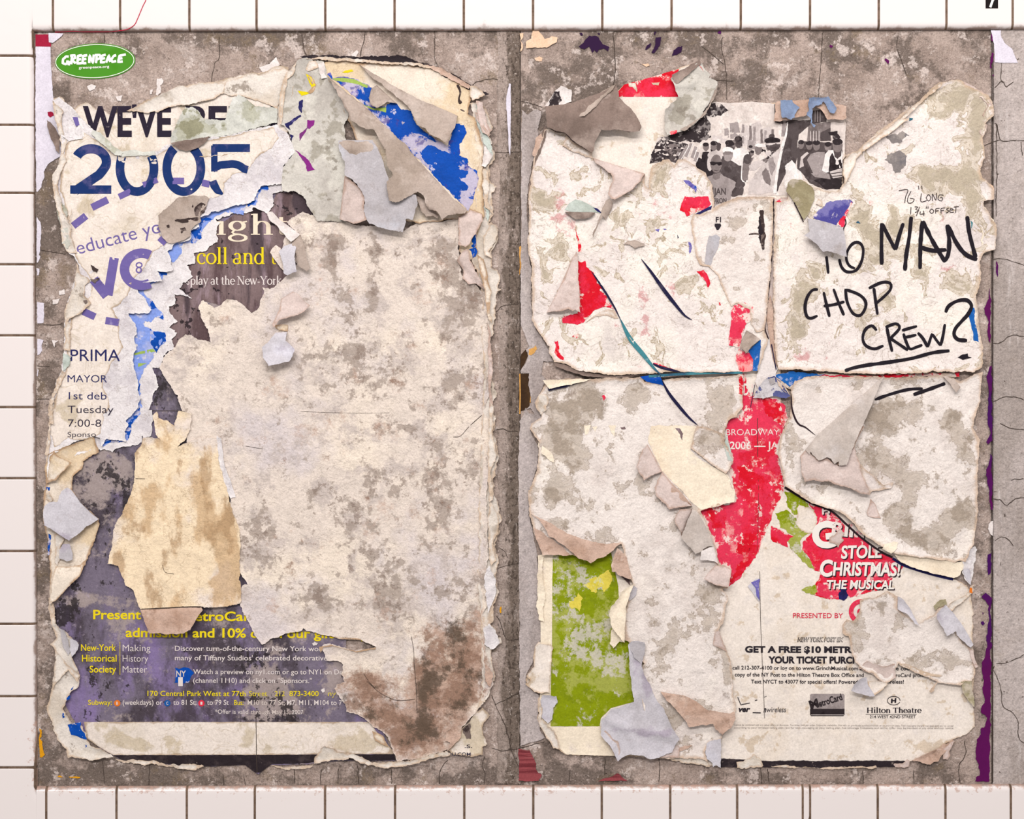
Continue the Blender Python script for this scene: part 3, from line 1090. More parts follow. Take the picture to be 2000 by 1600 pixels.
M['back'] = paper('stained_backing_paper', (232, 217, 205), [
    dict(c=(247, 231, 213), s=4.5, lo=.47, hi=.62, k=.8, d=6),
    dict(c=(214, 203, 205), s=5, lo=.5, hi=.66, k=.75, d=7, seed=5),
    dict(c=(202, 188, 181), s=15, lo=.55, hi=.7, k=.8, d=9, r=.7, seed=7, a='stain', g=.12),
    dict(c=(168, 152, 141), s=32, lo=.6, hi=.7, k=.8, d=9, r=.7, a='stain', g=.15, seed=9),
    dict(c=(142, 124, 113), s=48, lo=.69, hi=.78, k=.7, d=8, r=.7, a='stain', g=.16, seed=12),
    dict(c=(196, 180, 172), s=95, lo=.62, hi=.68, k=.4, d=5, r=.7, seed=44),
    dict(c=(180, 166, 152), s=15, ring=(.5, .008), k=.4, d=6, r=.65, seed=24),
    dict(c=(190, 158, 140), s=12, lo=.58, hi=.78, k=.9, d=9, r=.74, a='tint', g=.3, seed=3),
    dict(c=(148, 116, 98), s=16, lo=.62, hi=.78, k=.85, d=9, r=.76, a='tint', g=.24, seed=33),
    dict(c=(92, 78, 66), s=18, lo=.7, hi=.86, k=.85, d=9, r=.77, a='tint', g=.25, seed=17),
    dict(c=(238, 222, 212), s=40, lo=.95, hi=1.2, k=.6, a='edge', g=.6, seed=5)], bump=.6, bscale=140)
M['tan'] = paper('tan_stained_paper', (245, 222, 190), [
    dict(c=(232, 218, 210), s=6, lo=.47, hi=.6, k=.85, d=7),
    dict(c=(208, 174, 134), s=8, lo=.55, hi=.66, k=.8, d=7, a='tint', g=.16, seed=5, x=(1.5, .7)),
    dict(c=(176, 142, 106), s=12, lo=.62, hi=.72, k=.7, d=7, a='tint', g=.14, seed=8, x=(1.4, .8)),
    dict(c=(168, 142, 112), s=12, ring=(.5, .009), k=.5, d=6, seed=24)], bump=.5, bscale=130)
M['taupe'] = paper('taupe_paper_back', (184, 167, 156), [
    dict(c=(146, 126, 114), s=22, lo=.52, hi=.66, k=.5, d=8, r=.7, seed=41), dict(c=(214, 198, 188), s=30, lo=.55, hi=.66, k=.5, d=8, r=.7, seed=43), dict(c=(112, 94, 84), s=26, lo=.95, hi=1.3, k=.6, a='edge', g=.6, seed=45),
    dict(c=(160, 143, 130), s=7, lo=.46, hi=.64, k=.75, d=6),
    dict(c=(204, 188, 178), s=10, lo=.54, hi=.68, k=.7, d=6, seed=5),
    dict(c=(130, 113, 100), s=9, lo=.62, hi=.78, k=.7, d=6, seed=8, a='stain', g=.15)], bump=.3, bscale=120)
M['taupe_dark'] = paper('dark_taupe_paper_back', (140, 121, 112), [
    dict(c=(104, 88, 80), s=22, lo=.52, hi=.66, k=.6, d=8, r=.7, seed=41), dict(c=(186, 168, 158), s=34, lo=.57, hi=.68, k=.5, d=8, r=.7, seed=43),
    dict(c=(112, 96, 88), s=7, lo=.46, hi=.64, k=.8, d=6),
    dict(c=(172, 154, 144), s=10, lo=.54, hi=.68, k=.75, d=6, seed=5)], bump=.3, bscale=120)
M['pinkish'] = paper('pinkish_paper_back', (216, 197, 190), [
    dict(c=(182, 160, 150), s=24, lo=.54, hi=.67, k=.5, d=8, r=.7, seed=41), dict(c=(232, 216, 210), s=30, lo=.55, hi=.66, k=.5, d=8, r=.7, seed=43),
    dict(c=(198, 180, 172), s=9, lo=.48, hi=.64, k=.7, d=6),
    dict(c=(170, 148, 136), s=16, lo=.6, hi=.72, k=.6, d=6, seed=5),
    dict(c=(176, 142, 122), s=26, lo=.95, hi=1.25, k=.6, a='edge', g=.7, seed=5)], bump=.35, bscale=120)
M['brown_fold'] = paper('brownish_folded_paper', (204, 174, 157), [
    dict(c=(160, 124, 104), s=30, lo=.54, hi=.66, k=.6, d=8, r=.72, seed=41), dict(c=(228, 206, 192), s=30, lo=.56, hi=.66, k=.5, d=8, r=.7, seed=43),
    dict(c=(176, 142, 122), s=10, lo=.48, hi=.64, k=.7, d=7),
    dict(c=(222, 200, 184), s=14, lo=.56, hi=.7, k=.7, d=6, seed=5),
    dict(c=(126, 98, 82), s=24, lo=.58, hi=.72, k=.7, d=8, r=.7, seed=8)], bump=.9, bscale=110)
M['lilac'] = paper('lilac_grey_paper', (206, 201, 207), [
    dict(c=(180, 170, 172), s=26, lo=.55, hi=.68, k=.45, d=8, r=.7, seed=41),
    dict(c=(186, 180, 184), s=8, lo=.46, hi=.64, k=.7, d=6),
    dict(c=(214, 211, 221), s=8, lo=.54, hi=.68, k=.7, d=6, seed=5),
    dict(c=(168, 154, 172), s=11, lo=.6, hi=.75, k=.6, d=6, seed=8, a='stain', g=.2)], bump=.25, bscale=110)
M['slate_paper'] = paper('blue_grey_paper', (184, 178, 181), [
    dict(c=(150, 138, 132), s=22, lo=.53, hi=.67, k=.5, d=8, r=.7, seed=41), dict(c=(206, 202, 206), s=30, lo=.56, hi=.66, k=.5, d=8, r=.7, seed=43),
    dict(c=(164, 156, 154), s=8, lo=.46, hi=.64, k=.7, d=6),
    dict(c=(196, 196, 204), s=8, lo=.54, hi=.68, k=.7, d=6, seed=5)], bump=.25, bscale=110)
M['pale_green'] = paper('pale_green_paper', (196, 204, 196), [dict(c=(170, 178, 166), s=16, lo=.48, hi=.62, k=.7)], bump=.3)
M['periwinkle'] = paper('light_blue_print', (132, 156, 224), [dict(c=(176, 182, 222), s=18, lo=.52, hi=.64, k=.8, d=7), dict(c=(212, 208, 218), s=50, lo=.6, hi=.66, k=.8)], bump=.2, rough=.5)
M['blue'] = paper('blue_print', (12, 76, 172), [dict(c=(8, 60, 140), s=12, lo=.5, hi=.7, k=.5), dict(c=(200, 196, 216), s=46, lo=.68, hi=.7, k=.85, d=7, a='edge', g=.1)], bump=.15, rough=.45)
M['navy'] = paper('navy_print', (38, 36, 92), [dict(c=(24, 20, 56), s=30, lo=.45, hi=.65, k=.7), dict(c=(120, 110, 170), s=50, lo=.6, hi=.68, k=.5)], bump=.2, rough=.5)
M['blue_lilac'] = paper('worn_blue_print', (112, 104, 176), [
    dict(c=(10, 74, 172), s=10, lo=.5, hi=.54, k=1., d=7, a='tint', g=.3),
    dict(c=(205, 194, 208), s=14, lo=.56, hi=.62, k=.85, d=8, r=.7, seed=5, a='stain', g=.14),
    dict(c=(70, 62, 140), s=40, lo=.56, hi=.64, k=.7, d=7, seed=8),
    dict(c=(222, 204, 190), s=60, lo=.62, hi=.66, k=.6, d=7, seed=11)], bump=.2, rough=.5)
M['lime'] = paper('lime_green_print', (160, 184, 90), [dict(c=(120, 140, 70), s=40, lo=.55, hi=.68, k=.6)], bump=.15, rough=.5)
M['yellow'] = plain('yellow_print', (226, 206, 18), .5)
M['magenta'] = paper('magenta_print', (134, 38, 128), [dict(c=(110, 60, 112), s=60, lo=.5, hi=.6, k=.7)], bump=.1, rough=.5)
M['cream_arc'] = paper('cream_aged_paper', (236, 222, 206), [
    dict(c=(222, 196, 158), s=6, lo=.5, hi=.66, k=.75, d=6, a='tint', g=.25),
    dict(c=(210, 188, 170), s=10, lo=.54, hi=.7, k=.6, d=6, seed=5),
    dict(c=(172, 146, 120), s=10, ring=(.5, .01), k=.35, d=5, seed=24),
    dict(c=(176, 140, 106), s=20, lo=.95, hi=1.25, k=.85, a='edge', g=.75, seed=5)], bump=.35)
M['ochre'] = paper('ochre_paint', (226, 158, 28), [dict(c=(196, 130, 24), s=40, lo=.5, hi=.7, k=.5)], bump=.2, rough=.6)
M['peach'] = paper('peach_scrap_paper', (232, 196, 166), [dict(c=(240, 214, 192), s=30, lo=.5, hi=.65, k=.7, d=7)], bump=.4)
M['white_scrap'] = paper('white_scrap_paper', (232, 222, 218), [dict(c=(206, 194, 188), s=30, lo=.5, hi=.66, k=.6, d=7)], bump=.3)


def ink(name, c, c2, lo=.6, hi=.66, s=45, rough=.5):
    return paper(name, c, [dict(c=c2, s=s, lo=lo, hi=hi, k=.8, d=7, r=.7)], bump=0, rough=rough, fine=0)


M['ink_blue'] = ink('worn_navy_ink', (24, 50, 104), (92, 88, 134), .5, .66, 20)
M['ink_black'] = ink('worn_black_ink', (42, 34, 50), (150, 138, 140), .6, .68, 60)
M['ink_dark'] = ink('dark_ink', (56, 50, 66), (150, 138, 138), .7, .8, 60)
M['ink_navy'] = ink('navy_text_ink', (40, 42, 92), (120, 112, 140), .66, .76, 60)
M['ink_purple'] = ink('purple_ink', (112, 98, 160), (158, 146, 188), .58, .7, 40)
M['ink_cream'] = ink('cream_ink', (240, 222, 198), (170, 150, 140), .68, .72, 60)
M['ink_yellow'] = ink('yellow_ink', (236, 212, 34), (196, 170, 60), .64, .72, 60)
M['ink_yellow_worn'] = ink('worn_yellow_ink', (220, 200, 60), (170, 152, 138), .52, .58, 60)
M['ink_light'] = ink('pale_ink', (226, 214, 210), (170, 156, 158), .62, .7, 60)
M['ink_light_worn'] = ink('worn_pale_ink', (214, 200, 192), (164, 148, 142), .52, .6, 60)
M['orange'] = plain('orange_ink', (226, 120, 40), .5)
M['red_dot'] = plain('red_ink', (222, 48, 70), .5)
M['blue_dot'] = plain('blue_ink', (30, 88, 160), .5)

# ================================================================ left panel, from the wall outwards
# ---- narrow strip of an older poster along the left edge
s = Sheet('poster_strip', 'A1 242,318 345,318 352,480 360,600 366,700 372,790 400,850 425,1080 380,1105 330,1140 300,1190 305,1230 290,1260 285,1300 255,1332 247,1330 243,900',
          M['white_strip'], base=.9, rough=.8, amp=.15, thick=.3, label='narrow lilac white strip of old poster with a crimson top, at the panel\'s left edge', cat='poster')
patch('crimson_print', s, 'A1 243,320 243,236 333,236 340,290 352,302 350,322 300,321', M['crimson'], .2, rough=.2)
Sheet('flap', 'A1 333,226 437,231 425,250 400,270 365,297 335,291', M['white_strip'], base=1.6, rough=.3, amp=.2, parent=s, lift=1, sp=5)
for k, (p, lb) in enumerate([('B1 251,150 278,190 285,260 275,330 280,350 265,420 275,430 258,470 251,470', 'highest jagged white paper scrap beside the left tiles, below the lilac strip'),
                             ('B1 251,510 272,515 262,560 251,562', 'tiny white paper scrap by the left tiles, second below the lilac strip'),
                             ('B1 253,745 303,755 300,800 305,830 295,890 253,895', 'squarish white paper scrap at the left tiles, beside the purple letter v'),
                             ('B1 255,1000 298,1010 285,1050 290,1080 270,1110 257,1115', 'jagged white paper scrap by the left tiles, level with the word PRIMA'),
                             ('B1 255,1215 268,1220 258,1262 254,1260', 'lowest tiny white paper scrap by the left tiles, level with the word MAYOR')]):
    Sheet('paper_scrap', p, M['white_strip'], base=.9, rough=.8, amp=.1, thick=.3, sp=5, label=lb, cat='paper scrap', group='white scraps along the left tiles')
Sheet('paper_scrap', 'A1 328,776 350,772 366,778 372,800 345,812 332,800', M['crimson'], base=1.6, rough=.4, amp=.1, thick=.3, sp=4, label='tiny red paper scrap at the left end of the torn headline sheet', cat='paper scrap')
for k, (p, lb) in enumerate([('A1 600,600 635,580 662,592 650,615 620,628 605,615', 'small white paper fleck on bare concrete under the green sticker'),
                             ('A1 1085,545 1120,540 1132,560 1108,590 1115,640 1090,665 1078,650 1085,600', 'tall white paper fleck on bare concrete right of the green sticker'),
                             ('A1 1040,620 1058,615 1055,645 1040,650', 'small white fleck just left of the tall white fleck'),
                             ('A1 800,665 850,655 838,700 815,695', 'white fleck above the apostrophe of the headline'),
                             ('A2 90,470 160,440 210,395 220,430 235,450 190,480 130,515', 'white torn paper fleck left of the crumpled top of the grey sheet'),
                             ('A2 730,375 770,345 785,360 765,390 735,390', 'little white fleck over the dark torn rim of the left poster'),
                             ('B1 405,670 440,655 448,690 410,700', 'white fleck on bare concrete left of the purple letter V'),
                             ('B1 355,735 410,725 395,760 365,765', 'wide white fleck on bare concrete left of the purple letter V'),
                             ('B1 360,1010 405,1015 380,1030 368,1060', 'white fleck on bare concrete left of the word PRIMA')]):
    Sheet('paper_fleck', p, M['white_scrap'], base=.9, rough=1.2, amp=.1, thick=.4, sp=4, label=lb, cat='paper scrap', group='white flecks left on the concrete')

# ---- museum poster (purple print), mostly covered
mus = Sheet('museum_poster', 'A2 200,1340 350,1320 480,1420 530,1530 700,1540 B2 700,700 500,1100 300,1300 300,1500 D2 700,300 700,600 900,880 950,990 1040,1195 840,1200 640,1195 490,1215 350,1225 180,1225 130,1250 90,1292 75,1290 D1 1700,1230 1500,1235 1300,1240 1100,1215 860,1200 790,1165 690,1110 605,1040 500,900 395,700 385,420 390,230 350,100 C1 355,1000 350,500 600,280 B1 900,1500 1000,1200 1150,900 1250,600 1350,400 1560,120',
            M['museum'], base=1.6, rough=1.0, amp=.5, sc=80, label='purple printed museum poster under the torn sheets, with yellow and white lettering', cat='poster',
            stain=[('C1 780,520', 60, 150, .8), ('C1 880,650', 50, 100, .8), ('C1 700,700', 180, 160, .35), ('C1 700,1000', 100, 120, .3), ('D1 450,150', 90, 110, 1.5), ('C1 640,1280', 300, 60, .7),
                   ('D1 1780,480', 110, 90, .75), ('D1 1790,770', 160, 110, .8), ('D1 1190,600', 60, 50, .8), ('D1 640,650', 130, 90, .8), ('D2 250,880', 130, 60, .8), ('D2 60,430', 90, 80, .7), ('D1 700,870', 250, 50, .5), ('B1 1130,1420', 90, 150, .4)],
            tint=[('D1 1850,760', 170, 240, 1.2), ('D2 620,650', 100, 200, 1.0), ('C1 700,560', 190, 200, 1.0), ('D1 650,80', 250, 40, 1.1)])
patch('picture_print', mus, 'A2 190,1400 210,1340 360,1330 470,1440 700,1540 B2 560,300 300,640 60,830 B1 1420,740 1460,1040 1200,1060 1150,700 1400,300 1700,80', M['museum_picture'], .22, rough=.8,
      stain=[('B1 1280,720', 120, 200, .9), ('B1 1650,400', 90, 60, .9), ('A2 240,1400', 90, 50, 1.2), ('B1 1770,110', 50, 30, 1.5), ('B1 1950,260', 70, 70, .8), ('A2 60,1480', 50, 30, 1.5)],
      tint=[('B1 1750,400', 80, 400, .9), ('A2 380,1400', 130, 70, 1.2), ('B1 1480,380', 60, 60, .5)])
patch('picture_print', mus, 'B1 1050,1200 1110,1220 1150,1280 1180,1350 1240,1440 1255,1510 1060,1500 1060,1440 1110,1380', M['museum'], .3, rough=.9, stain=[('B1 1110,1320', 80, 80, .8)])
patch('margin_print', mus, 'D1 600,1042 580,927 D2 0,927 865,927 900,985 1040,1150 D1 1770,1156 785,1158 690,1105', M['cream'], .24, rough=.4,
      stain=[('D1 820,1060', 120, 60, 1.2), ('D1 1000,1080', 110, 50, 1.2), ('D1 1180,1060', 80, 80, .9), ('D1 1730,1000', 60, 100, 1.1), ('D2 150,1100', 120, 60, 1.2), ('D2 700,1080', 300, 50, 1.3), ('D2 600,960', 200, 60, .6)])
patch('margin_print', mus, 'D1 785,1159 1770,1157 D2 75,1157 1030,1151 1040,1192 840,1198 640,1190 490,1208 350,1218 180,1220 100,1280 D1 1775,1280 1700,1225 1500,1232 1300,1236 1100,1210 860,1198', M['black_ink'], .3, rough=.5)
strokes('crease', mus, [(PL('D2 70,880 72,1150 78,1290'), 1.3), (PL('C1 920,80 1200,80 1500,85'), 1.0)], M['crack'], .35, curve=False)
serif_text('lettering', mus, [('ight', 'B1 1492,279 2005,279', 95)], M['ink_cream'], .5, label='large cream serif letters reading ight')
serif_text('lettering', mus, [('coll and t', 'B1 1366,482 1920,482', 76)], M['ink_yellow'], .5, label='yellow serif lettering')
serif_text('lettering', mus, [('splay at the New-York', 'B1 1290,625 1955,625', 40)], M['ink_light'], .5, heavy=1.15, label='small pale serif lettering')
texts('lettering', mus, [('Present', 'D1 645,212 978,212', 64, .022), ('MetroCard', 'D1 1262,224 1790,224', 64, .022), ('admission and 10% off in our gift shop', 'D1 870,336 D2 850,345', 64, .022)],
      M['ink_yellow'], .5, label='bold yellow lettering about a free admission')
texts('lettering', mus, [('New-York', 'D1 560,433 803,433', 46, .012), ('Historical', 'D1 567,507 808,507', 46, .012), ('Society', 'D1 620,583 805,583', 46, .012)], M['ink_yellow'], .5, label='narrow yellow name in three lines')
texts('lettering', mus, [('Making', 'D1 850,436 1043,436', 45, -.006), ('History', 'D1 850,508 1027,508', 45, -.006), ('Matter', 'D1 850,584 1020,584', 45, -.006)], M['ink_light'], .5, label='thin pale motto in three lines')
strokes('rule_line', mus, [(PL('D1 831,370 831,600'), .8)], M['ink_yellow'], .5)
texts('lettering', mus, [('Discover turn-of-the-century New York women', 'D1 1213,433 D2 600,436', 35, .006), ("many of Tiffany Studios' celebrated decorative", 'D1 1213,499 D2 565,500', 35, .006),
                         ('Watch a preview on ny1.com or go to NY1 on De', 'D1 1340,594 D2 672,597', 34, .006), ('(channel 1110) and click on "Sponsors."', 'D1 1340,655 D2 458,657', 34, .006)],
      M['ink_light'], .5, label='pale lettering about an exhibition')
texts('lettering', mus, [('170 Central Park West at 77th', 'D1 1022,747 1705,748', 36, .008), ('Subway:', 'D1 610,808 775,808', 34, .006), ('Bus:', 'D1 1625,809 1690,809', 34, .006), ('873-3400', 'D2 302,748 505,748', 36, .008)], M['ink_yellow'], .5)
texts('lettering', mus, [('Street', 'D1 1728,748 1855,748', 36, .008), ('212', 'D2 200,748 270,748', 36, .008), ('ny', 'D2 570,748 625,748', 36, .004)], M['ink_yellow_worn'], .5)
texts('lettering', mus, [('(weekdays) or', 'D1 850,808 1126,808', 34, .006), ('to 81 St;', 'D1 1202,808 1362,808', 34, .006), ('to 79 St', 'D1 1437,808 1587,808', 34, .006), ('M7, M11, M104 to 7', 'D2 285,810 668,810', 34, .006), ('*Offer is valid', 'D1 1492,870 1722,871', 29, .002), ('2007', 'D2 320,873 398,873', 29, .002)], M['ink_light'], .5)
texts('lettering', mus, [('M10 to 77 St;', 'D1 1718,809 D2 270,810', 34, .006), ('through May 15,', 'D1 1740,872 D2 308,873', 29, .002)], M['ink_light_worn'], .5)


def disc(cx, cy, r, n=20):
    t = np.linspace(0, 2 * np.pi, n, endpoint=False)
    return np.stack([cx + r * np.cos(t), cy + r * np.sin(t)], 1)


for (u, mk, ch) in ((812, 'orange', 'B'), (1160, 'blue_dot', 'C'), (1397, 'red_dot', '1')):
    p = PL('D1 %d,797' % u)[0]
    b = patch('route_dot', mus, disc(p[0], p[1], 6.2), M[mk], .5, rough=0, sp=4)
    texts('lettering', mus, [(ch, 'D1 %d,807 %d,807' % (u - 7, u + 7), 20, .01)], M['ink_light'], .7, parent=b)
b = patch('emblem', mus, 'D1 1215,550 1240,556 1270,545 1310,550 1338,580 1320,620 1310,650 1272,660 1272,682 1232,682 1232,660 1213,655 1216,600', M['blue'], .5, rough=1.2, sp=4)
texts('lettering', mus, [('NY', 'D1 1222,612 1290,612', 42, .02)], M['ink_light_worn'], .75, parent=b)
texts('lettering', mus, [('1', 'D1 1236,676 1268,676', 60, .03)], M['ink_light'], .75, parent=b)
Sheet('flap', 'D2 455,378 480,368 495,378 488,392 462,390', M['white_scrap'], base=3, amp=0, parent=mus, sp=4)
Sheet('flap', 'D2 525,702 545,695 553,712 535,724', M['white_scrap'], base=3, amp=0, parent=mus, sp=4)

# ---- white torn ply with the blue rip, lying over the museum poster and under the 2005 sheet
ply = Sheet('torn_paper_ply', 'A2 350,980 420,1080 480,1180 400,1210 330,1220 440,1260 520,1300 350,1330 260,1330 190,1350 190,1400 B1 1900,20 1890,80 1850,120 1760,90 1740,120 1600,130 1480,180 1530,190 1500,250 1500,330 1430,390 1350,400 1360,470 1310,490 1330,570 1290,610 1250,640 1290,690 1340,732 1215,690 1220,770 1180,780 1180,820 1230,880 1180,930 1240,960 1200,1000 1210,1060 1130,1120 1120,1190 1060,1210 1080,1260 1100,1330 1060,1400 1050,1440 1030,1500 C1 1050,80 1060,150 1050,250 1010,265 990,250 985,300 960,320 850,330 800,340 780,370 690,340 500,400 400,330 600,200 780,100 B1 820,1300 750,1000 850,700 1000,300 1250,50 A2 60,1250 200,1050',
            M['torn_white'], base=3.0, rough=2.6, amp=.5, crk=.35, csc=18, curl=(1.2, 12), label='white torn ply with a blue rip running diagonally, beneath the 2005 sheet', cat='torn paper', thick=.5)
patch('blue_print', ply, 'A2 345,1060 240,1120 180,1240 130,1290 155,1330 110,1310 80,1350 85,1390 60,1420 0,1415 B1 1690,140 1560,120 1490,150 1460,180 1400,260 1400,310 1330,340 1270,350 1250,420 1215,468 1190,470 1180,430 1120,600 1040,625 1000,650 1000,690 1050,740 1090,790 1130,830 1140,870 1080,850 1050,880 1000,880 1010,910 1090,950 1150,960 1155,1010 1110,1060 1080,1095 1060,1130 1035,1170 1000,1200 985,1230 965,1320 975,1420 978,1500 C1 980,90 925,170 910,200 890,285 800,290 725,320 700,300 840,180 880,60 B1 850,1400 880,1000 850,800 920,580 1100,350 1300,200 1450,60 A2 0,1350 200,1150', M['periwinkle'], .2, rough=2.2)
patch('blue_print', ply, ['A2 250,1095 290,1070 342,1065 330,1100 320,1130 290,1137 255,1130', 'A2 70,1330 110,1295 155,1285 155,1320 110,1315 82,1350', 'A2 0,1395 70,1380 60,1415 20,1425 0,1410', 'B1 1395,160 1470,165 1475,178 1400,195 1400,300 1330,342 1320,330 1350,300 1330,260 1390,230',
                          'B1 1100,525 1160,540 1160,555 1120,568', 'B1 1050,720 1090,790 1030,790 1035,760', 'B1 1040,925 1065,950 1150,960 1155,1010 1110,1060 1080,1097 1045,1030', 'B1 1100,850 1130,835 1140,870',
                          'B1 930,620 990,610 960,640', 'B1 965,1320 950,1340 958,1380', 'B1 975,1485 930,1525 880,1600 915,1590 975,1520', 'C1 975,60 930,110 890,190 865,220 870,285 895,270 915,190 910,150', 'C1 880,290 740,280 705,318 760,300'], M['blue'], .35, rough=1.6)
patch('green_line', ply, ['B1 930,1102 1060,1072 1080,1090 930,1116', 'B1 960,1172 1020,1172 960,1200'], M['lime'], .45, rough=.5)

# ---- headline sheet above
hd = Sheet('headline_sheet', 'A1 370,692 415,672 470,720 510,760 560,715 600,705 640,740 700,760 760,795 870,772 950,740 1080,670 1200,640 1280,600 1400,590 1480,570 1600,540 1760,510 1830,500 1900,470 1990,462 A2 300,500 330,600 300,900 A1 1950,960 1800,1050 1400,1100 1000,1120 800,1110 600,1020 430,800',
           M['cream'], base=3.6, rough=2.2, amp=.5, crk=.25, csc=28, curl=(2.5, 16), label="cream sheet at the panel top with the cut off headline WE'VE BE", cat='torn paper',
           stain=[('A1 1250,700', 200, 60, .6)])
texts('lettering', hd, [("WE'VE", 'A1 575,942 1190,942', 206, .034), ('BEEN', 'A1 1290,942 1925,942', 206, .034)], M['ink_black'], .5, label='bold black condensed headline')
Sheet('rolled_edge', 'A1 880,772 960,737 1080,672 1250,602 1400,576 1470,570 1560,582 1555,650 1480,690 1300,730 1180,742 1100,780 1030,790 950,772', M['wall_white'], base=6, rough=1.6, amp=1., sc=30, crk=.6, csc=20, curl=(2, 14), parent=hd, sp=5, seed=333)
Sheet('flap', 'A1 1560,572 1640,545 1760,512 1840,500 1960,470 1992,480 1985,560 1940,720 1930,760 1790,700 1680,670 1600,668 1550,650', M['wall_white'], base=5, rough=1.4, amp=1., sc=30, crk=.8, csc=22, parent=hd, sp=5,
      stain=[('A1 1620,610', 90, 50, 1.3), ('A1 1760,610', 80, 50, 1.2), ('A1 1900,620', 60, 40, .3)], label='brown mould stained corner')
Sheet('flap', 'A1 1215,900 1240,840 1290,745 1340,750 1380,770 1420,830 1500,830 1570,842 1590,770 1620,690 1660,660 1700,680 1770,735 1830,740 1930,758 1925,850 1780,890 1600,940 1450,957 1290,992 1190,1002 1185,960', M['olive_stain'],
      base=6, rough=1.4, amp=1.2, sc=34, crk=1.6, csc=26, curl=(1.5, 12), parent=hd, sp=5, bumps=[('r', 'A1 1580,830 1640,720 1700,680', 9, 4), ('r', 'A1 1690,700 1740,860', 8, 2.5)],
      stain=[('A1 1330,850', 60, 70, 1.3), ('A1 1290,890', 60, 40, 1.1), ('A1 1380,900', 50, 50, 1.1), ('A1 1490,870', 25, 40, 1.1), ('A1 1560,870', 25, 30, 1.0), ('A1 1740,780', 50, 120, .8), ('A1 1810,790', 40, 60, .9), ('A1 1640,760', 40, 90, .5)],
      label='pale green piece with olive mould stains')
Sheet('rolled_edge', 'A1 372,694 415,674 470,722 520,768 600,860 680,930 640,950 560,880 580,960 480,985 430,940 390,860', M['torn_white'], base=5.4, rough=1.4, amp=1.2, sc=24, crk=1.4, csc=20, curl=(2.5, 12), parent=hd, sp=5)
patch('print_scrap', hd.__class__('flap', 'A1 490,820 540,800 580,880 585,950 480,958 500,925 545,880', M['torn_white'], base=7.4, rough=1, amp=.8, parent=hd, sp=5), 'A1 505,815 540,812 555,870 530,880', M['ink_purple'], .2, rough=.6, sp=5)

# ---- the 2005 sheet
deb = Sheet('debate_poster', 'A1 430,760 520,770 560,820 610,862 680,932 760,992 830,1062 850,1080 940,1065 980,1075 1070,1075 1090,1050 1190,1000 1290,992 1450,962 1600,940 1700,910 1920,868 1950,900 A2 290,925 335,1010 342,1060 262,1160 252,1280 180,1290 110,1302 80,1340 60,1400 A1 1700,1420 1600,1440 1540,1460 1480,1480 1450,1500 B1 1395,155 1385,190 1390,220 1330,255 1340,280 1320,310 1290,325 1210,340 1190,380 1160,400 1180,430 1200,520 1160,540 1100,530 1130,600 990,615 930,625 950,660 1030,760 1050,800 1030,830 930,820 895,830 930,900 960,960 940,1000 950,1080 930,1110 940,1240 960,1320 955,1360 970,1420 955,1490 885,1570 890,1600 C1 865,220 870,290 800,280 750,280 710,320 690,270 650,258 560,285 520,300 430,340 350,392 330,560 320,420 330,320 345,200 350,0 B1 355,1500 360,1420 400,1290 440,1220 445,1090 450,960 455,860 470,740 510,640 530,560 555,520 545,480 520,430 470,400 440,330 430,230 410,120 395,0 A1 400,1370 375,1300 380,1220 420,1130 430,1060 430,950 400,850',
            M['torn_white'], base=6.2, rough=2.0, amp=.6, crk=.3, csc=30, curl=(2.6, 18), thick=.6, label='torn cream poster with large navy 2005 and purple lettering', cat='poster',
            bumps=[('r', 'A1 600,900 700,1000 800,1070 840,1090', 6, 3.), ('r', 'A1 860,1090 980,1090 1080,1080 1190,1010 1300,1000', 6, 2.5), ('r', 'B1 480,390 600,470 690,560 700,600', 6, 2.2), ('r', 'B1 640,590 560,700 480,840', 7, 2.), ('r', 'B1 800,830 880,960 870,1100 900,1300 900,1500', 5, 1.4), ('g', 'B1 610,720', 16, 22, 3.)])
patch('printed_face', deb, 'A1 470,1000 560,900 680,985 800,1070 850,1095 940,1080 1070,1090 1200,1015 1450,975 1700,925 1900,885 1940,960 1880,1030 1800,1080 1740,1160 1700,1200 1620,1210 1560,1270 1550,1350 1420,1390 1300,1410 1240,1450 1150,1540 B1 1120,150 1110,250 1160,350 1060,390 1050,440 1000,520 920,600 900,660 880,700 830,760 780,800 820,860 830,1000 860,1060 830,1110 780,1170 720,1270 715,1340 740,1390 770,1480 720,1530 710,1600 C1 700,230 650,262 560,282 470,270 380,330 355,200 365,20 B1 380,1480 400,1350 470,1200 470,1000 500,850 560,780 640,700 640,600 540,450 490,300 470,120 430,0 A1 420,1330 430,1200',
      M['cream'], .3, rough=1.8, stain=[('A1 560,1450', 80, 60, 1.0), ('B1 640,640', 70, 60, 1.3), ('B1 560,860', 60, 60, .7), ('A1 1000,1200', 100, 90, .35), ('B1 620,1500', 200, 120, .3)])
Sheet('flap', 'B1 1100,150 1180,80 1240,30 1330,6 1420,10 1452,30 1440,90 1400,120 1390,200 1340,240 1330,290 1250,332 1170,342 1130,300 1108,240', M['taupe'], base=1., on=deb, rough=1.6, amp=.8, crk=1.0, csc=24, curl=(1.5, 10), parent=deb, sp=5, label='grey brown scuffed patch with black blots')
fl = Flat(0)
fl.H = lambda X, d=None: deb.H(X) + 2.6
patch('ink_blot', fl, ['B1 1350,100 1400,60 1435,70 1430,120 1400,140 1370,150', 'B1 1210,180 1290,165 1390,160 1380,185 1290,195 1220,190', 'B1 1250,230 1290,220 1300,250 1265,285 1255,270', 'B1 1155,215 1170,210 1172,228 1160,230', 'B1 1310,90 1345,75 1350,95'], M['dark_blot'], 0, rough=1.8, parent=deb.o)
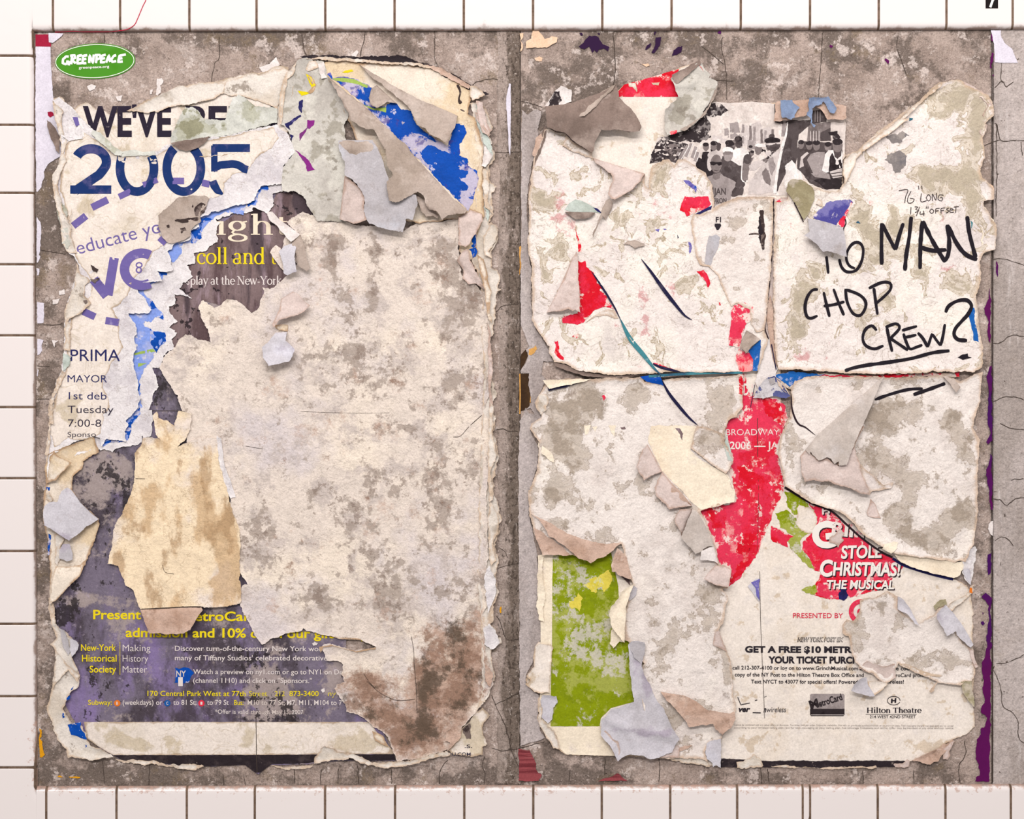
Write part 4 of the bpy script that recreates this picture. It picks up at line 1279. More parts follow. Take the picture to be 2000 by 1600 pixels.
# curled lips along the top of the 2005 sheet
Sheet('rolled_edge', 'A1 650,905 700,925 765,985 835,1050 860,1068 850,1090 800,1082 735,1020 670,965 640,930', M['olive_stain'], base=1.8, on=deb, rough=1.2, amp=.8, curl=(1, 5), parent=deb, sp=4, seed=901)
Sheet('rolled_edge', 'A1 1190,1000 1250,985 1400,965 1462,950 1440,980 1420,1000 1380,1030 1330,1048 1290,1052 1240,1035 1215,1015', M['taupe_dark'], base=2.2, on=deb, rough=.8, amp=.6, curl=(2, 8), parent=deb, sp=4)
Sheet('rolled_edge', 'A1 840,1060 870,1050 940,1042 1000,1058 1080,1052 1085,1084 980,1088 850,1092', M['olive_stain'], base=1.8, on=deb, rough=1., amp=.8, parent=deb, sp=4)
# large digits
K = K3


def q(c, u, v): return PL('%s %f,%f' % (c, u, v))[0]


def ell(c, cx, cy, rx, ry, a0, a1, n=40):
    t = np.radians(np.linspace(a0, a1, n))
    k = CROP[c][2]; o = q(c, cx, cy)
    return np.stack([o[0] + rx / k * np.cos(t), o[1] + ry / k * np.sin(t)], 1)


d2 = np.concatenate([ell('A1', 634, 1125, 107, 90, 205, 380, 26), PL('A1 715,1185 690,1215 520,1330')])
strokes('lettering', deb, [
    (resample(d2, 3, False), 18.), (PL('A1 490,1318 775,1318'), 16.5)],
    M['ink_blue'], .6, curve=False, label='large worn navy digit 2')
strokes('lettering', deb, [(ell('A1', 953, 1170, 118, 162, -31, 211, 60), 17.)], M['ink_blue'], .6, curve=False, label='first large navy digit 0')
strokes('lettering', deb, [(ell('A1', 1278, 1170, 118, 162, -57, 237, 60), 17.)], M['ink_blue'], .6, curve=False, label='second large navy digit 0')
strokes('lettering', deb, [
    (PL('A1 1478,1030 1737,1030'), 15.5), (PL('A1 1490,1012 1490,1192'), 12.5), (np.concatenate([PL('A1 1478,1172 1530,1148'), ell('A1', 1612, 1240, 110, 100, 258, 318, 18), PL('A1 1722,1180')]), 15.), (PL('A1 1478,1258 1490,1290 1512,1325 1548,1350'), np.array([15., 16, 13, 4]))],
    M['ink_blue'], .6, curve=False, label='large navy digit 5, torn at its bowl')
strokes('dash_mark', deb, [(PL('A1 640,1442 750,1388'), 14), (PL('A1 510,1570 600,1500'), 14), (PL('A1 828,1368 910,1330'), 12), (PL('A1 995,1285 1050,1270 1095,1250'), 11), (PL('A1 1200,1258 1280,1258'), 13), (PL('A1 1405,1270 1458,1282'), 13),
                           (PL('B1 580,812 662,850'), 14), (PL('B1 735,875 828,890'), 14), (PL('B1 1110,300 1155,340'), 13), (PL('B1 1100,250 1120,220'), 8)], M['ink_purple'], .6, curve=False, split=True)
texts('lettering', deb, [('educate yo', 'B1 545,418 1128,262', 92, -.004)], M['ink_purple'], .6, label='purple word educate, set on a slant')
strokes('lettering', deb, [(PL('B1 655,590 745,705'), 19), (PL('B1 796,440 752,700'), 18), (ell('B1', 985, 520, 118, 112, 60, 300, 44), 18.5)], M['ink_purple'], .62, curve=False, label='large purple letters VO')
strokes('lettering', deb, [(ell('B1', 968, 490, 20, 16, 0, 360, 20), 2.6), (ell('B1', 966, 525, 17, 18, 0, 360, 20), 2.8)], M['ink_purple'], .62, curve=False)
texts('lettering', deb, [('PRIMA', 'B1 492,1157 835,1157', 80, .0), ('MAYOR', 'B1 472,1304 745,1305', 50, -.004), ('1st deb', 'B1 480,1422 742,1424', 50, -.004)], M['ink_navy'], .6, label='navy lettering about a primary')
texts('lettering', deb, [('Tuesday', 'B1 472,1517 790,1518', 50, -.004), ('7:00-8', 'C1 475,190 705,191', 50, -.004), ('Sponso', 'C1 472,262 670,260', 34, -.004)], M['ink_dark'], .6, label='dark grey lettering with a day and time')
# left torn edge of the sheet: rolled plies
for p, mt, b in [('A1 372,700 440,760 430,860 470,990 450,1060 470,1130 420,1220 400,1290 430,1370 450,1480 490,1560 B1 500,100 500,300 540,410 470,400 430,330 430,200 400,100 A1 395,1450 385,1370 370,1290 375,1220 420,1130 430,1060 425,950 395,850', 'wall_white', 8.0),
                 ('B1 545,480 565,560 640,590 600,640 590,700 640,760 560,830 500,860 470,890 455,860 470,760 520,640 530,560', 'wall_white', 8.4),
                 ('B1 410,40 470,100 480,240 495,330 470,395 440,340 425,240 405,130', 'olive_stain', 7.0),
                 ('B1 440,1100 500,1130 480,1200 440,1225 445,1160', 'pale_green', 7.0),
                 ('B1 460,880 500,900 490,1080 455,1090 450,980', 'wall_white', 7.4),
                 ('B1 440,1220 470,1240 420,1330 385,1400 370,1500 385,1600 350,1600 355,1500 360,1420 400,1290', 'wall_white', 7.6),
                 ('C1 350,0 385,20 375,120 360,200 350,330 330,440 322,420 330,320 345,200', 'wall_white', 7.4)]:
    Sheet('torn_edge', p, M[mt], base=b, rough=1.8, amp=1.6, sc=18, crk=1.6, csc=16, curl=(2.5, 9), parent=deb, sp=4.5, thick=1.2, stain=[('B1 600,700', 60, 80, 1.1), ('A1 430,1450', 50, 100, .8), ('C1 350,100', 50, 200, .4)])
patch('mould_blot', fl, ['B1 635,490 690,520 680,540 650,535', 'B1 590,745 610,735 618,755 600,765', 'B1 630,590 700,575 660,620'], M['dark_blot'], .6, rough=1.5, parent=deb.o, sp=4)
Sheet('torn_edge', 'A1 332,830 350,850 380,890 415,950 412,1060 390,1050 370,990 345,940 330,880', M['taupe_dark'], base=2.6, rough=1.2, amp=.8, curl=(2, 6), parent=deb, sp=4)

# ---- tan sheet at the lower left
tanl = Sheet('tan_paper_sheet', 'C1 335,380 430,335 570,290 650,265 690,335 690,372 610,402 580,430 570,482 510,542 500,620 560,720 690,830 690,880 660,970 630,1060 560,1222 470,1312 400,1392 355,1415 345,1300 352,1200 345,1100 330,950 305,880 305,690 320,600 318,480',
             M['cream_arc'], base=4.2, rough=1.6, amp=.7, crk=.5, csc=26, curl=(3, 14), label='tan torn sheet at the panel\'s lower left, holding a lilac folded piece', cat='torn paper', tint=[('C1 560,950', 120, 120, 1.0), ('C1 450,500', 100, 100, .6)])
Sheet('flap', 'C1 350,400 380,362 420,400 510,440 470,480 430,512 400,560 330,582 325,560', M['cream_arc'], base=7, rough=.9, amp=.8, parent=tanl, fold='C1 380,362 325,570', r=3, lift=3, sp=5)
Sheet('flap', 'C1 315,740 350,715 410,710 430,642 470,612 500,632 560,712 640,792 690,832 600,890 560,930 490,980 420,930 330,872 315,820', M['lilac'], base=6.5, rough=1.0, amp=.7, parent=tanl, fold='C1 470,612 690,832', r=3.5, lift=6, slope=.02, sp=5, label='smooth lilac grey folded piece')
Sheet('flap', 'C1 418,1040 440,1005 490,1003 515,1070 512,1112 470,1122 420,1100', M['lilac'], base=7, rough=.8, amp=.4, parent=tanl, lift=2, fold='C1 418,1040 440,1005', r=2, sp=4, label='small pale lilac bit')
Sheet('flap', 'C1 395,1160 480,1162 560,1150 600,1110 590,1160 560,1225 470,1312 400,1392 352,1420 365,1300', M['cream_arc'], base=6.6, rough=1.0, amp=.8, parent=tanl, fold='C1 395,1160 560,1150', r=3, lift=3, sp=5)
Sheet('torn_edge', 'C1 320,600 345,640 375,690 350,720 320,690', M['wall_white'], base=6.5, rough=1.4, amp=1.2, crk=1.5, csc=14, parent=tanl, sp=4)
Sheet('torn_edge', 'C1 380,940 430,930 450,980 420,1010 430,1100 400,1150 385,1130 390,1060', M['wall_white'], base=6.5, rough=1.4, amp=1.2, crk=1.8, csc=14, parent=tanl, sp=4, stain=[('C1 400,950', 60, 50, 1.0)])
patch('blue_print', tanl, ['C1 340,930 358,940 350,1080 333,1085', 'C1 325,605 348,612 345,635 325,635'], M['blue'], .5, rough=1, sp=4)

# ---- crumpled torn edge of the museum poster, bottom left
edg = Sheet('crumpled_paper_edge', 'D1 345,60 385,130 392,230 430,270 470,310 510,350 550,380 545,420 520,450 500,470 525,520 545,560 565,600 555,640 540,680 500,720 470,770 440,840 470,870 500,920 570,960 600,1000 612,1060 640,1090 700,1110 790,1160 700,1170 640,1190 540,1172 480,1170 468,1120 420,1060 380,980 345,900 328,840 345,760 370,640 385,500 385,420 360,380 400,340 370,270 345,180',
            M['wall_white'], base=5, rough=2.0, amp=1.6, sc=26, crk=1.4, csc=22, curl=(3, 12), sp=5.5, thick=1.2, label='crumpled cream torn edge at the panel\'s bottom left corner, with blue bits', cat='torn paper', stain=[('D1 470,600', 50, 60, .8), ('D1 420,280', 60, 90, .7), ('D1 520,1120', 70, 50, .7)])
patch('blue_print', edg, ['D1 470,945 510,935 565,925 560,960 575,985 592,1005 608,1050 560,1030 500,1008', 'D1 500,690 518,672 510,690 492,705', 'D1 470,750 490,735 488,765 465,775', 'D1 438,860 450,858 453,890 440,895', 'D1 598,1080 608,1090 600,1105'], M['blue'], .5, rough=1., sp=4)
Sheet('flap', 'D1 490,345 540,360 555,385 545,420 505,470 490,420', M['lilac'], base=8.4, rough=1.2, amp=.8, parent=edg, sp=4, curl=(2, 8))
Sheet('torn_edge', 'D1 415,270 450,290 500,430 480,460 440,390', M['slate_paper'], base=8, rough=1., amp=.8, parent=edg, sp=4, curl=(2, 6))
Sheet('torn_edge', 'D1 390,420 470,520 560,600 545,650 480,560 400,640 372,700 385,560', M['wall_white'], base=8, rough=1.2, amp=1.2, crk=1.2, csc=20, parent=edg, sp=4.5, curl=(2, 8))

# ---- grey green stained sheet, top centre
gg = Sheet('grey_stained_sheet', 'A2 270,560 300,500 360,430 380,410 430,405 470,430 510,420 545,430 560,500 570,540 600,560 680,700 720,800 690,870 690,960 720,1040 740,1250 700,1420 690,1545 500,1532 440,1440 400,1360 350,1332 260,1330 252,1280 262,1160 342,1060 335,1010 300,920 270,880 236,860 228,780 240,650',
           M['grey_stain'], base=6.8, rough=1.8, amp=.7, crk=.6, csc=30, curl=(2.5, 14), label='grey green water stained sheet at the top middle of the left panel', cat='torn paper',
           stain=[('A2 590,870', 50, 80, .8), ('A2 540,1000', 40, 70, .9), ('A2 470,1050', 50, 50, .9), ('A2 600,1130', 60, 60, .8), ('A2 330,620', 90, 70, .5), ('A2 520,560', 60, 40, .7), ('A2 520,1370', 60, 60, .7), ('A2 620,1330', 40, 60, .6), ('A2 380,1310', 30, 30, .8), ('A2 560,1500', 90, 40, .8), ('A2 650,560', 60, 200, .5)])
patch('ink_mark', gg, ['A2 418,515 470,550 490,590 460,612 440,570', 'A2 363,632 430,640 445,652 390,667'], M['yellow'], .4, rough=.6, sp=4)
patch('ink_mark', gg, ['A2 425,840 476,840 470,870 445,900 430,890', 'A2 345,1040 380,1070 440,1120 478,1180 430,1192 420,1150', 'A2 440,880 400,940 370,980 375,930'], M['magenta'], .4, rough=1.2, sp=4)
patch('ink_mark', gg, ['A2 372,700 400,690 398,740 385,785 370,760', 'A2 275,868 380,795 385,810 300,880 310,910 280,890', 'A2 308,935 335,945 325,985'], M['navy'], .4, rough=1.4, sp=4)
Sheet('rolled_edge', 'A2 415,480 440,430 490,425 510,470 470,490 430,500', M['wall_white'], base=9, rough=1.2, amp=.8, crk=1.2, csc=16, parent=gg, sp=4)
Sheet('flap', 'A2 500,450 545,430 555,520 570,545 530,550 510,490', M['white_scrap'], base=8.6, rough=1., amp=.8, curl=(2, 6), parent=gg, sp=4)
Sheet('flap', 'A2 418,515 460,530 492,590 480,630 450,655 430,645 470,600', M['cream_arc'], base=7.5, rough=.8, amp=.4, parent=gg, sp=4)
Sheet('torn_edge', 'A2 228,780 240,650 260,580 300,500 360,430 330,520 290,560 275,640 262,760 250,860 236,870', M['wall_white'], base=8.4, rough=1.4, amp=1.4, crk=1.2, csc=14, curl=(2, 6), parent=gg, sp=4)

# ---- cream arched sheet with the blue print, and its big curls
arcs = Sheet('arched_cream_sheet', 'A2 520,470 560,432 600,428 700,428 800,438 1000,448 1150,448 1300,480 1400,530 1500,580 1560,640 1562,700 1540,790 1590,820 1620,900 1650,1020 1642,1160 1645,1300 1655,1500 B2 1640,200 1600,300 1610,400 1560,460 1480,400 1480,170 1200,200 900,150 A2 1000,1300 800,1050 700,800 600,600',
             M['cream_arc'], base=5.4, rough=1.4, amp=.7, crk=.3, csc=40, curl=(2.5, 14), label='cream arched torn sheet with blue print, at the left panel\'s upper right', cat='torn paper', tint=[('A2 1560,1000', 90, 300, 1.0), ('A2 650,470', 200, 50, .8), ('A2 850,520', 100, 60, .5), ('B2 1580,250', 60, 200, .8)])
patch('blue_print', arcs, 'A2 563,512 590,505 610,540 700,535 760,545 800,575 850,590 880,610 870,680 880,740 970,740 980,720 1050,720 1080,760 1150,770 1160,830 1200,880 1280,940 1330,980 1400,1010 1440,920 1460,860 1520,870 1530,930 1490,1000 1480,1080 1540,1100 1545,1150 1600,1180 1615,1240 1600,1320 1580,1400 1545,1465 1100,1010 880,785 640,575', M['blue_lilac'], .25, rough=1.6,
      tint=[('A2 1080,790', 80, 80, 1.4), ('A2 1280,960', 110, 70, 1.4), ('A2 1350,1100', 130, 110, 1.5), ('A2 1430,1240', 150, 110, 1.5), ('A2 840,640', 60, 60, 1.2), ('A2 960,790', 110, 40, .7), ('A2 1490,900', 40, 60, .6)],
      stain=[('A2 1160,970', 90, 50, 1.5), ('A2 1000,880', 90, 60, .9), ('A2 1250,1110', 70, 50, 1.3), ('A2 1560,1280', 60, 110, 1.4), ('A2 1320,1010', 70, 40, .9), ('A2 720,620', 60, 50, .8), ('A2 1500,1400', 70, 60, .8)])
patch('blue_print', arcs, ['A2 985,730 1010,712 1055,735 1085,770 1150,775 1165,840 1215,905 1300,960 1330,985 1250,960 1150,900 1050,820 985,780', 'A2 1270,1010 1380,1050 1470,1090 1440,1130 1480,1180 1540,1190 1530,1240 1480,1235 1545,1290 1540,1320 1470,1330 1440,1345 1350,1240 1260,1150 1200,1060', 'A2 820,600 870,612 880,640 840,695 815,690'], M['blue'], .4, rough=2.2)
patch('green_line', arcs, ['A2 600,545 680,540 750,552 850,592 845,612 750,580 625,562', 'A2 815,728 860,740 900,752 940,745 975,742 975,782 930,770 880,762'], M['lime'], .45, rough=.7)
patch('ink_mark', arcs, 'A2 668,505 690,490 740,485 748,495 710,505', M['yellow'], .4, rough=.6, sp=4)
strokes('crease', arcs, [(PL('A2 1470,590 1490,640 1480,690 1495,720'), 7), (PL('A2 1490,760 1520,775'), 4)], M['dark_blot'], .5, wob=1.2)
# stacked rim over the arch; its near-black strip paints the shaded gap
for p, mt, b, cu in [('A2 380,397 450,384 600,382 760,396 900,396 1050,388 1090,395 1180,425 1300,455 1400,495 1500,545 1600,612 1692,658 1650,668 1560,625 1480,585 1400,540 1300,485 1150,450 1000,445 850,432 700,425 550,415 420,418', 'black_ink', 6.0, 1.0),
                     ('A2 420,410 560,402 700,415 850,420 1000,436 1150,440 1260,458 1300,478 1260,476 1150,458 1000,452 850,440 700,432 560,428', 'wall_white', 8.0, 2.5),
                     ('A2 1260,450 1330,465 1420,515 1500,565 1560,600 1545,620 1480,590 1400,545 1300,490', 'brown_fold', 8.0, 2.),
                     ('A2 1555,600 1600,600 1640,640 1655,670 1620,690 1575,705 1555,660', 'wall_white', 8.5, 2.)]:
    Sheet('rolled_edge', p, M[mt], base=b, rough=1.8, amp=1.0, sc=24, crk=.8, csc=18, curl=(cu, 6), parent=arcs, sp=4.5, thick=.8, stain=[('A2 1000,440', 500, 40, .5)])
Sheet('flap', 'A2 790,450 830,480 1000,585 1200,695 1472,806 1462,860 1440,920 1420,960 1400,1010 1320,960 1280,940 1250,900 1200,880 1150,785 1120,740 1000,640 950,590 890,560', M['taupe'], base=6.4, rough=1.2, amp=.7, sc=40, parent=arcs, fold='A2 790,450 1472,806', r=4.5, slope=.03, lift=7, sp=5, thick=.6, label='upper diagonal taupe curl')
Sheet('flap', 'A2 858,690 875,620 912,594 960,640 1050,722 980,712 950,740 912,757 870,730', M['taupe'], base=6.6, rough=.9, amp=.8, parent=arcs, fold='A2 912,594 1050,722', r=3, lift=5, sp=4, label='small taupe curl on the blue print')
Sheet('flap', 'A2 1588,780 1640,800 1660,880 1700,940 1690,960 1650,900 1610,840', M['pinkish'], base=7, rough=1., amp=.8, curl=(3, 8), parent=arcs, sp=4)

# ---- hanging sheets under the main diagonal curl
hang = Sheet('hanging_paper_sheet', 'A2 650,985 700,975 800,980 885,980 940,1080 1010,1300 1180,1360 1200,1420 1160,1540 B2 1120,175 1105,235 1095,265 1030,255 980,250 920,228 860,210 845,170 825,130 A2 835,1390 780,1290 700,1225 692,1130 655,1060', M['slate_paper'], base=9, rough=1.2, amp=.8, sc=70, curl=(3, 20), thick=.7,
             fold='A2 648,978 886,978', r=5, slope=.012, lift=3, label='blue grey hanging sheet under the large diagonal curl', cat='torn paper')
Sheet('flap', 'A2 650,985 700,978 885,982 930,1040 945,1100 870,1100 830,1105 790,1115 730,1100 690,1100 660,1060', M['taupe'], base=11, rough=1.4, amp=.7, parent=hang, fold='A2 648,980 886,980', r=5, lift=1.5, sp=5, stain=[('A2 760,1050', 100, 30, .8)])
Sheet('flap', 'A2 690,1225 740,1258 800,1312 836,1390 826,1450 848,1530 B2 835,185 775,212 720,195 655,176 A2 670,1400', M['pinkish'], base=13, rough=1.1, amp=.8, sc=40, parent=hang, fold='A2 690,1225 655,1530', r=3, lift=4, sp=5, label='narrow pinkish hanging piece')
Sheet('flap', 'A2 736,1370 785,1410 840,1490 826,1530 B2 800,180 775,208 750,150', M['taupe'], base=16, rough=1.0, amp=.6, parent=hang, lift=2, fold='A2 736,1370 760,1540', r=2, sp=5)
Sheet('flap', 'A2 1180,1345 1210,1370 1260,1410 1340,1500 1335,1524 1300,1505 1260,1512 1225,1480 1205,1420', M['taupe'], base=12, rough=1.1, amp=.6, parent=hang, fold='A2 1180,1345 1340,1500', r=3, lift=3, sp=5)
Sheet('flap', 'A2 570,535 640,592 870,780 945,855 1100,1000 1250,1172 1450,1392 1542,1466 1520,1484 1490,1495 1430,1500 1400,1520 1372,1542 1330,1480 1270,1460 1240,1370 1200,1340 1140,1370 1100,1400 1050,1422 1000,1400 985,1330 990,1280 1032,1230 990,1180 970,1050 930,980 910,940 885,905 840,912 790,890 740,850 690,740 640,660',
      M['taupe'], base=11, rough=1.6, amp=.9, sc=45, crk=.5, csc=36, parent=hang, fold='A2 570,535 1542,1466', r=6, slope=.03, lift=7, sp=5.5, thick=.7, stain=[('A2 1080,1050', 80, 90, 1.4), ('A2 1250,1230', 60, 60, 1.2), ('A2 900,850', 60, 60, .8), ('A2 1400,1400', 90, 70, .9)],
      bumps=[('r', 'A2 880,900 950,860', 4, 2), ('r', 'A2 1040,1270 1200,1320', 6, 2), ('r', 'A2 1110,1150 1140,1250 1210,1290', 7, 2.5)], label='large taupe curl rolled along a diagonal')
for p, mt, b in [('A2 1480,1510 1560,1462 1640,1490 1645,1545 B2 1640,195 1600,270 1555,350 1530,372 1480,350 1480,165', 'pinkish', 11), ('B2 1465,460 1500,400 1540,380 1555,420 1560,470 1610,560 1664,668 1600,620 1550,620 1510,580 1512,530', 'pinkish', 10)]:
    Sheet('flap', p, M[mt], base=b, rough=1.3, amp=1.0, sc=40, crk=.6, csc=24, parent=hang, lift=3, fold=' '.join(p.split()[:2]) + (' 1640,1490' if '1480,1510' in p else ' 1664,668'), r=2.5, sp=5)
Sheet('flap', 'A2 1555,1450 1640,1485 1655,1510 1600,1500 1545,1475', M['cream_arc'], base=11, rough=.8, amp=.5, parent=hang, sp=4)
patch('blue_print', arcs, ['B2 1570,310 1590,280 1615,235 1605,290 1600,330 1580,372 1562,360', 'B2 1548,382 1600,370 1612,390 1600,432 1580,442'], M['blue'], .5, rough=1.5, sp=4)

# ---- ragged plies down the right side of the left panel
pl1 = Sheet('ragged_edge_plies', 'A2 1560,720 1640,715 1700,830 1712,910 1690,950 1730,1090 1690,1162 1700,1270 1742,1290 1700,1380 1722,1490 1690,1560 B2 1712,190 1760,240 1742,330 1700,412 1722,440 1700,500 1742,530 1772,580 1750,650 1775,668 1742,682 1732,800 1720,900 1700,1000 1716,1130 1710,1280 1742,1380 1702,1500 C2 1705,60 1732,120 1722,250 1756,400 1722,560 1732,680 1772,800 1760,940 1732,1000 1756,1110 1732,1250 1752,1340 1702,1480 1692,1600 D2 1742,40 1702,120 1692,250 1742,290 1772,370 1712,422 1702,500 1726,600 1702,690 1670,760 1600,860 1640,700 1640,300 C2 1620,1400 1620,600 B2 1650,1300 1640,700 1580,450 1600,200 A2 1600,1400 1620,1100 1590,900',
            M['wall_white'], base=2.6, rough=2.6, amp=1.4, sc=22, crk=1.0, csc=18, curl=(4, 10), sp=5, thick=1.2, label='ragged cream plies of torn paper down the left panel\'s right side', cat='torn paper')
for p, mt, b in [('A2 1600,720 1640,790 1680,900 1720,1085 1690,1060 1650,980 1610,860', 'pale_green', 6), ('A2 1600,700 1650,720 1665,790 1690,900 1712,910 1680,950 1650,930 1620,850', 'pinkish', 8), ('A2 1660,1020 1710,1085 1690,1140 1660,1165 1640,1150', 'white_scrap', 8),
                 ('A2 1650,1170 1690,1190 1690,1280 1680,1400 1720,1500 1660,1440 1645,1280', 'wall_white', 8), ('A2 1660,1380 1690,1460 1680,1560 B2 1690,200 1670,180', 'pale_green', 6), ('B2 1600,420 1650,450 1680,560 1700,680 1690,800 1710,900 1680,860 1660,700 1640,600', 'cream_arc', 9),
                 ('B2 1700,200 1750,220 1740,320 1690,400 1720,440 1660,420 1650,300', 'wall_white', 8), ('B2 1680,900 1705,960 1700,1100 1715,1200 1700,1350 1720,1450 1690,1500 1685,1200', 'pinkish', 7), ('C2 1690,0 1720,60 1715,250 1745,400 1700,500 1720,700 1690,720 1680,450 1690,200', 'wall_white', 8),
                 ('C2 1690,700 1760,820 1750,930 1720,1000 1740,1110 1715,1160 1690,1100 1680,860', 'wall_white', 7), ('C2 1690,1150 1735,1250 1745,1330 1690,1480 1670,1400 1650,1240', 'torn_white', 8), ('D2 1690,240 1735,290 1768,370 1710,420 1660,380 1650,280', 'torn_white', 8), ('D2 1670,520 1720,580 1700,680 1660,640', 'brown_fold', 8)]:
    Sheet('torn_edge', p, M[mt], base=b, rough=1.8, amp=1.2, sc=16, crk=1.2, csc=14, curl=(2, 6), parent=pl1, sp=4.5, thick=.8)

# ---- the big stained sheet
big = Sheet('stained_backing_sheet', 'B1 1110,1210 1130,1150 1160,1110 1200,1070 1230,1035 1290,970 1370,1000 1465,1032 1440,930 1400,860 1375,775 1412,730 1490,792 1540,760 1580,730 1640,735 1680,760 1750,830 1785,795 1815,740 1830,690 1830,640 1870,660 1910,640 B2 250,600 300,560 360,480 250,420 270,300 350,270 280,190 320,170 400,120 500,160 560,190 650,180 760,210 860,215 1100,255 1200,190 1370,190 1480,170 1480,350 1480,450 1500,560 1600,620 1662,690 1682,800 1692,950 1702,1150 1692,1300 1692,1400 1652,1500 1700,1590 C2 1702,0 1702,200 1692,480 1672,650 1682,900 1682,1100 1662,1250 1682,1400 1642,1500 1662,1600 D2 1652,250 1662,400 1702,560 1722,640 1652,790 1592,860 1502,960 1492,1030 1402,1120 1292,1150 1162,1190 1050,1197 1020,1130 990,1030 950,990 880,960 845,920 800,890 740,865 700,850 690,810 640,730 615,690 690,640 660,590 680,522 640,500 560,500 540,440 510,400 590,385 760,430 905,405 895,395 800,352 680,340 580,330 500,310 420,295 400,272 390,290 300,310 250,320 180,350 110,390 70,330 30,250 D1 1700,180 1670,110 C1 1660,1330 1690,1290 1720,1290 1660,1180 1640,1000 1600,700 1500,330 1400,320 1300,300 1290,150 1330,100 1260,80 B1 1240,1400 1170,1310 1130,1240',
            M['back'], base=4.6, rough=1.8, amp=.8, sc=90, crk=.22, csc=50, curl=(2.0, 14), sp=7.5, thick=.6, label='very large cream grey stained sheet filling the middle of the left panel', cat='torn paper',
            stain=[('B2 620,330', 60, 60, 1.8), ('B2 590,450', 50, 70, 1.8), ('B2 480,300', 140, 70, .7), ('B2 610,640', 25, 150, 1.1), ('B2 700,750', 45, 130, 1.5), ('B2 740,960', 60, 90, 1.2), ('B2 890,420', 40, 150, 1.5), ('B2 890,720', 40, 160, 1.5), ('B2 1000,400', 80, 40, .9), ('B2 1190,330', 20, 140, 1.0), ('B2 1350,330', 120, 70, 1.0), ('B2 1400,480', 140, 110, 1.1), ('B2 1370,600', 60, 60, 1.2), ('B2 1560,700', 100, 60, 1.1),
                   ('B2 1390,930', 60, 60, 1.3), ('B2 1550,760', 130, 150, .7), ('B2 780,1110', 120, 60, 1.1), ('B2 900,1090', 120, 60, .7), ('B2 780,1260', 180, 80, 1.0), ('B2 800,1370', 90, 60, 1.1), ('B2 1050,1220', 90, 60, .9), ('B2 1330,1400', 110, 90, .9), ('B2 1550,1340', 140, 160, .9), ('B2 1520,1000', 150, 260, .7), ('B2 450,1140', 160, 100, .6), ('B2 370,1390', 60, 60, .7), ('B1 1300,1100', 120, 100, .5), ('B1 1550,860', 100, 90, .5), ('B2 520,1050', 100, 110, .6),
                   ('C2 900,230', 100, 70, 1.0), ('C2 1150,200', 150, 50, 1.0), ('C2 870,580', 90, 90, 1.0), ('C2 1030,560', 100, 90, .8), ('C2 1260,570', 80, 70, 1.0), ('C2 1360,400', 90, 160, 1.1), ('C2 1350,700', 110, 110, 1.3), ('C2 1330,830', 100, 90, 1.0), ('C2 630,700', 110, 100, 1.1), ('C2 760,850', 100, 110, 1.1), ('C2 500,640', 50, 50, 1.1), ('C2 850,1050', 110, 50, 1.3), ('C2 730,1140', 30, 80, 1.4), ('C2 1050,1150', 120, 80, .9), ('C2 910,1300', 80, 110, 1.2), ('C2 1020,1320', 80, 60, 1.1), ('C2 1390,1350', 70, 60, 1.4), ('C2 1400,1000', 130, 50, .9), ('C2 1200,1300', 70, 70, .7),
                   ('C2 450,1310', 90, 70, .9), ('C2 530,1380', 40, 90, 1.1), ('C2 660,1450', 60, 50, 1.4), ('C2 850,1430', 90, 30, 1.2), ('C2 1020,1435', 80, 25, 1.2), ('C2 450,1460', 90, 80, .9), ('C2 40,980', 120, 160, .9), ('C2 220,1270', 90, 60, .9), ('C2 1580,450', 60, 120, 1.1), ('C2 1560,1350', 90, 200, .9), ('D2 1050,260', 60, 110, 1.2), ('C1 1800,950', 120, 160, .8)],
            tint=[('D2 1180,500 1330,180 1600,200 1700,560 1720,640 1500,960 1400,1120 1050,1195 950,990 800,890 690,810 640,700 730,590 820,580 1000,700 1160,780', 110, 1.0), ('D2 1250,650', 80, 170, .7), ('D2 1240,960', 70, 80, .55), ('D2 1480,800', 120, 70, .5), ('D2 930,900', 70, 70, .45), ('D2 1060,1060', 80, 70, .5), ('D2 1260,330', 60, 120, .3), ('D2 1550,620', 60, 120, .35), ('D2 860,660', 60, 50, .3), ('C2 1620,1300', 60, 200, .35)],
            bumps=[('r', 'D2 1150,330 1170,480 1185,780 1200,970', 6, 1.8), ('r', 'D2 830,620 900,700 1030,770 1170,770', 6, 1.6), ('r', 'D2 760,430 905,405', 5, 2.0), ('r', 'D2 520,400 590,390 760,430', 5, 1.5), ('g', 'C1 1700,760', 26, 20, 5), ('g', 'C1 1650,880', 16, 30, 4), ('r', 'D2 110,385 250,322 390,292', 5, 2.)])
strokes('crease', big, [(PL('D2 1150,330 1165,420 1170,520 1185,700 1190,860'), .9), (PL('D2 840,640 930,720 1030,770 1100,775 1175,765'), .9), (PL('D2 820,590 860,650 900,690'), .8), (PL('C2 380,85 700,95 1000,95'), .5), (PL('C2 0,325 120,345'), .9), (PL('C2 1560,180 1640,110'), 1.), (PL('C2 1440,262 1490,255 1550,190'), 1.)], M['crack'], .3, wob=.5)
Sheet('torn_edge', 'D2 505,402 590,386 760,430 905,406 902,418 860,425 760,436 700,420 600,395 540,400 520,440 515,420', M['cream_arc'], base=7.4, rough=1.0, amp=.6, curl=(1.5, 5), parent=big, sp=4)
Sheet('torn_edge', 'D2 590,330 680,340 800,345 805,356 740,352 640,345', M['cream_arc'], base=6.5, rough=.8, amp=.5, parent=big, sp=4)
Sheet('torn_edge', 'D2 1395,985 1480,945 1500,960 1495,1030 1400,1125 1420,1060 1385,1050', M['brown_fold'], base=7., rough=1.2, amp=1., crk=1.6, csc=18, parent=big, sp=4.5, curl=(2, 6))
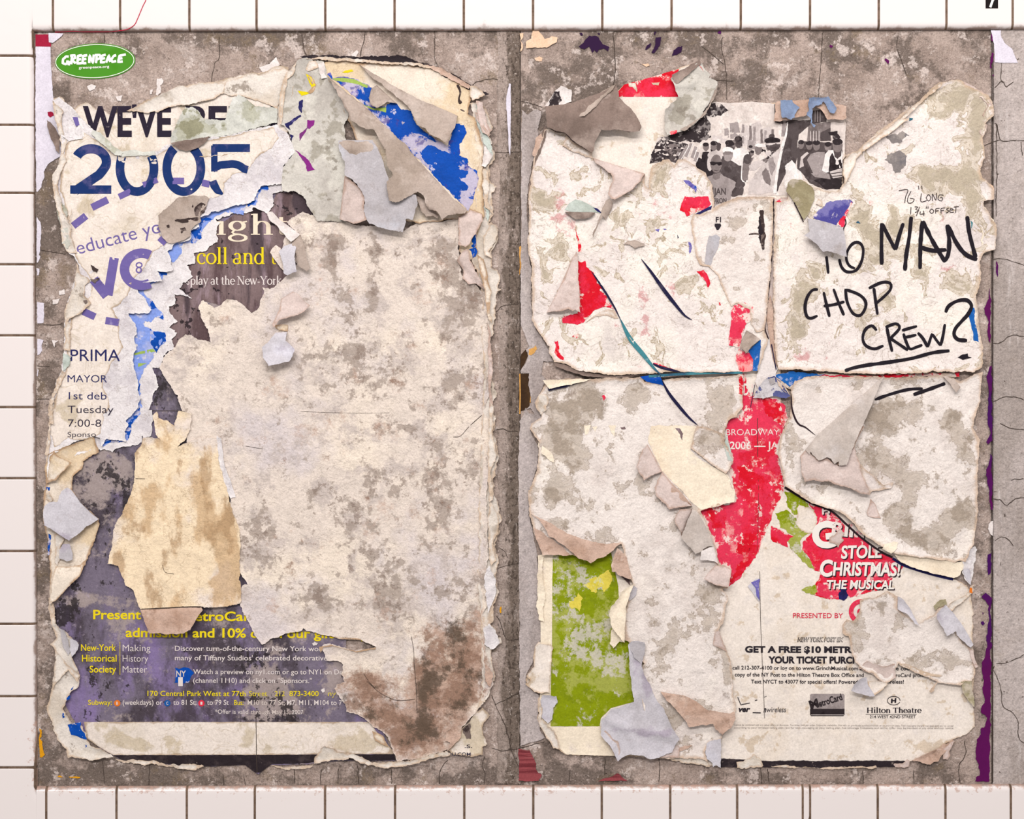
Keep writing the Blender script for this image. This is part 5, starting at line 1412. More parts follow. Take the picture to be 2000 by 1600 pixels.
Sheet('torn_edge', 'D2 880,985 960,1030 990,1100 940,1080 900,1060', M['cream_arc'], base=3.6, rough=1., amp=.6, parent=big, sp=5)
Sheet('torn_edge', 'C1 1505,250 1540,270 1560,440 1600,560 1640,680 1600,690 1580,640 1540,520 1515,390', M['torn_white'], base=7, rough=1., amp=.8, curl=(2, 6), parent=big, sp=4.5)
for p, mt, f, b, r, lf in [('B2 170,405 185,370 210,350 240,370 250,440 272,545 240,500 200,450', 'tan', None, 7.5, 2, 2),
                           ('B2 320,340 380,280 412,350 430,450 452,510 432,542 400,520 370,500 355,420', 'taupe', 'B2 320,340 380,280', 8, 3, 4),
                           ('B2 235,402 270,362 330,340 356,372 345,440 362,540 300,566 275,556 258,460', 'lilac', 'B2 240,385 350,350', 11, 3, 4),
                           ('B2 215,930 200,905 250,900 290,908 292,950 240,945', 'cream_arc', None, 7, 2, 1),
                           ('B2 150,125 186,120 240,180 320,235 380,280 320,336 285,300 260,270 215,215 170,180', 'white_scrap', 'B2 186,120 380,280', 6, 2, 3),
                           ('B2 240,800 250,725 330,676 360,690 400,730 450,772 410,822 330,852 240,877 200,932 195,905 230,822', 'pinkish', 'B2 250,725 330,676', 8, 4, 7),
                           ('B2 120,1062 180,1010 210,960 290,955 282,1015 350,1076 330,1130 310,1162 280,1165 240,1177 170,1190 130,1132', 'lilac', 'B2 210,960 290,955', 8, 4, 10)]:
    Sheet('flap', p, M[mt], base=b, rough=.9, amp=.6, parent=big, fold=f, r=r, lift=lf, sp=4.5, slope=.02 if f else 0)

# ---- tan piece, lower left of the middle
tanp = Sheet('tan_torn_piece', 'C1 985,322 1000,272 1060,257 1130,292 1100,272 1075,180 1060,112 1090,82 1110,132 1150,145 1170,152 1212,187 1220,142 1250,82 1330,102 1330,200 1290,282 1235,338 1300,302 1420,262 1500,272 1512,302 1522,400 1542,520 1582,650 1622,800 1662,900 1672,1010 1662,1120 1667,1200 1682,1390 1672,1422 1600,1432 1470,1442 1400,1440 1300,1440 1100,1450 980,1457 950,1400 930,1330 900,1300 880,1290 852,1220 830,1162 790,1145 752,1140 762,1080 785,1000 800,882 860,782 900,692 935,592 945,472 940,372',
             M['tan'], base=7, rough=1.5, amp=.9, sc=70, crk=.3, csc=34, curl=(2.5, 14), sp=6, thick=.6, label='warm tan stained piece hanging over the purple museum print', cat='torn paper',
             tint=[('C1 1430,560', 60, 300, 1.1), ('C1 1530,900', 110, 130, 1.4), ('C1 1580,1100', 60, 120, 1.1), ('C1 1030,780', 60, 150, .9), ('C1 1200,580', 50, 60, .6), ('C1 840,1080', 60, 60, 1.1), ('C1 1060,310', 110, 40, .7), ('C1 1460,1270', 90, 30, 1.1), ('C1 1600,1350', 90, 60, .7)],
             bumps=[('r', 'C1 1075,1130 1130,1240 1220,1330 1400,1430', 5, 2.2), ('r', 'C1 930,1040 1050,1000 1200,880 1330,800', 8, 1.5), ('r', 'C1 1000,450 1040,580', 8, 2)])
strokes('crease', tanp, [(PL('C1 1400,1438 1300,1440 1100,1450 985,1456'), 2.0), (PL('C1 945,550 1010,552'), 1.), (PL('C1 1130,1150 1150,1200 1210,1212'), .8)], M['crack'], .3)
Sheet('flap', 'C1 980,1460 1100,1452 1300,1442 1400,1440 1412,1460 1372,1520 1332,1598 D1 1332,272 1290,302 1180,312 1120,300 1050,305 1010,220 990,160', M['brown_fold'], base=7.5, rough=1., amp=.8, parent=tanp, fold='C1 980,1458 1412,1440', r=3.5, lift=7, slope=.02, sp=5, label='brownish folded tip')

# ---- torn bottom rim and the corner scrap
rim = Sheet('torn_bottom_rim', 'D1 800,1185 900,1190 1060,1192 1180,1225 1280,1215 1400,1225 1420,1240 1340,1260 1200,1240 1100,1225 860,1210', M['wall_white'], base=3, rough=2.0, amp=1., crk=1.2, csc=14, curl=(2, 5), sp=4.5, label='thin ragged white rim under the left panel\'s black bottom band', cat='torn paper')
Sheet('torn_edge', 'D2 470,1222 480,1170 500,1140 530,1100 562,1086 600,1105 640,1122 700,1140 740,1140 830,1182 880,1206 960,1205 1050,1200 1120,1195 1200,1180 1290,1152 1390,1130 1420,1150 1400,1162 1280,1185 1150,1222 1050,1242 950,1240 850,1222 740,1182 640,1182 560,1200 490,1218', M['wall_white'],
      base=5, rough=2.2, amp=1.4, sc=16, crk=1.4, csc=15, curl=(2.5, 7), sp=4.5, parent=rim, thick=1.5)
Sheet('torn_edge', 'D2 180,1225 260,1238 330,1235 410,1225 460,1222 440,1245 350,1258 240,1250', M['wall_white'], base=4, rough=1.8, amp=1., crk=1.2, csc=14, sp=4.5, parent=rim)
crn = Sheet('stained_corner_scrap', 'D2 1400,1120 1480,1040 1510,960 1562,920 1600,850 1642,830 1692,882 1660,930 1642,960 1652,1020 1682,1080 1642,1100 1652,1150 1602,1162 1500,1158 1440,1152', M['cream'], base=2.6, rough=1.8, amp=.8, crk=.8, csc=22, curl=(3, 10), sp=5, label='yellow stained scrap at the left panel\'s bottom right corner, lettered COM', cat='torn paper',
            stain=[('D2 1590,1000', 60, 120, 1.4), ('D2 1610,1120', 60, 40, 1.2)])
texts('lettering', crn, [('U.COM', 'D2 1432,1160 1562,1160', 22, .006), ('.S.', 'D2 1520,1106 1572,1106', 22, .006)], M['ink_dark'], .5)
patch('ink_mark', crn, 'D2 1510,970 1560,930 1562,1040 1530,1045 1515,1010', M['dark_blot'], .4, rough=1.4, sp=4)
# ================================================================ right panel
M['stained_white'] = paper('water_stained_white_paper', (238, 226, 220), [
    dict(c=(248, 238, 226), s=5, lo=.48, hi=.62, k=.7, d=5),
    dict(c=(216, 204, 200), s=9, lo=.5, hi=.66, k=.65, d=7, seed=5),
    dict(c=(208, 194, 174), s=22, lo=.63, hi=.69, k=.7, d=6, r=.6, dist=.8, a='stain', g=.21, seed=9),
    dict(c=(160, 140, 108), s=22, ring=(.665, .03), k=.75, d=6, r=.6, dist=.8, a='stain', g=.21, seed=9),
    dict(c=(176, 162, 138), s=22, lo=.77, hi=.85, k=.7, d=6, r=.6, dist=.8, a='stain', g=.21, seed=9),
    dict(c=(146, 126, 98), s=22, ring=(.79, .025), k=.6, d=6, r=.6, dist=.8, a='stain', g=.21, seed=9),
    dict(c=(196, 182, 172), s=60, lo=.6, hi=.68, k=.4, d=6, r=.7, seed=44),
    dict(c=(150, 134, 120), s=17, ring=(.52, .011), k=.5, d=5, dist=.8, seed=24),
    dict(c=(202, 128, 130), s=34, lo=.7, hi=.82, k=.65, d=9, r=.74, a='tint', g=.2, seed=17),
    dict(c=(200, 172, 146), s=30, lo=.82, hi=1.2, k=.75, a='edge', g=.7, seed=5)], bump=.5, bscale=110)
M['smoke_white'] = paper('smoky_white_paper', (238, 227, 220), [
    dict(c=(248, 237, 226), s=5, lo=.48, hi=.62, k=.7, d=6),
    dict(c=(218, 205, 198), s=9, lo=.48, hi=.66, k=.75, d=8, r=.68, seed=5),
    dict(c=(188, 173, 158), s=17, lo=.56, hi=.7, k=.75, d=8, r=.66, a='stain', g=.14, seed=9),
    dict(c=(146, 126, 108), s=17, ring=(.63, .022), k=.65, d=8, r=.62, a='stain', g=.14, seed=9),
    dict(c=(156, 140, 124), s=28, lo=.66, hi=.78, k=.7, d=8, r=.68, a='stain', g=.15, seed=29),
    dict(c=(140, 122, 112), s=36, lo=.7, hi=.82, k=.65, d=9, r=.72, a='tint', g=.2, seed=17),
    dict(c=(202, 172, 146), s=30, lo=.82, hi=1.2, k=.75, a='edge', g=.7, seed=5)], bump=.55, bscale=120)
M['red'] = paper('worn_red_print', (216, 20, 40), [
    dict(c=(228, 52, 82), s=9, lo=.46, hi=.56, k=.85, d=7, r=.7),
    dict(c=(240, 140, 140), s=20, lo=.58, hi=.64, k=.7, d=8, r=.72, seed=5),
    dict(c=(240, 214, 204), s=30, lo=.63, hi=.66, k=.9, d=8, r=.72, a='edge', g=.09, seed=9)], bump=.2, rough=.5)
M['pink_red'] = paper('worn_pink_red_print', (226, 56, 86), [
    dict(c=(216, 26, 48), s=8, lo=.52, hi=.58, k=.8, d=7, r=.7),
    dict(c=(240, 168, 164), s=18, lo=.54, hi=.62, k=.8, d=8, r=.74, seed=5),
    dict(c=(242, 222, 212), s=26, lo=.58, hi=.62, k=.9, d=8, r=.74, a='edge', g=.1, seed=9)], bump=.2, rough=.5)
M['blue2'] = paper('scuffed_blue_print', (30, 98, 176), [dict(c=(12, 52, 120), s=14, lo=.5, hi=.64, k=.7), dict(c=(170, 180, 216), s=60, lo=.58, hi=.66, k=.7, d=7)], bump=.2, rough=.5)
M['teal'] = paper('teal_slit_paper', (66, 128, 138), [dict(c=(36, 62, 98), s=12, lo=.48, hi=.62, k=.8), dict(c=(140, 178, 188), s=60, lo=.6, hi=.68, k=.6)], bump=.2, rough=.5)
M['slit_navy'] = paper('navy_slit_paper', (34, 32, 62), [dict(c=(70, 66, 84), s=40, lo=.55, hi=.68, k=.6)], bump=.2)
M['green'] = paper('worn_olive_green_print', (136, 150, 14), [
    dict(c=(108, 122, 20), s=10, lo=.5, hi=.66, k=.7, d=8, r=.7),
    dict(c=(170, 174, 84), s=13, lo=.52, hi=.6, k=.85, d=9, r=.74, seed=5, a='stain', g=.1),
    dict(c=(206, 198, 184), s=18, lo=.59, hi=.66, k=.85, d=9, r=.77, seed=8, a='stain', g=.13),
    dict(c=(86, 84, 70), s=12, lo=.72, hi=.82, k=.6, d=8, r=.7, seed=9, a='tint', g=.22)], bump=.3, rough=.5)
M['yellow_worn'] = paper('worn_yellow_print', (224, 206, 84), [dict(c=(206, 190, 60), s=14, lo=.5, hi=.62, k=.7), dict(c=(216, 220, 190), s=16, lo=.54, hi=.62, k=.85, d=8, r=.72, seed=4), dict(c=(236, 196, 70), s=9, lo=.54, hi=.66, k=.7, seed=7)], bump=.25, rough=.5)
M['cream_plain'] = paper('clean_cream_paper', (238, 226, 215), [
    dict(c=(230, 215, 199), s=7, lo=.5, hi=.68, k=.6, d=6), dict(c=(226, 216, 210), s=26, lo=.54, hi=.68, k=.5, d=7, seed=4),
    dict(c=(196, 172, 142), s=30, lo=.62, hi=.7, k=.6, d=7, a='stain', g=.16, seed=8),
    dict(c=(196, 166, 136), s=26, lo=.98, hi=1.3, k=.8, a='edge', g=.75, seed=5)], bump=.25)
M['cream_warm'] = paper('warm_cream_paper', (244, 229, 207), [dict(c=(236, 216, 190), s=8, lo=.48, hi=.64, k=.7, d=6), dict(c=(222, 208, 200), s=14, lo=.56, hi=.68, k=.7, d=7, seed=5), dict(c=(226, 182, 110), s=14, lo=.66, hi=.74, k=.7, seed=8)], bump=.35)
M['grey_curl'] = paper('grey_curled_paper', (186, 174, 171), [dict(c=(156, 143, 138), s=7, lo=.46, hi=.62, k=.7, d=8, x=(2, .6)), dict(c=(198, 186, 181), s=9, lo=.54, hi=.66, k=.7, d=8, seed=5), dict(c=(108, 98, 94), s=60, lo=.6, hi=.7, k=.6, seed=8)], bump=.5, rough=.9, fine=.2)
M['dark_hole'] = paper('dark_brown_board', (74, 54, 36), [dict(c=(54, 38, 28), s=8, lo=.46, hi=.62, k=.7)], bump=.3)  # dark colour standing in for the shade inside the holes
M['ochre_board'] = paper('ochre_board', (212, 160, 92), [dict(c=(180, 128, 66), s=20, lo=.5, hi=.64, k=.7)], bump=.3)
M['purple'] = paper('dark_purple_print', (92, 18, 82), [dict(c=(62, 20, 92), s=3, lo=.48, hi=.6, k=.8)], bump=.05, rough=.5, fine=.03)
M['purple_dark'] = plain('very_dark_purple_print', (46, 20, 56), .5)
M['marker'] = ink('black_marker', (34, 29, 36), (104, 92, 92), .66, .76, 90, .6)
M['pen'] = plain('pen_ink', (64, 54, 54), .6)
M['ink_red'] = ink('red_text_ink', (216, 44, 74), (240, 190, 186), .6, .66, 70)
M['ink_white'] = ink('white_letter_ink', (240, 232, 224), (240, 160, 160), .64, .7, 60)
M['ink_white_worn'] = ink('worn_white_letter_ink', (236, 226, 218), (232, 110, 126), .54, .62, 60)
M['ink_shadow'] = plain('letter_shadow_ink', (48, 34, 40), .5)
M['ink_grey'] = ink('grey_fine_print', (150, 140, 134), (206, 196, 188), .5, .6, 160)
M['ink_char'] = ink('charcoal_text_ink', (46, 40, 46), (120, 112, 116), .68, .78, 70)
for n_, c_ in (('p_sky', (222, 209, 202)), ('p_light', (206, 194, 190)), ('p_mid', (160, 148, 146)), ('p_grey', (128, 116, 114)), ('p_dark', (84, 74, 74)), ('p_black', (50, 42, 44)), ('p_white', (238, 230, 226))):
    M[n_] = paper('halftone_%s' % n_[2:], c_, [dict(c=tuple(max(20, v - 22) for v in c_), s=50, lo=.5, hi=.62, k=.7, d=7), dict(c=tuple(min(240, v + 26) for v in c_), s=80, lo=.58, hi=.66, k=.6, d=6, seed=6)], bump=.1, rough=.55)
M['p_leaf'] = paper('halftone_leaves', (56, 48, 50), [dict(c=(150, 140, 138), s=70, lo=.54, hi=.6, k=.8, d=7), dict(c=(214, 202, 196), s=90, lo=.62, hi=.66, k=.8, d=6, seed=6)], bump=.1)

# ---- grey curled ply and the gaps beside the ridge, their darkness painted on flat sheets
lay = Sheet('grey_curled_ply', 'A3 208,760 250,800 300,760 345,770 345,800 320,900 330,960 300,1040 280,1170 255,1290 245,1400 252,1600 B3 262,150 250,340 268,480 275,520 272,700 280,850 310,940 360,1010 400,1090 430,1160 360,1160 350,1250 380,1290 330,1390 305,1450 340,1510 345,1560 320,1590 C3 280,170 270,220 310,300 325,360 315,470 290,560 262,650 258,800 285,900 300,1000 320,1090 325,1260 320,1450 D3 330,150 360,310 330,380 300,470 240,600 240,660 290,720 330,740 325,900 340,990 370,1040 300,1060 200,1090 195,600 C3 190,1000 185,400 200,150 240,60 260,100 300,110 270,60 B3 245,1490 275,1450 268,1370 255,1300 265,1240 205,1240 200,1225 230,1180 255,1120 240,1080 260,1060 200,900 205,300',
            M['grey_curl'], base=1.0, rough=1.2, amp=.5, curl=(1, 10), thick=.7, sp=7, label='grey curled ply running down the right panel\'s left side, by the dark ridge', cat='torn paper',
            bumps=[('r', 'A3 330,960 290,1170 258,1400 265,1600 B3 270,300 285,600', 6, 3.5)])
Sheet('dark_board', 'B3 202,1110 250,1065 290,1040 310,1060 300,1100 258,1110 230,1180 203,1220', M['dark_hole'], base=.7, rough=.8, amp=.1, sp=5, label='small dark brown gap beside the ridge, above the brown upright slot', cat='board')
d_ = Sheet('dark_board.001', 'M 128,560 270,562 275,700 290,780 285,900 270,1110 230,1095 200,1130 150,1140 110,1190 105,900', M['dark_hole'], base=.65, rough=.3, amp=.1, sp=5, label='upright dark brown slot beside the ridge, left of the horizontal seam', cat='board')
strokes('ochre_edge', d_, [(PL('M 122,560 128,900 122,1190'), 2.4), (PL('M 280,775 292,850 300,900 285,1010'), 2.2)], M['ochre_board'], .3, curve=False, split=True)
Sheet('paper_scrap', 'M 262,180 330,160 370,120 390,175 350,240 300,275 262,270', M['ochre_board'], base=1.6, rough=.6, amp=.2, sp=4, label='small ochre scrap beside the ridge, left of the right panel', cat='paper scrap')
Sheet('paper_scrap', 'B2 1900,360 1915,350 1925,430 1910,520 1900,560', M['ochre_board'], base=.8, rough=.8, amp=.1, sp=4, label='thin ochre sliver beside the ridge, higher than the brown slot', cat='paper scrap')

# ---- musical poster (red, green and cream print), the lowest sheet
mu = Sheet('musical_poster', 'D3 320,-60 330,150 360,310 365,375 330,372 302,400 290,480 300,540 262,590 235,640 260,690 300,715 350,725 322,770 318,800 335,830 320,900 345,970 390,1050 450,1110 520,1155 600,1160 850,1162 1170,1176 1480,1182 1500,1235 1590,1240 D4 60,1190 100,1240 200,1240 350,1240 400,1235 560,1250 620,1240 900,1240 950,1232 1100,1235 1190,1200 1260,1180 1330,1150 1400,1130 1440,1080 1500,1045 1560,1030 1620,1000 1655,960 1650,900 1640,820 1640,560 C4 1640,1500 1620,1340 1600,1290 1500,1250 1300,1000 900,760 700,500 300,200 300,-100 B4 300,1200 0,1100 B3 1600,650 1400,1000 1350,1500 C3 1000,200 1000,900 400,900',
           M['cream_plain'], base=1.6, rough=1.4, amp=.4, sc=90, curl=(.5, 10), sp=9, label='cream lower poster with red and green print and black sponsor lettering', cat='poster',
           stain=[('D4 1330,1130', 160, 50, 1.5), ('D4 1420,1060', 70, 60, 1.5), ('D4 130,1130', 130, 60, .6), ('D3 1800,1050', 120, 60, .8), ('D4 1580,720', 60, 60, 1.4), ('C4 1250,1290', 140, 90, .4), ('D4 60,600', 60, 200, .3), ('D3 450,1130', 260, 40, .7)],
           bumps=[('r', 'D4 160,80 165,400 185,800 190,1100', 4, 1.0), ('r', 'D4 1200,1180 1330,1120 1430,1060', 14, 3.)])
patch('green_print', mu, 'C3 425,1060 700,1060 830,1060 880,1300 900,1600 D3 960,360 1010,780 980,790 830,830 760,900 752,958 410,958 412,700 420,400', M['green'], .3, rough=.3,
      stain=[('C3 520,1200', 90, 150, .5), ('C3 700,1250', 160, 110, 1.1), ('C3 560,1520', 120, 60, 1.0), ('D3 560,200', 130, 40, .8), ('D3 620,300', 130, 90, .7), ('D3 820,330', 90, 110, 1.3), ('D3 640,480', 160, 60, 1.0), ('D3 870,600', 70, 120, .7), ('D3 560,620', 120, 40, .9), ('D3 780,540', 90, 60, .8)],
      tint=[('C3 480,1180', 70, 90, .9), ('C3 620,1110', 120, 40, .7), ('D3 780,250', 60, 60, .8)])
patch('yellow_print', mu, ['C3 640,1300 720,1240 800,1190 828,1215 830,1300 790,1330 760,1300 700,1330', 'C3 540,1400 600,1350 640,1400 610,1470 560,1460'], M['yellow_worn'], .4, rough=4.0)
patch('white_margin', mu, 'C3 322,1085 425,1062 420,1600 D3 412,700 410,958 445,965 760,958 900,1165 520,1152 440,1080 350,960 330,830 340,700 300,600 340,400 340,100', M['cream_warm'], .35, rough=.3)
patch('red_print', mu, 'B3 1735,1245 1720,1400 1680,1500 1650,1580 C3 1720,0 1735,90 1700,120 1655,150 1630,200 1650,330 1675,420 1650,500 1680,560 1690,640 1700,690 1650,740 1540,725 1450,770 1480,830 1500,900 1530,960 1560,1050 1580,1140 1660,1180 1632,1310 1660,1295 1750,1220 1800,1150 1850,1060 1880,980 C4 230,850 240,800 280,720 320,640 335,605 310,500 285,410 275,330 290,280 330,190 355,125 B4 360,1580 330,1470 290,1420 200,1395 100,1400 60,1330 60,1240',
      M['pink_red'], .3, rough=1.6)
patch('red_print', mu, ['C3 1700,460 1750,460 1850,520 1930,560 1960,620 1950,760 1900,830 1840,720 1790,640 1720,560', 'C3 1750,700 1830,720 1880,800 1840,980 1760,1100 1700,1060 1740,900', 'C3 1490,760 1600,735 1640,800 1620,900 1540,900', 'B4 110,1390 200,1400 300,1460 330,1560 C4 330,100 310,190 200,100 160,-30', 'C3 1640,1290 1750,1210 1830,1090 1860,1010 1800,1020 1720,1150'], M['red'], .45, rough=2.6)
patch('red_print', mu, 'C4 500,722 600,745 680,800 750,880 850,970 1000,1060 1100,1110 1160,1150 1130,1200 1090,1230 1060,1290 1000,1320 920,1340 800,1372 700,1388 620,1384 540,1362 535,1300 570,1240 580,1200 540,1190 500,1100 455,1050 455,990 520,930 560,850 540,790', M['red'], .32, rough=1.0)
patch('red_print', mu, 'C4 235,880 290,905 350,935 420,965 405,985 345,990 352,1030 300,1005 250,990 235,970', M['red'], .32, rough=.6)
patch('red_print', mu, ['C4 600,760 720,850 880,980 1000,1060 1000,1110 880,1000 760,930 640,900 560,880', 'C4 950,1120 1100,1130 1150,1160 1060,1250 960,1290 900,1260', 'C4 560,1270 760,1310 900,1330 820,1370 650,1385 550,1360'], M['pink_red'], .42, rough=2.4)
patch('green_print', mu, ['C4 340,640 470,690 500,760 470,800 400,800 340,720', 'C4 270,800 350,770 440,860 500,930 440,990 460,1060 520,1130 540,1190 470,1140 380,1050 350,990 400,960 300,890', 'C4 450,1320 540,1290 555,1330 540,1360'], M['green'], .42, rough=2.6, stain=[('C4 420,760', 90, 70, 1.2), ('C4 420,930', 40, 60, .8), ('C4 390,1050', 60, 60, .7)])
patch('cream_print', mu, 'C4 430,730 500,740 560,830 540,920 470,930 400,860', M['cream_plain'], .55, rough=3.0)
texts('lettering', mu, [('BROADWAY PR', 'C3 1630,250 C4 385,250', 42, -.006), ('NOV. 2006 — JAN', 'C3 1455,346 C4 340,346', 52, .016), ('RED IT AGAIN', 'B3 1690,1392 B4 330,1395', 80, .02)], M['ink_white_worn'], .7)


def shadow_text(s, pos, cap, bold=.03, shear=.12, mk='ink_white'):
    sh = pos.split()
    c0 = sh[0]
    pts = [tuple(map(float, t.split(','))) for t in sh[1:]]
    pos2 = c0 + ' ' + ' '.join('%f,%f' % (u + 7, v + 8) for u, v in pts)
    texts('letter_shadow', mu, [(s, pos2, cap, bold, shear)], M['ink_shadow'], .6)
    texts('lettering', mu, [(s, pos, cap, bold, shear)], M[mk], .8)


shadow_text('G', 'C4 528,1032 700,1015', 175, .05, .0)
shadow_text('RINCH', 'C4 655,940 1090,985', 90, .035, .0, 'ink_white_worn')
shadow_text('H', 'C4 590,800 650,790', 46, .03, .1, 'ink_white_worn')
shadow_text('STOLE', 'C4 722,1106 1010,1098', 88)
shadow_text('C', 'C4 576,1228 668,1226', 112, .04)
shadow_text('HRISTMAS!', 'C4 664,1222 1135,1226', 92, .034)
shadow_text('THE MUSICAL', 'C4 622,1316 1090,1318', 60, .03)
Sheet('flap', 'C4 640,960 690,930 720,900 740,930 730,960 745,980 715,1000 700,1028 690,1005 640,990', M['pinkish'], base=4, rough=1.2, amp=.8, parent=mu, sp=4)
patch('blue_scrap', mu, 'C4 720,1280 745,1290 760,1330 770,1370 740,1400 705,1390 700,1360 715,1330', M['navy'], .9, rough=1.6, sp=4)
Sheet('flap', 'C3 1780,1300 1830,1250 1858,1245 1862,1410 1830,1370', M['lilac'], base=3, rough=.6, amp=.4, parent=mu, sp=4)
patch('ink_mark', mu, 'C3 1805,1275 1858,1250 1860,1400 1840,1370 1835,1310', M['blue_lilac'], 3.4, rough=1, sp=4)
texts('lettering', mu, [('PRESENTED BY', 'D4 388,205 736,205', 34, .002)], M['ink_red'], .6, label='thin red lettering')
strokes('emblem', mu, [(ell('D4', 862, 160, 70, 70, 0, 360, 50), 9.)], M['pink_red'], .5, curve=False, label='red ring emblem, half covered')
b = patch('emblem', mu, disc(*q('D4', 856, 162), 6.5), M['pink_red'], .5, rough=.4, sp=4)
texts('lettering', mu, [('NEW YORK POST EX', 'D4 418,370 742,370', 32, .05, .3)], M['ink_char'], .5)
texts('lettering', mu, [('NEW YORK POST EX', 'D4 424,368 738,368', 27, -.004, .3)], M['cream_plain'], .75)
texts('lettering', mu, [('GET A FREE $10 METROCARD', 'D4 55,443 1060,447', 44, .044), ('YOUR TICKET PURCHASE', 'D4 217,517 950,520', 46, .044)], M['ink_char'], .6, label='heavy black offer lettering')
texts('lettering', mu, [('call 212-307-4100 or log on to www.GrinchMusical.com and', 'D3 1675,562 D4 905,568', 26, .014), ('copy of the NY Post to the Hilton Theatre Box Office and', 'D3 1690,610 D4 880,614', 26, .014), ('Text NYCT to 43077 for special offers! Powered', 'D4 97,659 838,661', 26, .014),
                        ('e code,', 'D4 1105,568 1225,568', 26, .014), ('etroCard promotion.', 'D4 1072,614 1385,616', 26, .014), ('wireless!', 'D4 1025,660 1158,660', 26, .014)], M['ink_char'], .6, label='small charcoal text')
strokes('emblem', mu, [(PL('D4 4,755 26,808 88,795'), 1.6)], M['ink_char'], .6, curve=False)
texts('lettering', mu, [('ver', 'D4 10,856 92,856', 38, .04, .25), ('n', 'D4 183,858 203,858', 40, .04, .25)], M['ink_char'], .6)
texts('lettering', mu, [('wireless', 'D4 206,859 340,859', 36, .0, .2)], M['ink_char'], .6)
strokes('rule_line', mu, [(PL('D4 108,862 164,864'), 2.2), (PL('D4 124,778 140,774'), 1.6), (PL('D4 186,755 205,748'), .8)], M['ink_char'], .6, curve=False, split=True)
card = patch('card_picture', mu, 'D4 507,740 515,732 738,732 746,740 746,878 738,886 515,886 507,878', M['p_mid'], .5, rough=0, sp=6)
patch('card_picture', mu, 'D4 507,836 746,836 746,878 738,886 515,886 507,878', M['p_black'], .65, rough=0, sp=6, parent=card)
texts('lettering', mu, [('M', 'D4 512,838 572,820', 60, .05)], M['p_black'], .8, parent=card)
texts('lettering', mu, [('etroCard', 'D4 574,822 734,772', 46, .03)], M['p_black'], .8, parent=card)
strokes('rule_line', mu, [(PL('D4 512,878 742,878'), 1.2)], M['p_light'], .8, curve=False, parent=card)
strokes('emblem', mu, [(ell('D4', 1088, 779, 44, 30, 20, 360, 50), 1.3)], M['ink_char'], .6, curve=False)
strokes('emblem', mu, [(PL('D4 1076,765 1074,797'), 3.2), (PL('D4 1101,762 1099,794'), 3.2), (PL('D4 1076,780 1100,778'), 2.)], M['ink_char'], .6, curve=False, label='letter H inside an oval')
serif_text('lettering', mu, [('Hilton Theatre', 'D4 900,864 1280,864', 25)], M['ink_char'], .6, heavy=1.35)
strokes('rule_line', mu, [(PL('D4 893,874 1248,874'), .8)], M['ink_char'], .6, curve=False)
texts('lettering', mu, [('214 WEST 42ND STREET', 'D4 922,901 1241,901', 20, .004)], M['ink_char'], .6)
texts('lettering', mu, [('Cannot be combined with any other offers or discounts. Ten ticket limit per order. Subject to availability. Not valid on previously purchased tickets or on premium seats. Text messaging charges may apply and vary by carrier', 'D3 1685,953 D4 1505,960', 12, 0),
                        ('according to your wireless calling plan rate for text messaging or your calling plan. See coverage limitations and terms. Offer may be revoked at any time without notice.', 'D3 1685,972 D4 1505,976', 12, 0)], M['ink_grey'], .5)
patch('bottom_band', mu, 'D3 1590,1184 1780,1186 D4 180,1197 1185,1197 1175,1215 1110,1238 950,1240 900,1242 620,1246 400,1238 350,1243 200,1243 100,1240 0,1243 D3 1590,1240', M['black_ink'], .6, rough=.8)
strokes('crease', mu, [(PL('D4 157,-120 160,100 165,300 183,700 190,900'), .9), (PL('C3 1848,130 1850,400'), 1.2), (PL('C3 1855,560 1852,900 1845,1050'), .6)], M['crack'], .6, curve=False)
Sheet('torn_edge', 'D4 0,1200 60,1190 120,1150 170,1190 180,1230 100,1238 40,1245 0,1240', M['wall_white'], base=4, rough=2., amp=1.2, crk=1.2, csc=14, parent=mu, sp=4)
Sheet('torn_edge', 'D4 230,1240 320,1230 400,1232 430,1245 330,1247', M['wall_white'], base=3, rough=1.4, amp=.8, parent=mu, sp=4)
Sheet('torn_edge', 'D4 570,1252 640,1240 760,1238 900,1236 960,1228 970,1245 930,1258 900,1246 700,1252 600,1260', M['wall_white'], base=3, rough=1.4, amp=.8, parent=mu, sp=4)
Sheet('torn_edge', 'D4 1080,1225 1100,1215 1150,1215 1180,1190 1200,1200 1190,1235 1150,1245 1100,1240', M['pinkish'], base=4, rough=1.4, amp=1., parent=mu, sp=4)
Sheet('torn_edge', 'D4 1200,1190 1330,1140 1430,1080 1500,1045 1480,1090 1420,1150 1400,1190 1340,1220 1280,1210 1250,1195', M['brown_fold'], base=4, rough=1.6, amp=1.4, crk=1.6, csc=18, curl=(2, 8), parent=mu, sp=4.5)
Sheet('flap', 'D4 1430,1110 1500,1050 1505,1060 1470,1130 1480,1160 1460,1185 1430,1180', M['pinkish'], base=6, rough=.8, amp=.8, parent=mu, sp=4)
for p in ('C3 325,1090 360,1100 350,1200 380,1350 350,1470 365,1550 330,1530 315,1450', 'D3 300,400 330,375 410,390 430,410 415,440 400,720 350,722 290,710 235,650 270,640 240,600 300,540 290,480', 'D3 350,740 450,745 460,790 435,830 420,900 400,940 350,900 330,840'):
    Sheet('torn_edge', p, M['cream_plain' if '235,650' in p else ('lilac' if '450,745' in p else 'cream_warm')], base=4, rough=1.6, amp=1., crk=.8, csc=20, curl=(2.5, 10), parent=mu, sp=4.5)
Sheet('torn_edge', 'D3 320,800 340,770 350,820 345,900 400,960 440,980 460,1040 470,1110 430,1100 380,1030 330,930', M['wall_white'], base=4, rough=2., amp=1.4, crk=1.6, csc=14, curl=(2, 6), parent=mu, sp=4)

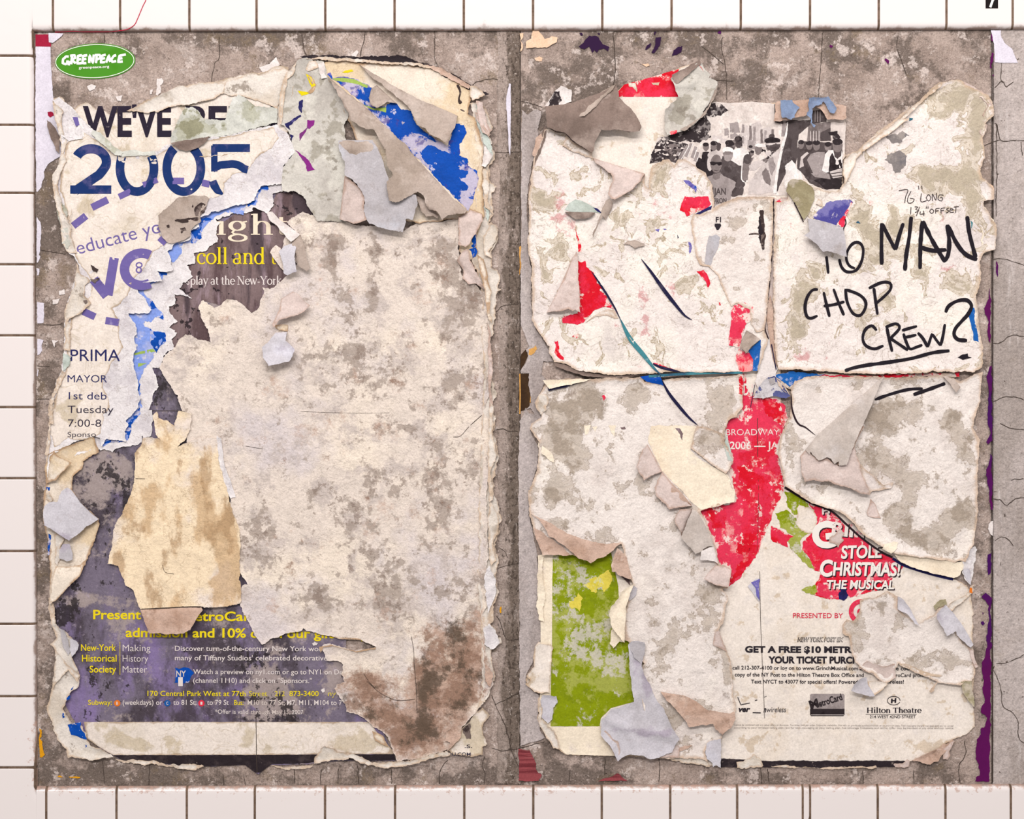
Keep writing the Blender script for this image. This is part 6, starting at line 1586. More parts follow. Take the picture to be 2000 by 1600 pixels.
# ---- the sheet with the black and white crowd picture
ph = Sheet('crowd_photo_poster', 'A3 690,900 700,700 850,640 870,640 920,590 1080,545 1250,495 1330,460 1440,430 1500,600 1510,725 1600,722 1800,735 A4 280,712 500,690 740,735 745,800 750,900 742,980 752,1080 730,1120 735,1200 728,1290 700,1340 B4 800,100 700,300 300,300 A4 250,1500 A3 1560,1590 1440,1590 1300,1590 1050,1400 1000,1250 690,1120',
           M['cream_plain'], base=3.4, rough=1.0, amp=.4, sc=90, curl=(.8, 10), sp=8, label='cream poster with a black and white picture of a crowd and a red corner', cat='poster')
patch('red_print', ph, 'A3 862,672 875,640 920,590 1000,565 1080,545 1250,492 1300,480 1320,672', M['red'], .3, rough=.4)
patch('red_scrape', ph, ['A3 950,575 1000,575 1015,620 1005,640 980,605 955,605', 'A3 1110,578 1165,570 1160,590 1120,590'], M['cream_plain'], .5, rough=1, sp=4)
ps = patch('crowd_picture', ph, 'P 130,680 150,600 200,450 240,440 300,440 470,380 560,250 640,160 720,130 830,145 1040,128 1240,150 1240,300 1300,140 1850,180 1870,330 1870,420 1860,600 1840,640 1838,900 1700,920 1600,870 1500,820 1440,830 1360,960 1000,975 830,1010 680,1136 690,900 600,800 450,680 300,650', M['p_sky'], .3, rough=.5)


def pp(poly, mk, e, r=.8):
    P = PL(poly) if isinstance(poly, str) else poly
    patch('printed_shape', ph, P, M[mk], .32 + e * .04, rough=r, sp=6, parent=ps, step=3.)


def pe(cx, cy, rx, ry, mk, e, r=.5):
    pp(ell('P', cx, cy, rx, ry, 0, 350, 18), mk, e, r)


# skyline, trees
pp('P 840,320 920,310 940,470 850,460', 'p_mid', 1); pp('P 790,370 830,365 835,450 795,450', 'p_mid', 1); pp('P 940,390 960,300 975,400 1040,330 1110,300 1130,370 1200,350 1240,420 1240,520 940,520', 'p_light', 1)
pp('P 1000,470 1070,470 1070,550 1000,550', 'p_mid', 2); pp('P 690,430 800,430 820,500 680,490', 'p_light', 1)
pp('P 600,200 650,160 720,140 780,150 830,210 770,240 720,260 640,260 600,290 560,260', 'p_leaf', 1, 2.5)
pp('P 480,340 560,290 640,270 670,330 660,380 640,420 680,450 640,480 560,480 480,490 380,480 280,470 230,450 380,400 460,380', 'p_leaf', 1, 2.5)
pp('P 130,680 150,600 200,480 240,460 300,480 420,490 470,510 420,640 300,650 260,660', 'p_leaf', 2, 1.6)
pe(340, 560, 80, 55, 'p_grey', 3); pe(330, 590, 50, 40, 'p_dark', 4); pp('P 270,640 300,560 420,560 430,640 400,680 300,660', 'p_dark', 3)
# raised fingers at the left
for x0, y0, x1, y1 in ((400, 640, 470, 520), (455, 620, 505, 500), (510, 630, 545, 530), (535, 660, 565, 580), (375, 610, 392, 580)):
    strokes('printed_shape', ph, [(PL('P %d,%d %d,%d' % (x0, y0, x1, y1)), 7.), ], M['p_mid'], .52, ps, curve=False)
    strokes('printed_shape', ph, [(PL('P %d,%d %d,%d' % (x0 + 14, y0, x1 + 12, y1)), 1.6), ], M['p_white'], .56, ps, curve=False)
# distant crowd and buildings
rc = np.random.RandomState(5)
for i_ in range(26):
    cx_, cy_ = 690 + rc.rand() * 560, 500 + rc.rand() * 150
    pp('P %d,%d %d,%d %d,%d %d,%d' % (cx_ - 34, cy_ + 90, cx_ - 24, cy_ + 34, cx_ + 24, cy_ + 32, cx_ + 36, cy_ + 90), ('p_grey', 'p_mid', 'p_dark', 'p_light')[i_ % 4], 2.2, 1.)
    pe(cx_, cy_, 17, 25, ('p_mid', 'p_grey')[i_ % 2], 2.6); pe(cx_, cy_ - 12, 18, 13, 'p_black', 3)
for i_ in range(9):
    x_ = 950 + i_ * 33; t_ = 330 + rc.rand() * 70
    pp('P %d,%d %d,%d %d,500 %d,500' % (x_, t_, x_ + 22, t_ + 4, x_ + 23, x_), ('p_mid', 'p_light', 'p_grey')[i_ % 3], 1.8, .8)
pp('P 560,830 600,650 780,640 950,660 1000,800 960,960 700,1000', 'p_dark', 3.4, 2.)
# back row
pp('P 590,640 600,580 640,570 680,590 690,650 700,800 600,800 540,700 560,620', 'p_black', 4)
pe(630, 530, 26, 38, 'p_grey', 5); pe(630, 512, 27, 18, 'p_black', 6)
pp('P 640,600 690,570 750,570 780,620 770,700 640,690', 'p_black', 5); pe(702, 525, 30, 42, 'p_grey', 6); pe(702, 498, 32, 20, 'p_black', 7)
pe(742, 535, 22, 32, 'p_dark', 5); pe(742, 515, 23, 16, 'p_black', 6)
pe(850, 520, 42, 50, 'p_dark', 5); pe(845, 497, 44, 26, 'p_black', 6)
pp('P 800,620 850,570 900,545 960,535 1010,570 1020,620 960,660 950,700 860,700', 'p_white', 6); pe(920, 490, 34, 50, 'p_dark', 7); pe(920, 460, 34, 24, 'p_black', 8); pe(880, 505, 24, 36, 'p_grey', 6)
pp('P 770,700 790,660 850,650 920,690 960,760 960,880 900,960 800,900', 'p_dark', 7); pe(825, 600, 46, 62, 'p_mid', 8); pe(825, 560, 50, 28, 'p_white', 9); pp('P 780,590 800,570 850,570 870,590 865,600 785,600', 'p_grey', 10)
# front man in the sleeveless shirt
pp('P 610,810 660,790 700,780 760,770 830,810 895,850 890,890 860,930 850,1000 760,1030 710,1050 690,1136 700,900 640,830', 'p_mid', 9)
pe(722, 680, 50, 84, 'p_grey', 11); pe(715, 610, 72, 46, 'p_light', 10); pe(665, 680, 24, 66, 'p_light', 10); pe(778, 670, 18, 60, 'p_dark', 10)
pp('P 665,665 690,660 720,668 770,665 772,690 745,698 725,682 700,698 672,690', 'p_black', 13, .3); pp('P 690,770 760,760 755,810 720,825 690,810', 'p_grey', 10); pp('P 700,735 745,735 730,745 710,745', 'p_dark', 13, .2)
texts('lettering', ph, [('JAN', 'P 700,955 808,955', 58, .02)], M['p_dark'], 1.0, parent=ps)
texts('lettering', ph, [('FRON', 'P 705,1035 815,1028', 45, .02)], M['p_dark'], 1.0, parent=ps)
# waving hand, white shirted figures in the middle
pp('P 955,700 970,660 1010,600 1030,630 1060,625 1030,680 1010,760 1000,830 960,840 945,800', 'p_grey', 9); strokes('printed_shape', ph, [(PL('P 960,620 950,720 948,820 975,845'), 2.2)], M['p_white'], .9, ps)
pe(1000, 640, 36, 44, 'p_dark', 11); pe(1095, 560, 32, 46, 'p_grey', 8); pp('P 1060,520 1090,500 1180,515 1190,528 1100,535', 'p_white', 9, .3)
pp('P 1030,620 1080,590 1150,570 1180,620 1100,660 1000,740', 'p_sky', 7)
pp('P 1000,960 1030,840 1070,760 1130,690 1180,660 1240,580 1290,550 1270,700 1230,940 1100,950', 'p_light', 10, 1.6); pp('P 1010,700 1060,660 1130,650 1160,670 1060,740 1020,745', 'p_light', 11)
pp('P 1130,760 1160,710 1190,740 1210,830 1190,870 1150,840', 'p_grey', 12, 2.); pp('P 1180,640 1230,620 1250,700 1220,800 1190,720', 'p_mid', 12, 1.2)
pe(1225, 510, 66, 60, 'p_dark', 12); pe(1222, 475, 70, 30, 'p_black', 13); pp('P 1160,500 1290,490 1295,505 1170,520', 'p_light', 14, .3); pe(1215, 435, 26, 22, 'p_dark', 10)
# big raised arm
pp('P 1340,300 1560,290 1555,340 1500,380 1460,420 1440,500 1450,600 1430,680 1340,760 1290,870 1250,950 1240,900 1280,700 1300,560 1330,470', 'p_dark', 13, 1.)
pp('P 1225,945 1245,800 1270,640 1300,520 1330,430 1350,310 1362,310 1345,450 1310,580 1285,700 1262,850 1255,945', 'p_white', 15, .6)
pp('P 1240,150 1300,130 1320,330 1240,310', 'p_dark', 12); pp('P 1310,300 1340,300 1330,440 1300,440', 'p_mid', 12)
pp('P 1330,830 1340,700 1390,640 1430,710 1480,760 1500,840 1600,880 1500,860 1400,830 1330,900', 'p_white', 16, 1.6)
# right: columns and the people below them
pp('P 1540,330 1740,310 1740,480 1530,480', 'p_grey', 9)
for x in (1560, 1585, 1610, 1635): strokes('printed_shape', ph, [(PL('P %d,390 %d,480' % (x, x)), 1.6)], M['p_light'], .78, ps, curve=False)
pp('P 1560,210 1700,200 1700,310 1560,330', 'p_dark', 8)
for x in (1600, 1622, 1645): strokes('printed_shape', ph, [(PL('P %d,210 %d,310' % (x, x)), 1.3)], M['p_mid'], .78, ps, curve=False)
pp('P 1650,400 1740,360 1740,480 1650,480', 'p_dark', 10)
pp('P 1460,480 1500,480 1840,500 1838,900 1700,910 1560,860 1500,780 1440,720 1440,560', 'p_dark', 9)
for cx, cy, rx, ry in ((1475, 510, 26, 40), (1548, 520, 28, 40), (1612, 520, 32, 46), (1715, 530, 30, 42), (1800, 520, 44, 60)):
    pe(cx, cy, rx, ry, 'p_grey', 13); pe(cx, cy - ry * .55, rx * 1.02, ry * .5, 'p_black', 14)
pe(1790, 440, 36, 30, 'p_leaf', 12, 1.5); pp('P 1715,400 1800,390 1800,430 1730,430', 'p_black', 13)
pp('P 1530,650 1560,590 1620,575 1680,580 1690,640 1670,700 1680,760 1600,800 1560,720', 'p_mid', 14); pp('P 1470,620 1530,580 1545,590 1490,640 1500,700 1460,720', 'p_light', 13)
pp('P 1660,740 1690,600 1720,560 1760,560 1770,620 1800,640 1830,610 1838,560 1842,720 1700,760', 'p_white', 15, .6)
pp('P 1730,620 1750,580 1790,660 1830,640 1840,720 1720,760', 'p_black', 16, .5)
pp('P 1730,750 1840,720 1838,800 1760,810', 'p_light', 17); strokes('printed_shape', ph, [(PL('P 1740,770 1838,755'), 1.6), (PL('P 1740,795 1838,785'), 1.6)], M['p_dark'], 1.15, ps, curve=False)
pp('P 1560,770 1650,740 1720,770 1740,820 1600,800', 'p_mid', 16); pp('P 1590,830 1700,800 1838,820 1838,900 1690,910', 'p_black', 15, 1.4)
# torn blue grey roll hanging over the picture's top
Sheet('rolled_edge', 'P 1238,160 1260,132 1400,125 1550,112 1700,100 1760,160 1868,180 1868,270 1840,300 1700,290 1640,200 1580,180 1560,240 1500,260 1420,280 1280,310 1230,310', M['brown_fold'], base=7, rough=1.2, amp=1., parent=ph, fold='P 1238,132 1760,104', r=3.5, sp=5, lift=1)
Sheet('rolled_edge', 'P 1280,135 1380,130 1430,180 1450,195 1415,240 1410,280 1380,305 1330,290 1290,290 1280,230', M['slate_paper'], base=18.5, rough=1.4, amp=.6, parent=ph, sp=4.5, curl=(1, 6), seed=7001)
for p in ('P 1530,115 1700,96 1750,150 1778,200 1760,250 1720,240 1680,180 1660,140 1640,170 1590,180 1560,210 1560,330 1595,350 1580,370 1545,330 1550,290 1500,260 1530,220',):
    Sheet('rolled_edge', p, M['blue_torn'] if 'blue_torn' in M else M.setdefault('blue_torn', paper('blue_grey_scrap', (132, 148, 178), [dict(c=(112, 120, 142), s=18, lo=.48, hi=.62, k=.7), dict(c=(158, 160, 172), s=30, lo=.58, hi=.68, k=.6, seed=4)], bump=.3)), base=18, rough=1.4, amp=.8, parent=ph, sp=4.5, curl=(2.5, 6))
bpy.data.objects['rolled_edge.%03d' % (len([o for o in bpy.data.objects if o.name.startswith('rolled_edge')]) - 2)].data.materials[0] = M['blue_torn']

# ---- upper left curls of the right panel
tl = Sheet('curled_top_sheet', 'A3 372,745 440,740 500,735 620,702 760,652 830,615 862,590 875,640 880,690 960,765 1010,830 1036,890 1020,922 950,927 850,907 826,917 760,912 712,1000 705,1060 690,1070 560,985 515,935 430,912 385,895',
           M['taupe_dark'], base=8, rough=1.0, amp=1., sc=50, crk=.4, csc=40, sp=6, fold='A3 372,745 862,590', r=5, slope=.02, lift=3, label='dark taupe curled sheet at the right panel\'s upper left', cat='torn paper', bumps=[('r', 'A3 800,900 850,770 880,690', 6, 3.), ('r', 'A3 400,880 500,800 620,760', 10, 2.)])
Sheet('flap', 'A3 520,842 600,852 680,890 712,905 712,1020 690,1062 560,982 515,932', M['museum_picture'], base=11.2, rough=1., amp=.5, parent=tl, sp=5, label='purple grey corner')
Sheet('flap', 'A3 620,792 660,740 700,692 770,640 862,592 840,630 770,692 720,752 680,790 640,822 605,817', M['taupe'], base=15, rough=.9, amp=.8, parent=tl, sp=4.5, fold='A3 640,760 862,592', r=3, lift=4)
Sheet('flap', 'A3 882,690 960,765 1010,830 1036,890 1020,922 950,927 850,905 836,870 855,770', M['taupe_dark'], base=14, rough=1., amp=.7, parent=tl, sp=5, lift=5, fold='A3 882,690 836,870', r=2.5)
Sheet('flap', 'A3 430,905 510,850 520,930 440,920', M['taupe_dark'], base=10, rough=.8, amp=.6, parent=tl, sp=5)
w_ = Sheet('white_torn_corner', 'A3 372,742 400,700 430,650 480,595 520,605 552,632 556,702 500,730 430,742', M['white_scrap'], base=3, rough=1.2, amp=.6, curl=(3, 10), sp=5, label='white torn corner with black smudges above the dark taupe curl', cat='torn paper')
patch('ink_mark', w_, 'A3 385,735 410,690 440,640 470,640 480,700 460,735', M['p_leaf'], .5, rough=2., sp=4)
tr = Sheet('crumpled_stained_flap', 'A3 1245,545 1320,490 1442,428 1470,460 1485,490 1520,520 1510,540 1562,575 1560,610 1555,642 1520,700 1480,770 1442,832 1400,870 1370,885 1330,912 1240,942 1210,942 1200,900 1195,850 1205,770 1240,730 1300,680 1272,630',
           M['grey_stain'], base=8, rough=1.4, amp=1.6, sc=40, crk=1.2, csc=32, curl=(5, 18), sp=5, label='crumpled mould stained flap at the crowd picture\'s left corner', cat='torn paper', stain=[('A3 1340,760', 60, 80, 1.3), ('A3 1290,800', 30, 40, 1.1), ('A3 1380,560', 90, 50, .5)],
           bumps=[('r', 'A3 1270,600 1330,590 1410,580', 7, 4), ('r', 'A3 1440,440 1400,540 1380,600', 10, 3), ('r', 'A3 1550,600 1480,720 1350,890', 8, 5)])
patch('red_print', tr, ['A3 1235,915 1285,908 1285,930 1240,942', 'A3 1435,455 1450,470 1470,510 1458,490'], M['red'], .5, rough=1., sp=4)
Sheet('torn_edge', 'A3 1250,530 1300,500 1440,425 1455,450 1380,510 1320,560 1270,600', M['taupe_dark'], base=13, rough=1., amp=1., parent=tr, sp=4.5, curl=(2, 8))
Sheet('torn_edge', 'A3 1440,830 1500,740 1560,600 1562,650 1480,800 1380,890 1330,915 1300,905 1390,860', M['taupe'], base=15, rough=1.2, amp=1., parent=tr, sp=4.5, curl=(2, 6))

# ---- upper left white sheet with slits
r3 = Sheet('slit_white_sheet', 'A3 385,895 430,912 520,932 560,985 690,1070 705,1100 760,1120 900,1160 1062,1210 1062,1290 1090,1312 1100,1200 1110,1150 1180,1120 1230,1110 1260,1150 1300,1108 1345,1112 1440,1172 1480,1200 1530,1290 1545,1400 1535,1480 B3 1530,100 1560,82 1620,50 1700,22 1800,18 1955,20 1950,250 1938,500 1918,700 1905,850 1900,900 1888,960 1915,1010 1890,1100 1850,1225 1720,1228 1500,1236 1300,1232 1180,1235 1000,1246 900,1258 850,1256 720,1240 600,1220 500,1172 430,1162 400,1100 405,1060 360,1005 310,932 285,880 280,700 275,500 250,350 262,150 252,20 A3 245,1500 252,1380 270,1290 285,1170 300,1080 330,1010 355,950 370,900',
           M['stained_white'], base=7, rough=1.4, amp=1.0, sc=90, crk=.3, csc=50, curl=(2.5, 16), sp=7, thick=.6, label='large white water stained sheet with slits, upper left of the right panel', cat='torn paper',
           stain=[('A3 500,1200', 150, 110, 1.0), ('A3 360,1420', 80, 70, 1.3), ('A3 450,960', 90, 60, .8), ('A3 980,1370', 60, 50, 1.2), ('A3 890,1500', 60, 50, 1.2), ('A3 1200,1250', 90, 140, 1.3), ('A3 320,1330', 40, 60, .8), ('B3 430,350', 90, 70, 1.0), ('B3 360,560', 60, 120, .7), ('B3 750,370', 30, 40, 1.1), ('B3 770,470', 60, 60, .9), ('B3 890,160', 50, 40, 1.1), ('B3 850,560', 80, 40, .8), ('B3 1230,430', 110, 110, .7), ('B3 1100,250', 120, 70, .7), ('B3 1340,620', 70, 110, .8), ('B3 1560,880', 60, 110, 1.1), ('B3 1460,620', 40, 60, .9), ('B3 600,1030', 70, 60, .8), ('B3 1180,90', 120, 60, .8), ('B3 1700,160', 120, 60, .6), ('B3 1450,140', 60, 50, .9), ('B3 880,980', 60, 60, .6)],
           tint=[('B3 460,110', 40, 130, 1.5), ('B3 540,270', 70, 80, 1.3), ('A3 650,1370', 80, 30, 1.0), ('A3 480,1370', 60, 30, .9), ('B3 530,170', 60, 40, 1.2), ('B3 1180,60', 100, 80, 1.1), ('B3 960,700', 110, 40, 1.0), ('B3 1060,760', 30, 130, 1.2), ('B3 1060,930', 40, 90, 1.2), ('B3 860,940', 30, 100, 1.2), ('B3 1300,680', 120, 70, .9), ('B3 1260,900', 30, 60, 1.0), ('B3 1240,1100', 50, 60, .9), ('B3 1030,1190', 90, 50, 1.1), ('B3 590,1000', 90, 60, .6), ('B3 1220,180', 100, 50, .7), ('B3 1170,640', 120, 60, .5)],
           bumps=[('l', 'B3 700,540 770,650 850,780 920,920 1000,1040 1100,1170 1160,1240', 26, 5.), ('l', 'B3 1040,450 1100,530 1200,670 1320,820 1390,870', 22, 4.5), ('l', 'B3 1355,160 1368,280 1400,480 1410,600 1405,720', 16, 1.4), ('r', 'B3 540,1200 700,1235 850,1250 1000,1240 1300,1225 1700,1222', 9, 3.0), ('l', 'B3 1840,1000 1885,960 1910,700 1935,400', 10, 1.5), ('g', 'B3 990,360', 12, 8, 6.)])


def lens(pts, w):
    L = smooth_line(PL(pts))
    t = np.linspace(0, 1, len(L))
    return [(L, w * np.sin(np.pi * t) ** .7 + .4)]


strokes('slit', r3, lens('B3 1038,448 1100,530 1200,670 1320,820 1360,855 1392,872', 7.5), M['slit_navy'], 1.6, curve=False, label='navy slit')
strokes('slit', r3, lens('B3 690,530 770,650 850,780 900,880', 4.), M['slit_navy'], 1.8, curve=False, label='dark slit')
strokes('slit', r3, lens('B3 890,860 960,1000 1050,1110 1130,1210 1185,1262', 9.), M['teal'], 2.0, curve=False, label='teal slit')
patch('red_print', r3, 'B3 588,455 620,470 650,462 660,500 700,540 770,650 800,720 830,770 850,800 780,785 720,800 660,860 640,890 600,905 560,900 490,890 485,860 500,845 600,830 612,700 596,520', M['red'], .4, rough=1.2)
patch('red_print', r3, ['B3 580,232 600,290 625,370 622,402 600,400 598,330', 'B3 545,160 570,200 585,235 565,215'], M['red'], .4, rough=.8, sp=4)
patch('red_print', r3, ['B3 437,1015 465,1015 475,1060 470,1090 510,1155 470,1150 440,1090', 'B3 560,990 600,970 610,985 590,1000'], M['red'], .4, rough=2., sp=4)
Sheet('flap', 'B3 592,398 598,450 604,560 608,680 612,822 580,800 560,815 530,798 490,812 440,815 382,822 450,690 520,540 555,450', M['pinkish'], base=3.5, on=r3, rough=1.0, amp=.5, parent=r3, sp=5, fold='B3 382,822 592,398', r=3, slope=.03, lift=5, label='triangular folded flap beside the red patch')
Sheet('flap', 'B3 650,890 720,835 800,800 850,800 870,850 885,862 850,865 800,840 720,850', M['smoke_white'], base=.9, on=r3, rough=.8, amp=.4, parent=r3, sp=5)
patch('pale_window', r3, 'B3 505,108 540,62 580,36 620,42 680,70 740,105 768,132 700,122 560,124', M['pale_green'], .5, rough=.5)
patch('ink_mark', r3, 'B3 705,90 740,105 768,132 735,125', M['navy'], .7, rough=.8, sp=4)
Sheet('flap', 'B3 508,122 560,123 620,125 720,128 700,150 680,162 640,172 590,177 560,165', M['taupe_dark'], base=2.5, on=r3, rough=.6, amp=.4, parent=r3, sp=4, fold='B3 508,122 720,128', r=2.5, lift=1)
Sheet('flap', 'A3 705,1100 760,1120 900,1162 1064,1210 1032,1262 980,1320 900,1372 850,1392 830,1390 805,1352 815,1310 842,1262 835,1230 820,1212 760,1162 715,1135', M['pinkish'], base=1.5, on=r3, rough=1.1, amp=.8, parent=r3, sp=5, fold='A3 705,1100 1064,1210', r=3.5, slope=.02, lift=5, label='pinkish flap folded down')
Sheet('flap', 'A3 830,1400 842,1420 832,1455 790,1530 B3 770,150 740,212 705,305 700,290 730,210 760,120 790,45 820,35', M['taupe'], base=3.2, on=r3, rough=.9, amp=.6, parent=r3, sp=4, fold='A3 842,1420 740,1600', r=3.5, lift=1, label='narrow rolled strip')
Sheet('flap', 'A3 520,930 560,982 690,1065 702,1100 640,1090 560,1060 490,1020 510,980', M['smoke_white'], base=1.6, on=r3, rough=1.6, amp=.8, crk=.8, csc=20, parent=r3, sp=5)
patch('red_print', r3, 'B3 1340,15 1400,22 1505,15 1522,75 1460,110 1400,135 1352,155 1340,120 1308,110 1320,60', M['red'], .5, rough=1.2)
patch('blue_print', r3, 'B3 1405,140 1450,118 1528,78 1522,105 1460,130 1420,152', M['navy'], .6, rough=.6, sp=4)
patch('blue_print', r3, ['A3 1335,1250 1370,1255 1425,1300 1425,1340 1400,1310 1350,1275', 'B3 1365,330 1385,340 1390,400 1372,410', 'B3 1135,245 1165,238 1160,258', 'B3 1185,238 1215,240 1200,252'], M['blue_lilac'], .5, rough=1.4, sp=4)
r3b = Sheet('flap', 'B3 1378,190 1400,140 1450,140 1530,120 1600,70 1700,25 1800,20 1950,22 1948,260 1936,500 1915,700 1904,860 1890,940 1840,960 1800,900 1790,800 1700,760 1660,780 1600,650 1570,560 1500,500 1450,490 1420,440 1400,300', M['smoke_white'], base=.9, on=r3, rough=1.2, amp=.5, curl=(1., 10), parent=r3, sp=6, thick=.5, label='smoother lighter ply',
            stain=[('B3 1720,170', 110, 60, .8), ('B3 1650,320', 40, 60, .5)])
strokes('ink_mark', r3b, [(PL('B3 1872,110 1880,200 1890,270 1880,330 1885,385'), 6.5), (PL('B3 1785,278 1840,275 1900,300'), 3)], M['dark_blot'], .4, wob=.9)
patch('ink_mark', r3b, ['B3 1860,130 1880,200 1903,300 1880,385 1855,290 1840,270'], M['black_ink'], .5, rough=2.2, sp=4)
patch('arrow_print', r3b, 'B3 1548,205 1588,205 1592,220 1575,248 1562,248 1546,220', M['ink_char'], .5, rough=.5, sp=4)
texts('lettering', r3b, [('F1', 'B3 1555,193 1592,193', 36, .03)], M['ink_char'], .5)
Sheet('flap', 'B3 1510,285 1560,280 1585,300 1570,380 1540,430 1520,500 1480,480 1485,400 1500,320', M['slate_paper'], base=2.2, on=r3, rough=.9, amp=.4, parent=r3, sp=4.5)
patch('red_print', r3, ['B3 1425,530 1470,525 1500,560 1518,610 1500,655 1485,600 1450,560', 'B3 1575,745 1588,750 1588,775 1575,770'], M['red'], .6, rough=1.4, sp=4)
rs_ = Sheet('flap', 'B3 1662,795 1700,762 1760,750 1812,778 1822,830 1790,880 1760,920 1740,985 1722,1080 1770,1095 1812,1112 1818,1205 1790,1227 1720,1228 1688,1140 1720,1062 1648,1052 1650,940 1665,865', M['pink_red'], base=1.4, on=r3, rough=1.2, amp=.4, parent=r3, sp=5, label='worn red strip')
Sheet('flap', 'B3 1740,1000 1765,945 1800,960 1862,1005 1800,1060 1765,1100 1722,1062', M['taupe'], base=3.5, on=r3, rough=.6, amp=.5, parent=r3, sp=4, fold='B3 1740,1000 1862,1005', r=2, lift=2)
patch('blue_print', fl.__class__(0) if False else r3, 'B3 1780,1085 1810,1060 1865,1010 1868,1060 1842,1225 1812,1225 1815,1150', M['blue2'], 2.6, rough=.6, sp=5)
patch('slit', r3, ['B3 1290,280 1300,300 1290,305'], M['slit_navy'], .4, rough=.5, sp=4)
Sheet('flap', 'B3 945,325 1000,318 1062,345 1062,362 1020,365 995,380 960,355 915,350', M['taupe'], base=3., on=r3, rough=.8, amp=.5, parent=r3, sp=4)
Sheet('torn_edge', 'A3 365,880 380,890 375,960 340,1060 300,1150 270,1290 256,1380 250,1500 240,1500 250,1370 262,1280 290,1140 330,1000 345,940', M['taupe_dark'], base=9, rough=1., amp=.8, parent=r3, sp=4.5)
Sheet('torn_edge', 'A3 310,960 345,930 355,960 330,1030 300,1090 285,1080', M['brown_fold'], base=10, rough=1., amp=.8, parent=r3, sp=4)
Sheet('rolled_edge', 'B3 430,1165 500,1180 600,1222 720,1245 850,1262 1000,1252 1030,1262 850,1275 640,1262 500,1215 440,1190', M['taupe_dark'], base=7.2, rough=.8, amp=.6, curl=(1, 5), parent=r3, sp=4.5)
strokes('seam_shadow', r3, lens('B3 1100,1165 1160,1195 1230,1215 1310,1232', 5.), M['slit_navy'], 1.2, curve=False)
patch('red_print', r3, ['B3 1110,1165 1170,1180 1250,1210 1270,1225 1180,1205'], M['red'], .7, rough=.8, sp=4)

# ---- narrow sheet between the halves, upper middle, and the vertical tear
mid = Sheet('middle_torn_strip', 'B3 1955,20 1985,30 B4 300,20 350,20 420,120 440,170 420,280 300,420 270,480 250,700 260,900 270,1000 280,1180 B3 1975,1225 1860,1225 1890,1100 1920,1010 1895,960 1915,700', M['pinkish'], base=4.6, rough=1.2, amp=.6, sp=5.5, label='pinkish strip inside the upright tear left of the marker writing', cat='torn paper')
patch('red_print', mid, ['B4 262,55 300,35 320,60 305,130 275,95', 'B4 325,50 370,40 372,70'], M['red'], .5, rough=1.4, sp=4)
strokes('slit', mid, [(PL('B4 250,30 248,150 240,300 235,450 220,620 205,760'), 3.6)], M['ink_shadow'], .8, wob=.5, label='dark upright tear')
strokes('slit', mid, [(PL('B4 205,760 190,850 195,940 215,1010 190,1060 165,1110'), 1.6)], M['ink_shadow'], .8, wob=.5)
Sheet('flap', 'B3 1935,700 1955,800 1960,1000 1985,1150 B4 265,1215 235,1100 215,950 200,850 220,720', M['brown_fold'], base=7, rough=.8, amp=.7, parent=mid, sp=4.5, lift=2)
Sheet('flap', 'B3 1880,1000 1900,1040 1930,1000 1960,1140 1985,1215 1965,1290 1910,1340 1890,1400 1860,1380 1830,1300 1850,1230', M['white_scrap'], base=6, rough=.9, amp=.6, parent=mid, sp=5)
strokes('slit', mid, [(PL('B4 235,1040 250,1120 268,1215'), 2.), (PL('B4 120,1320 105,1400 90,1480'), 1.4)], M['slit_navy'], 4.5, label='thin dark tear', split=True)

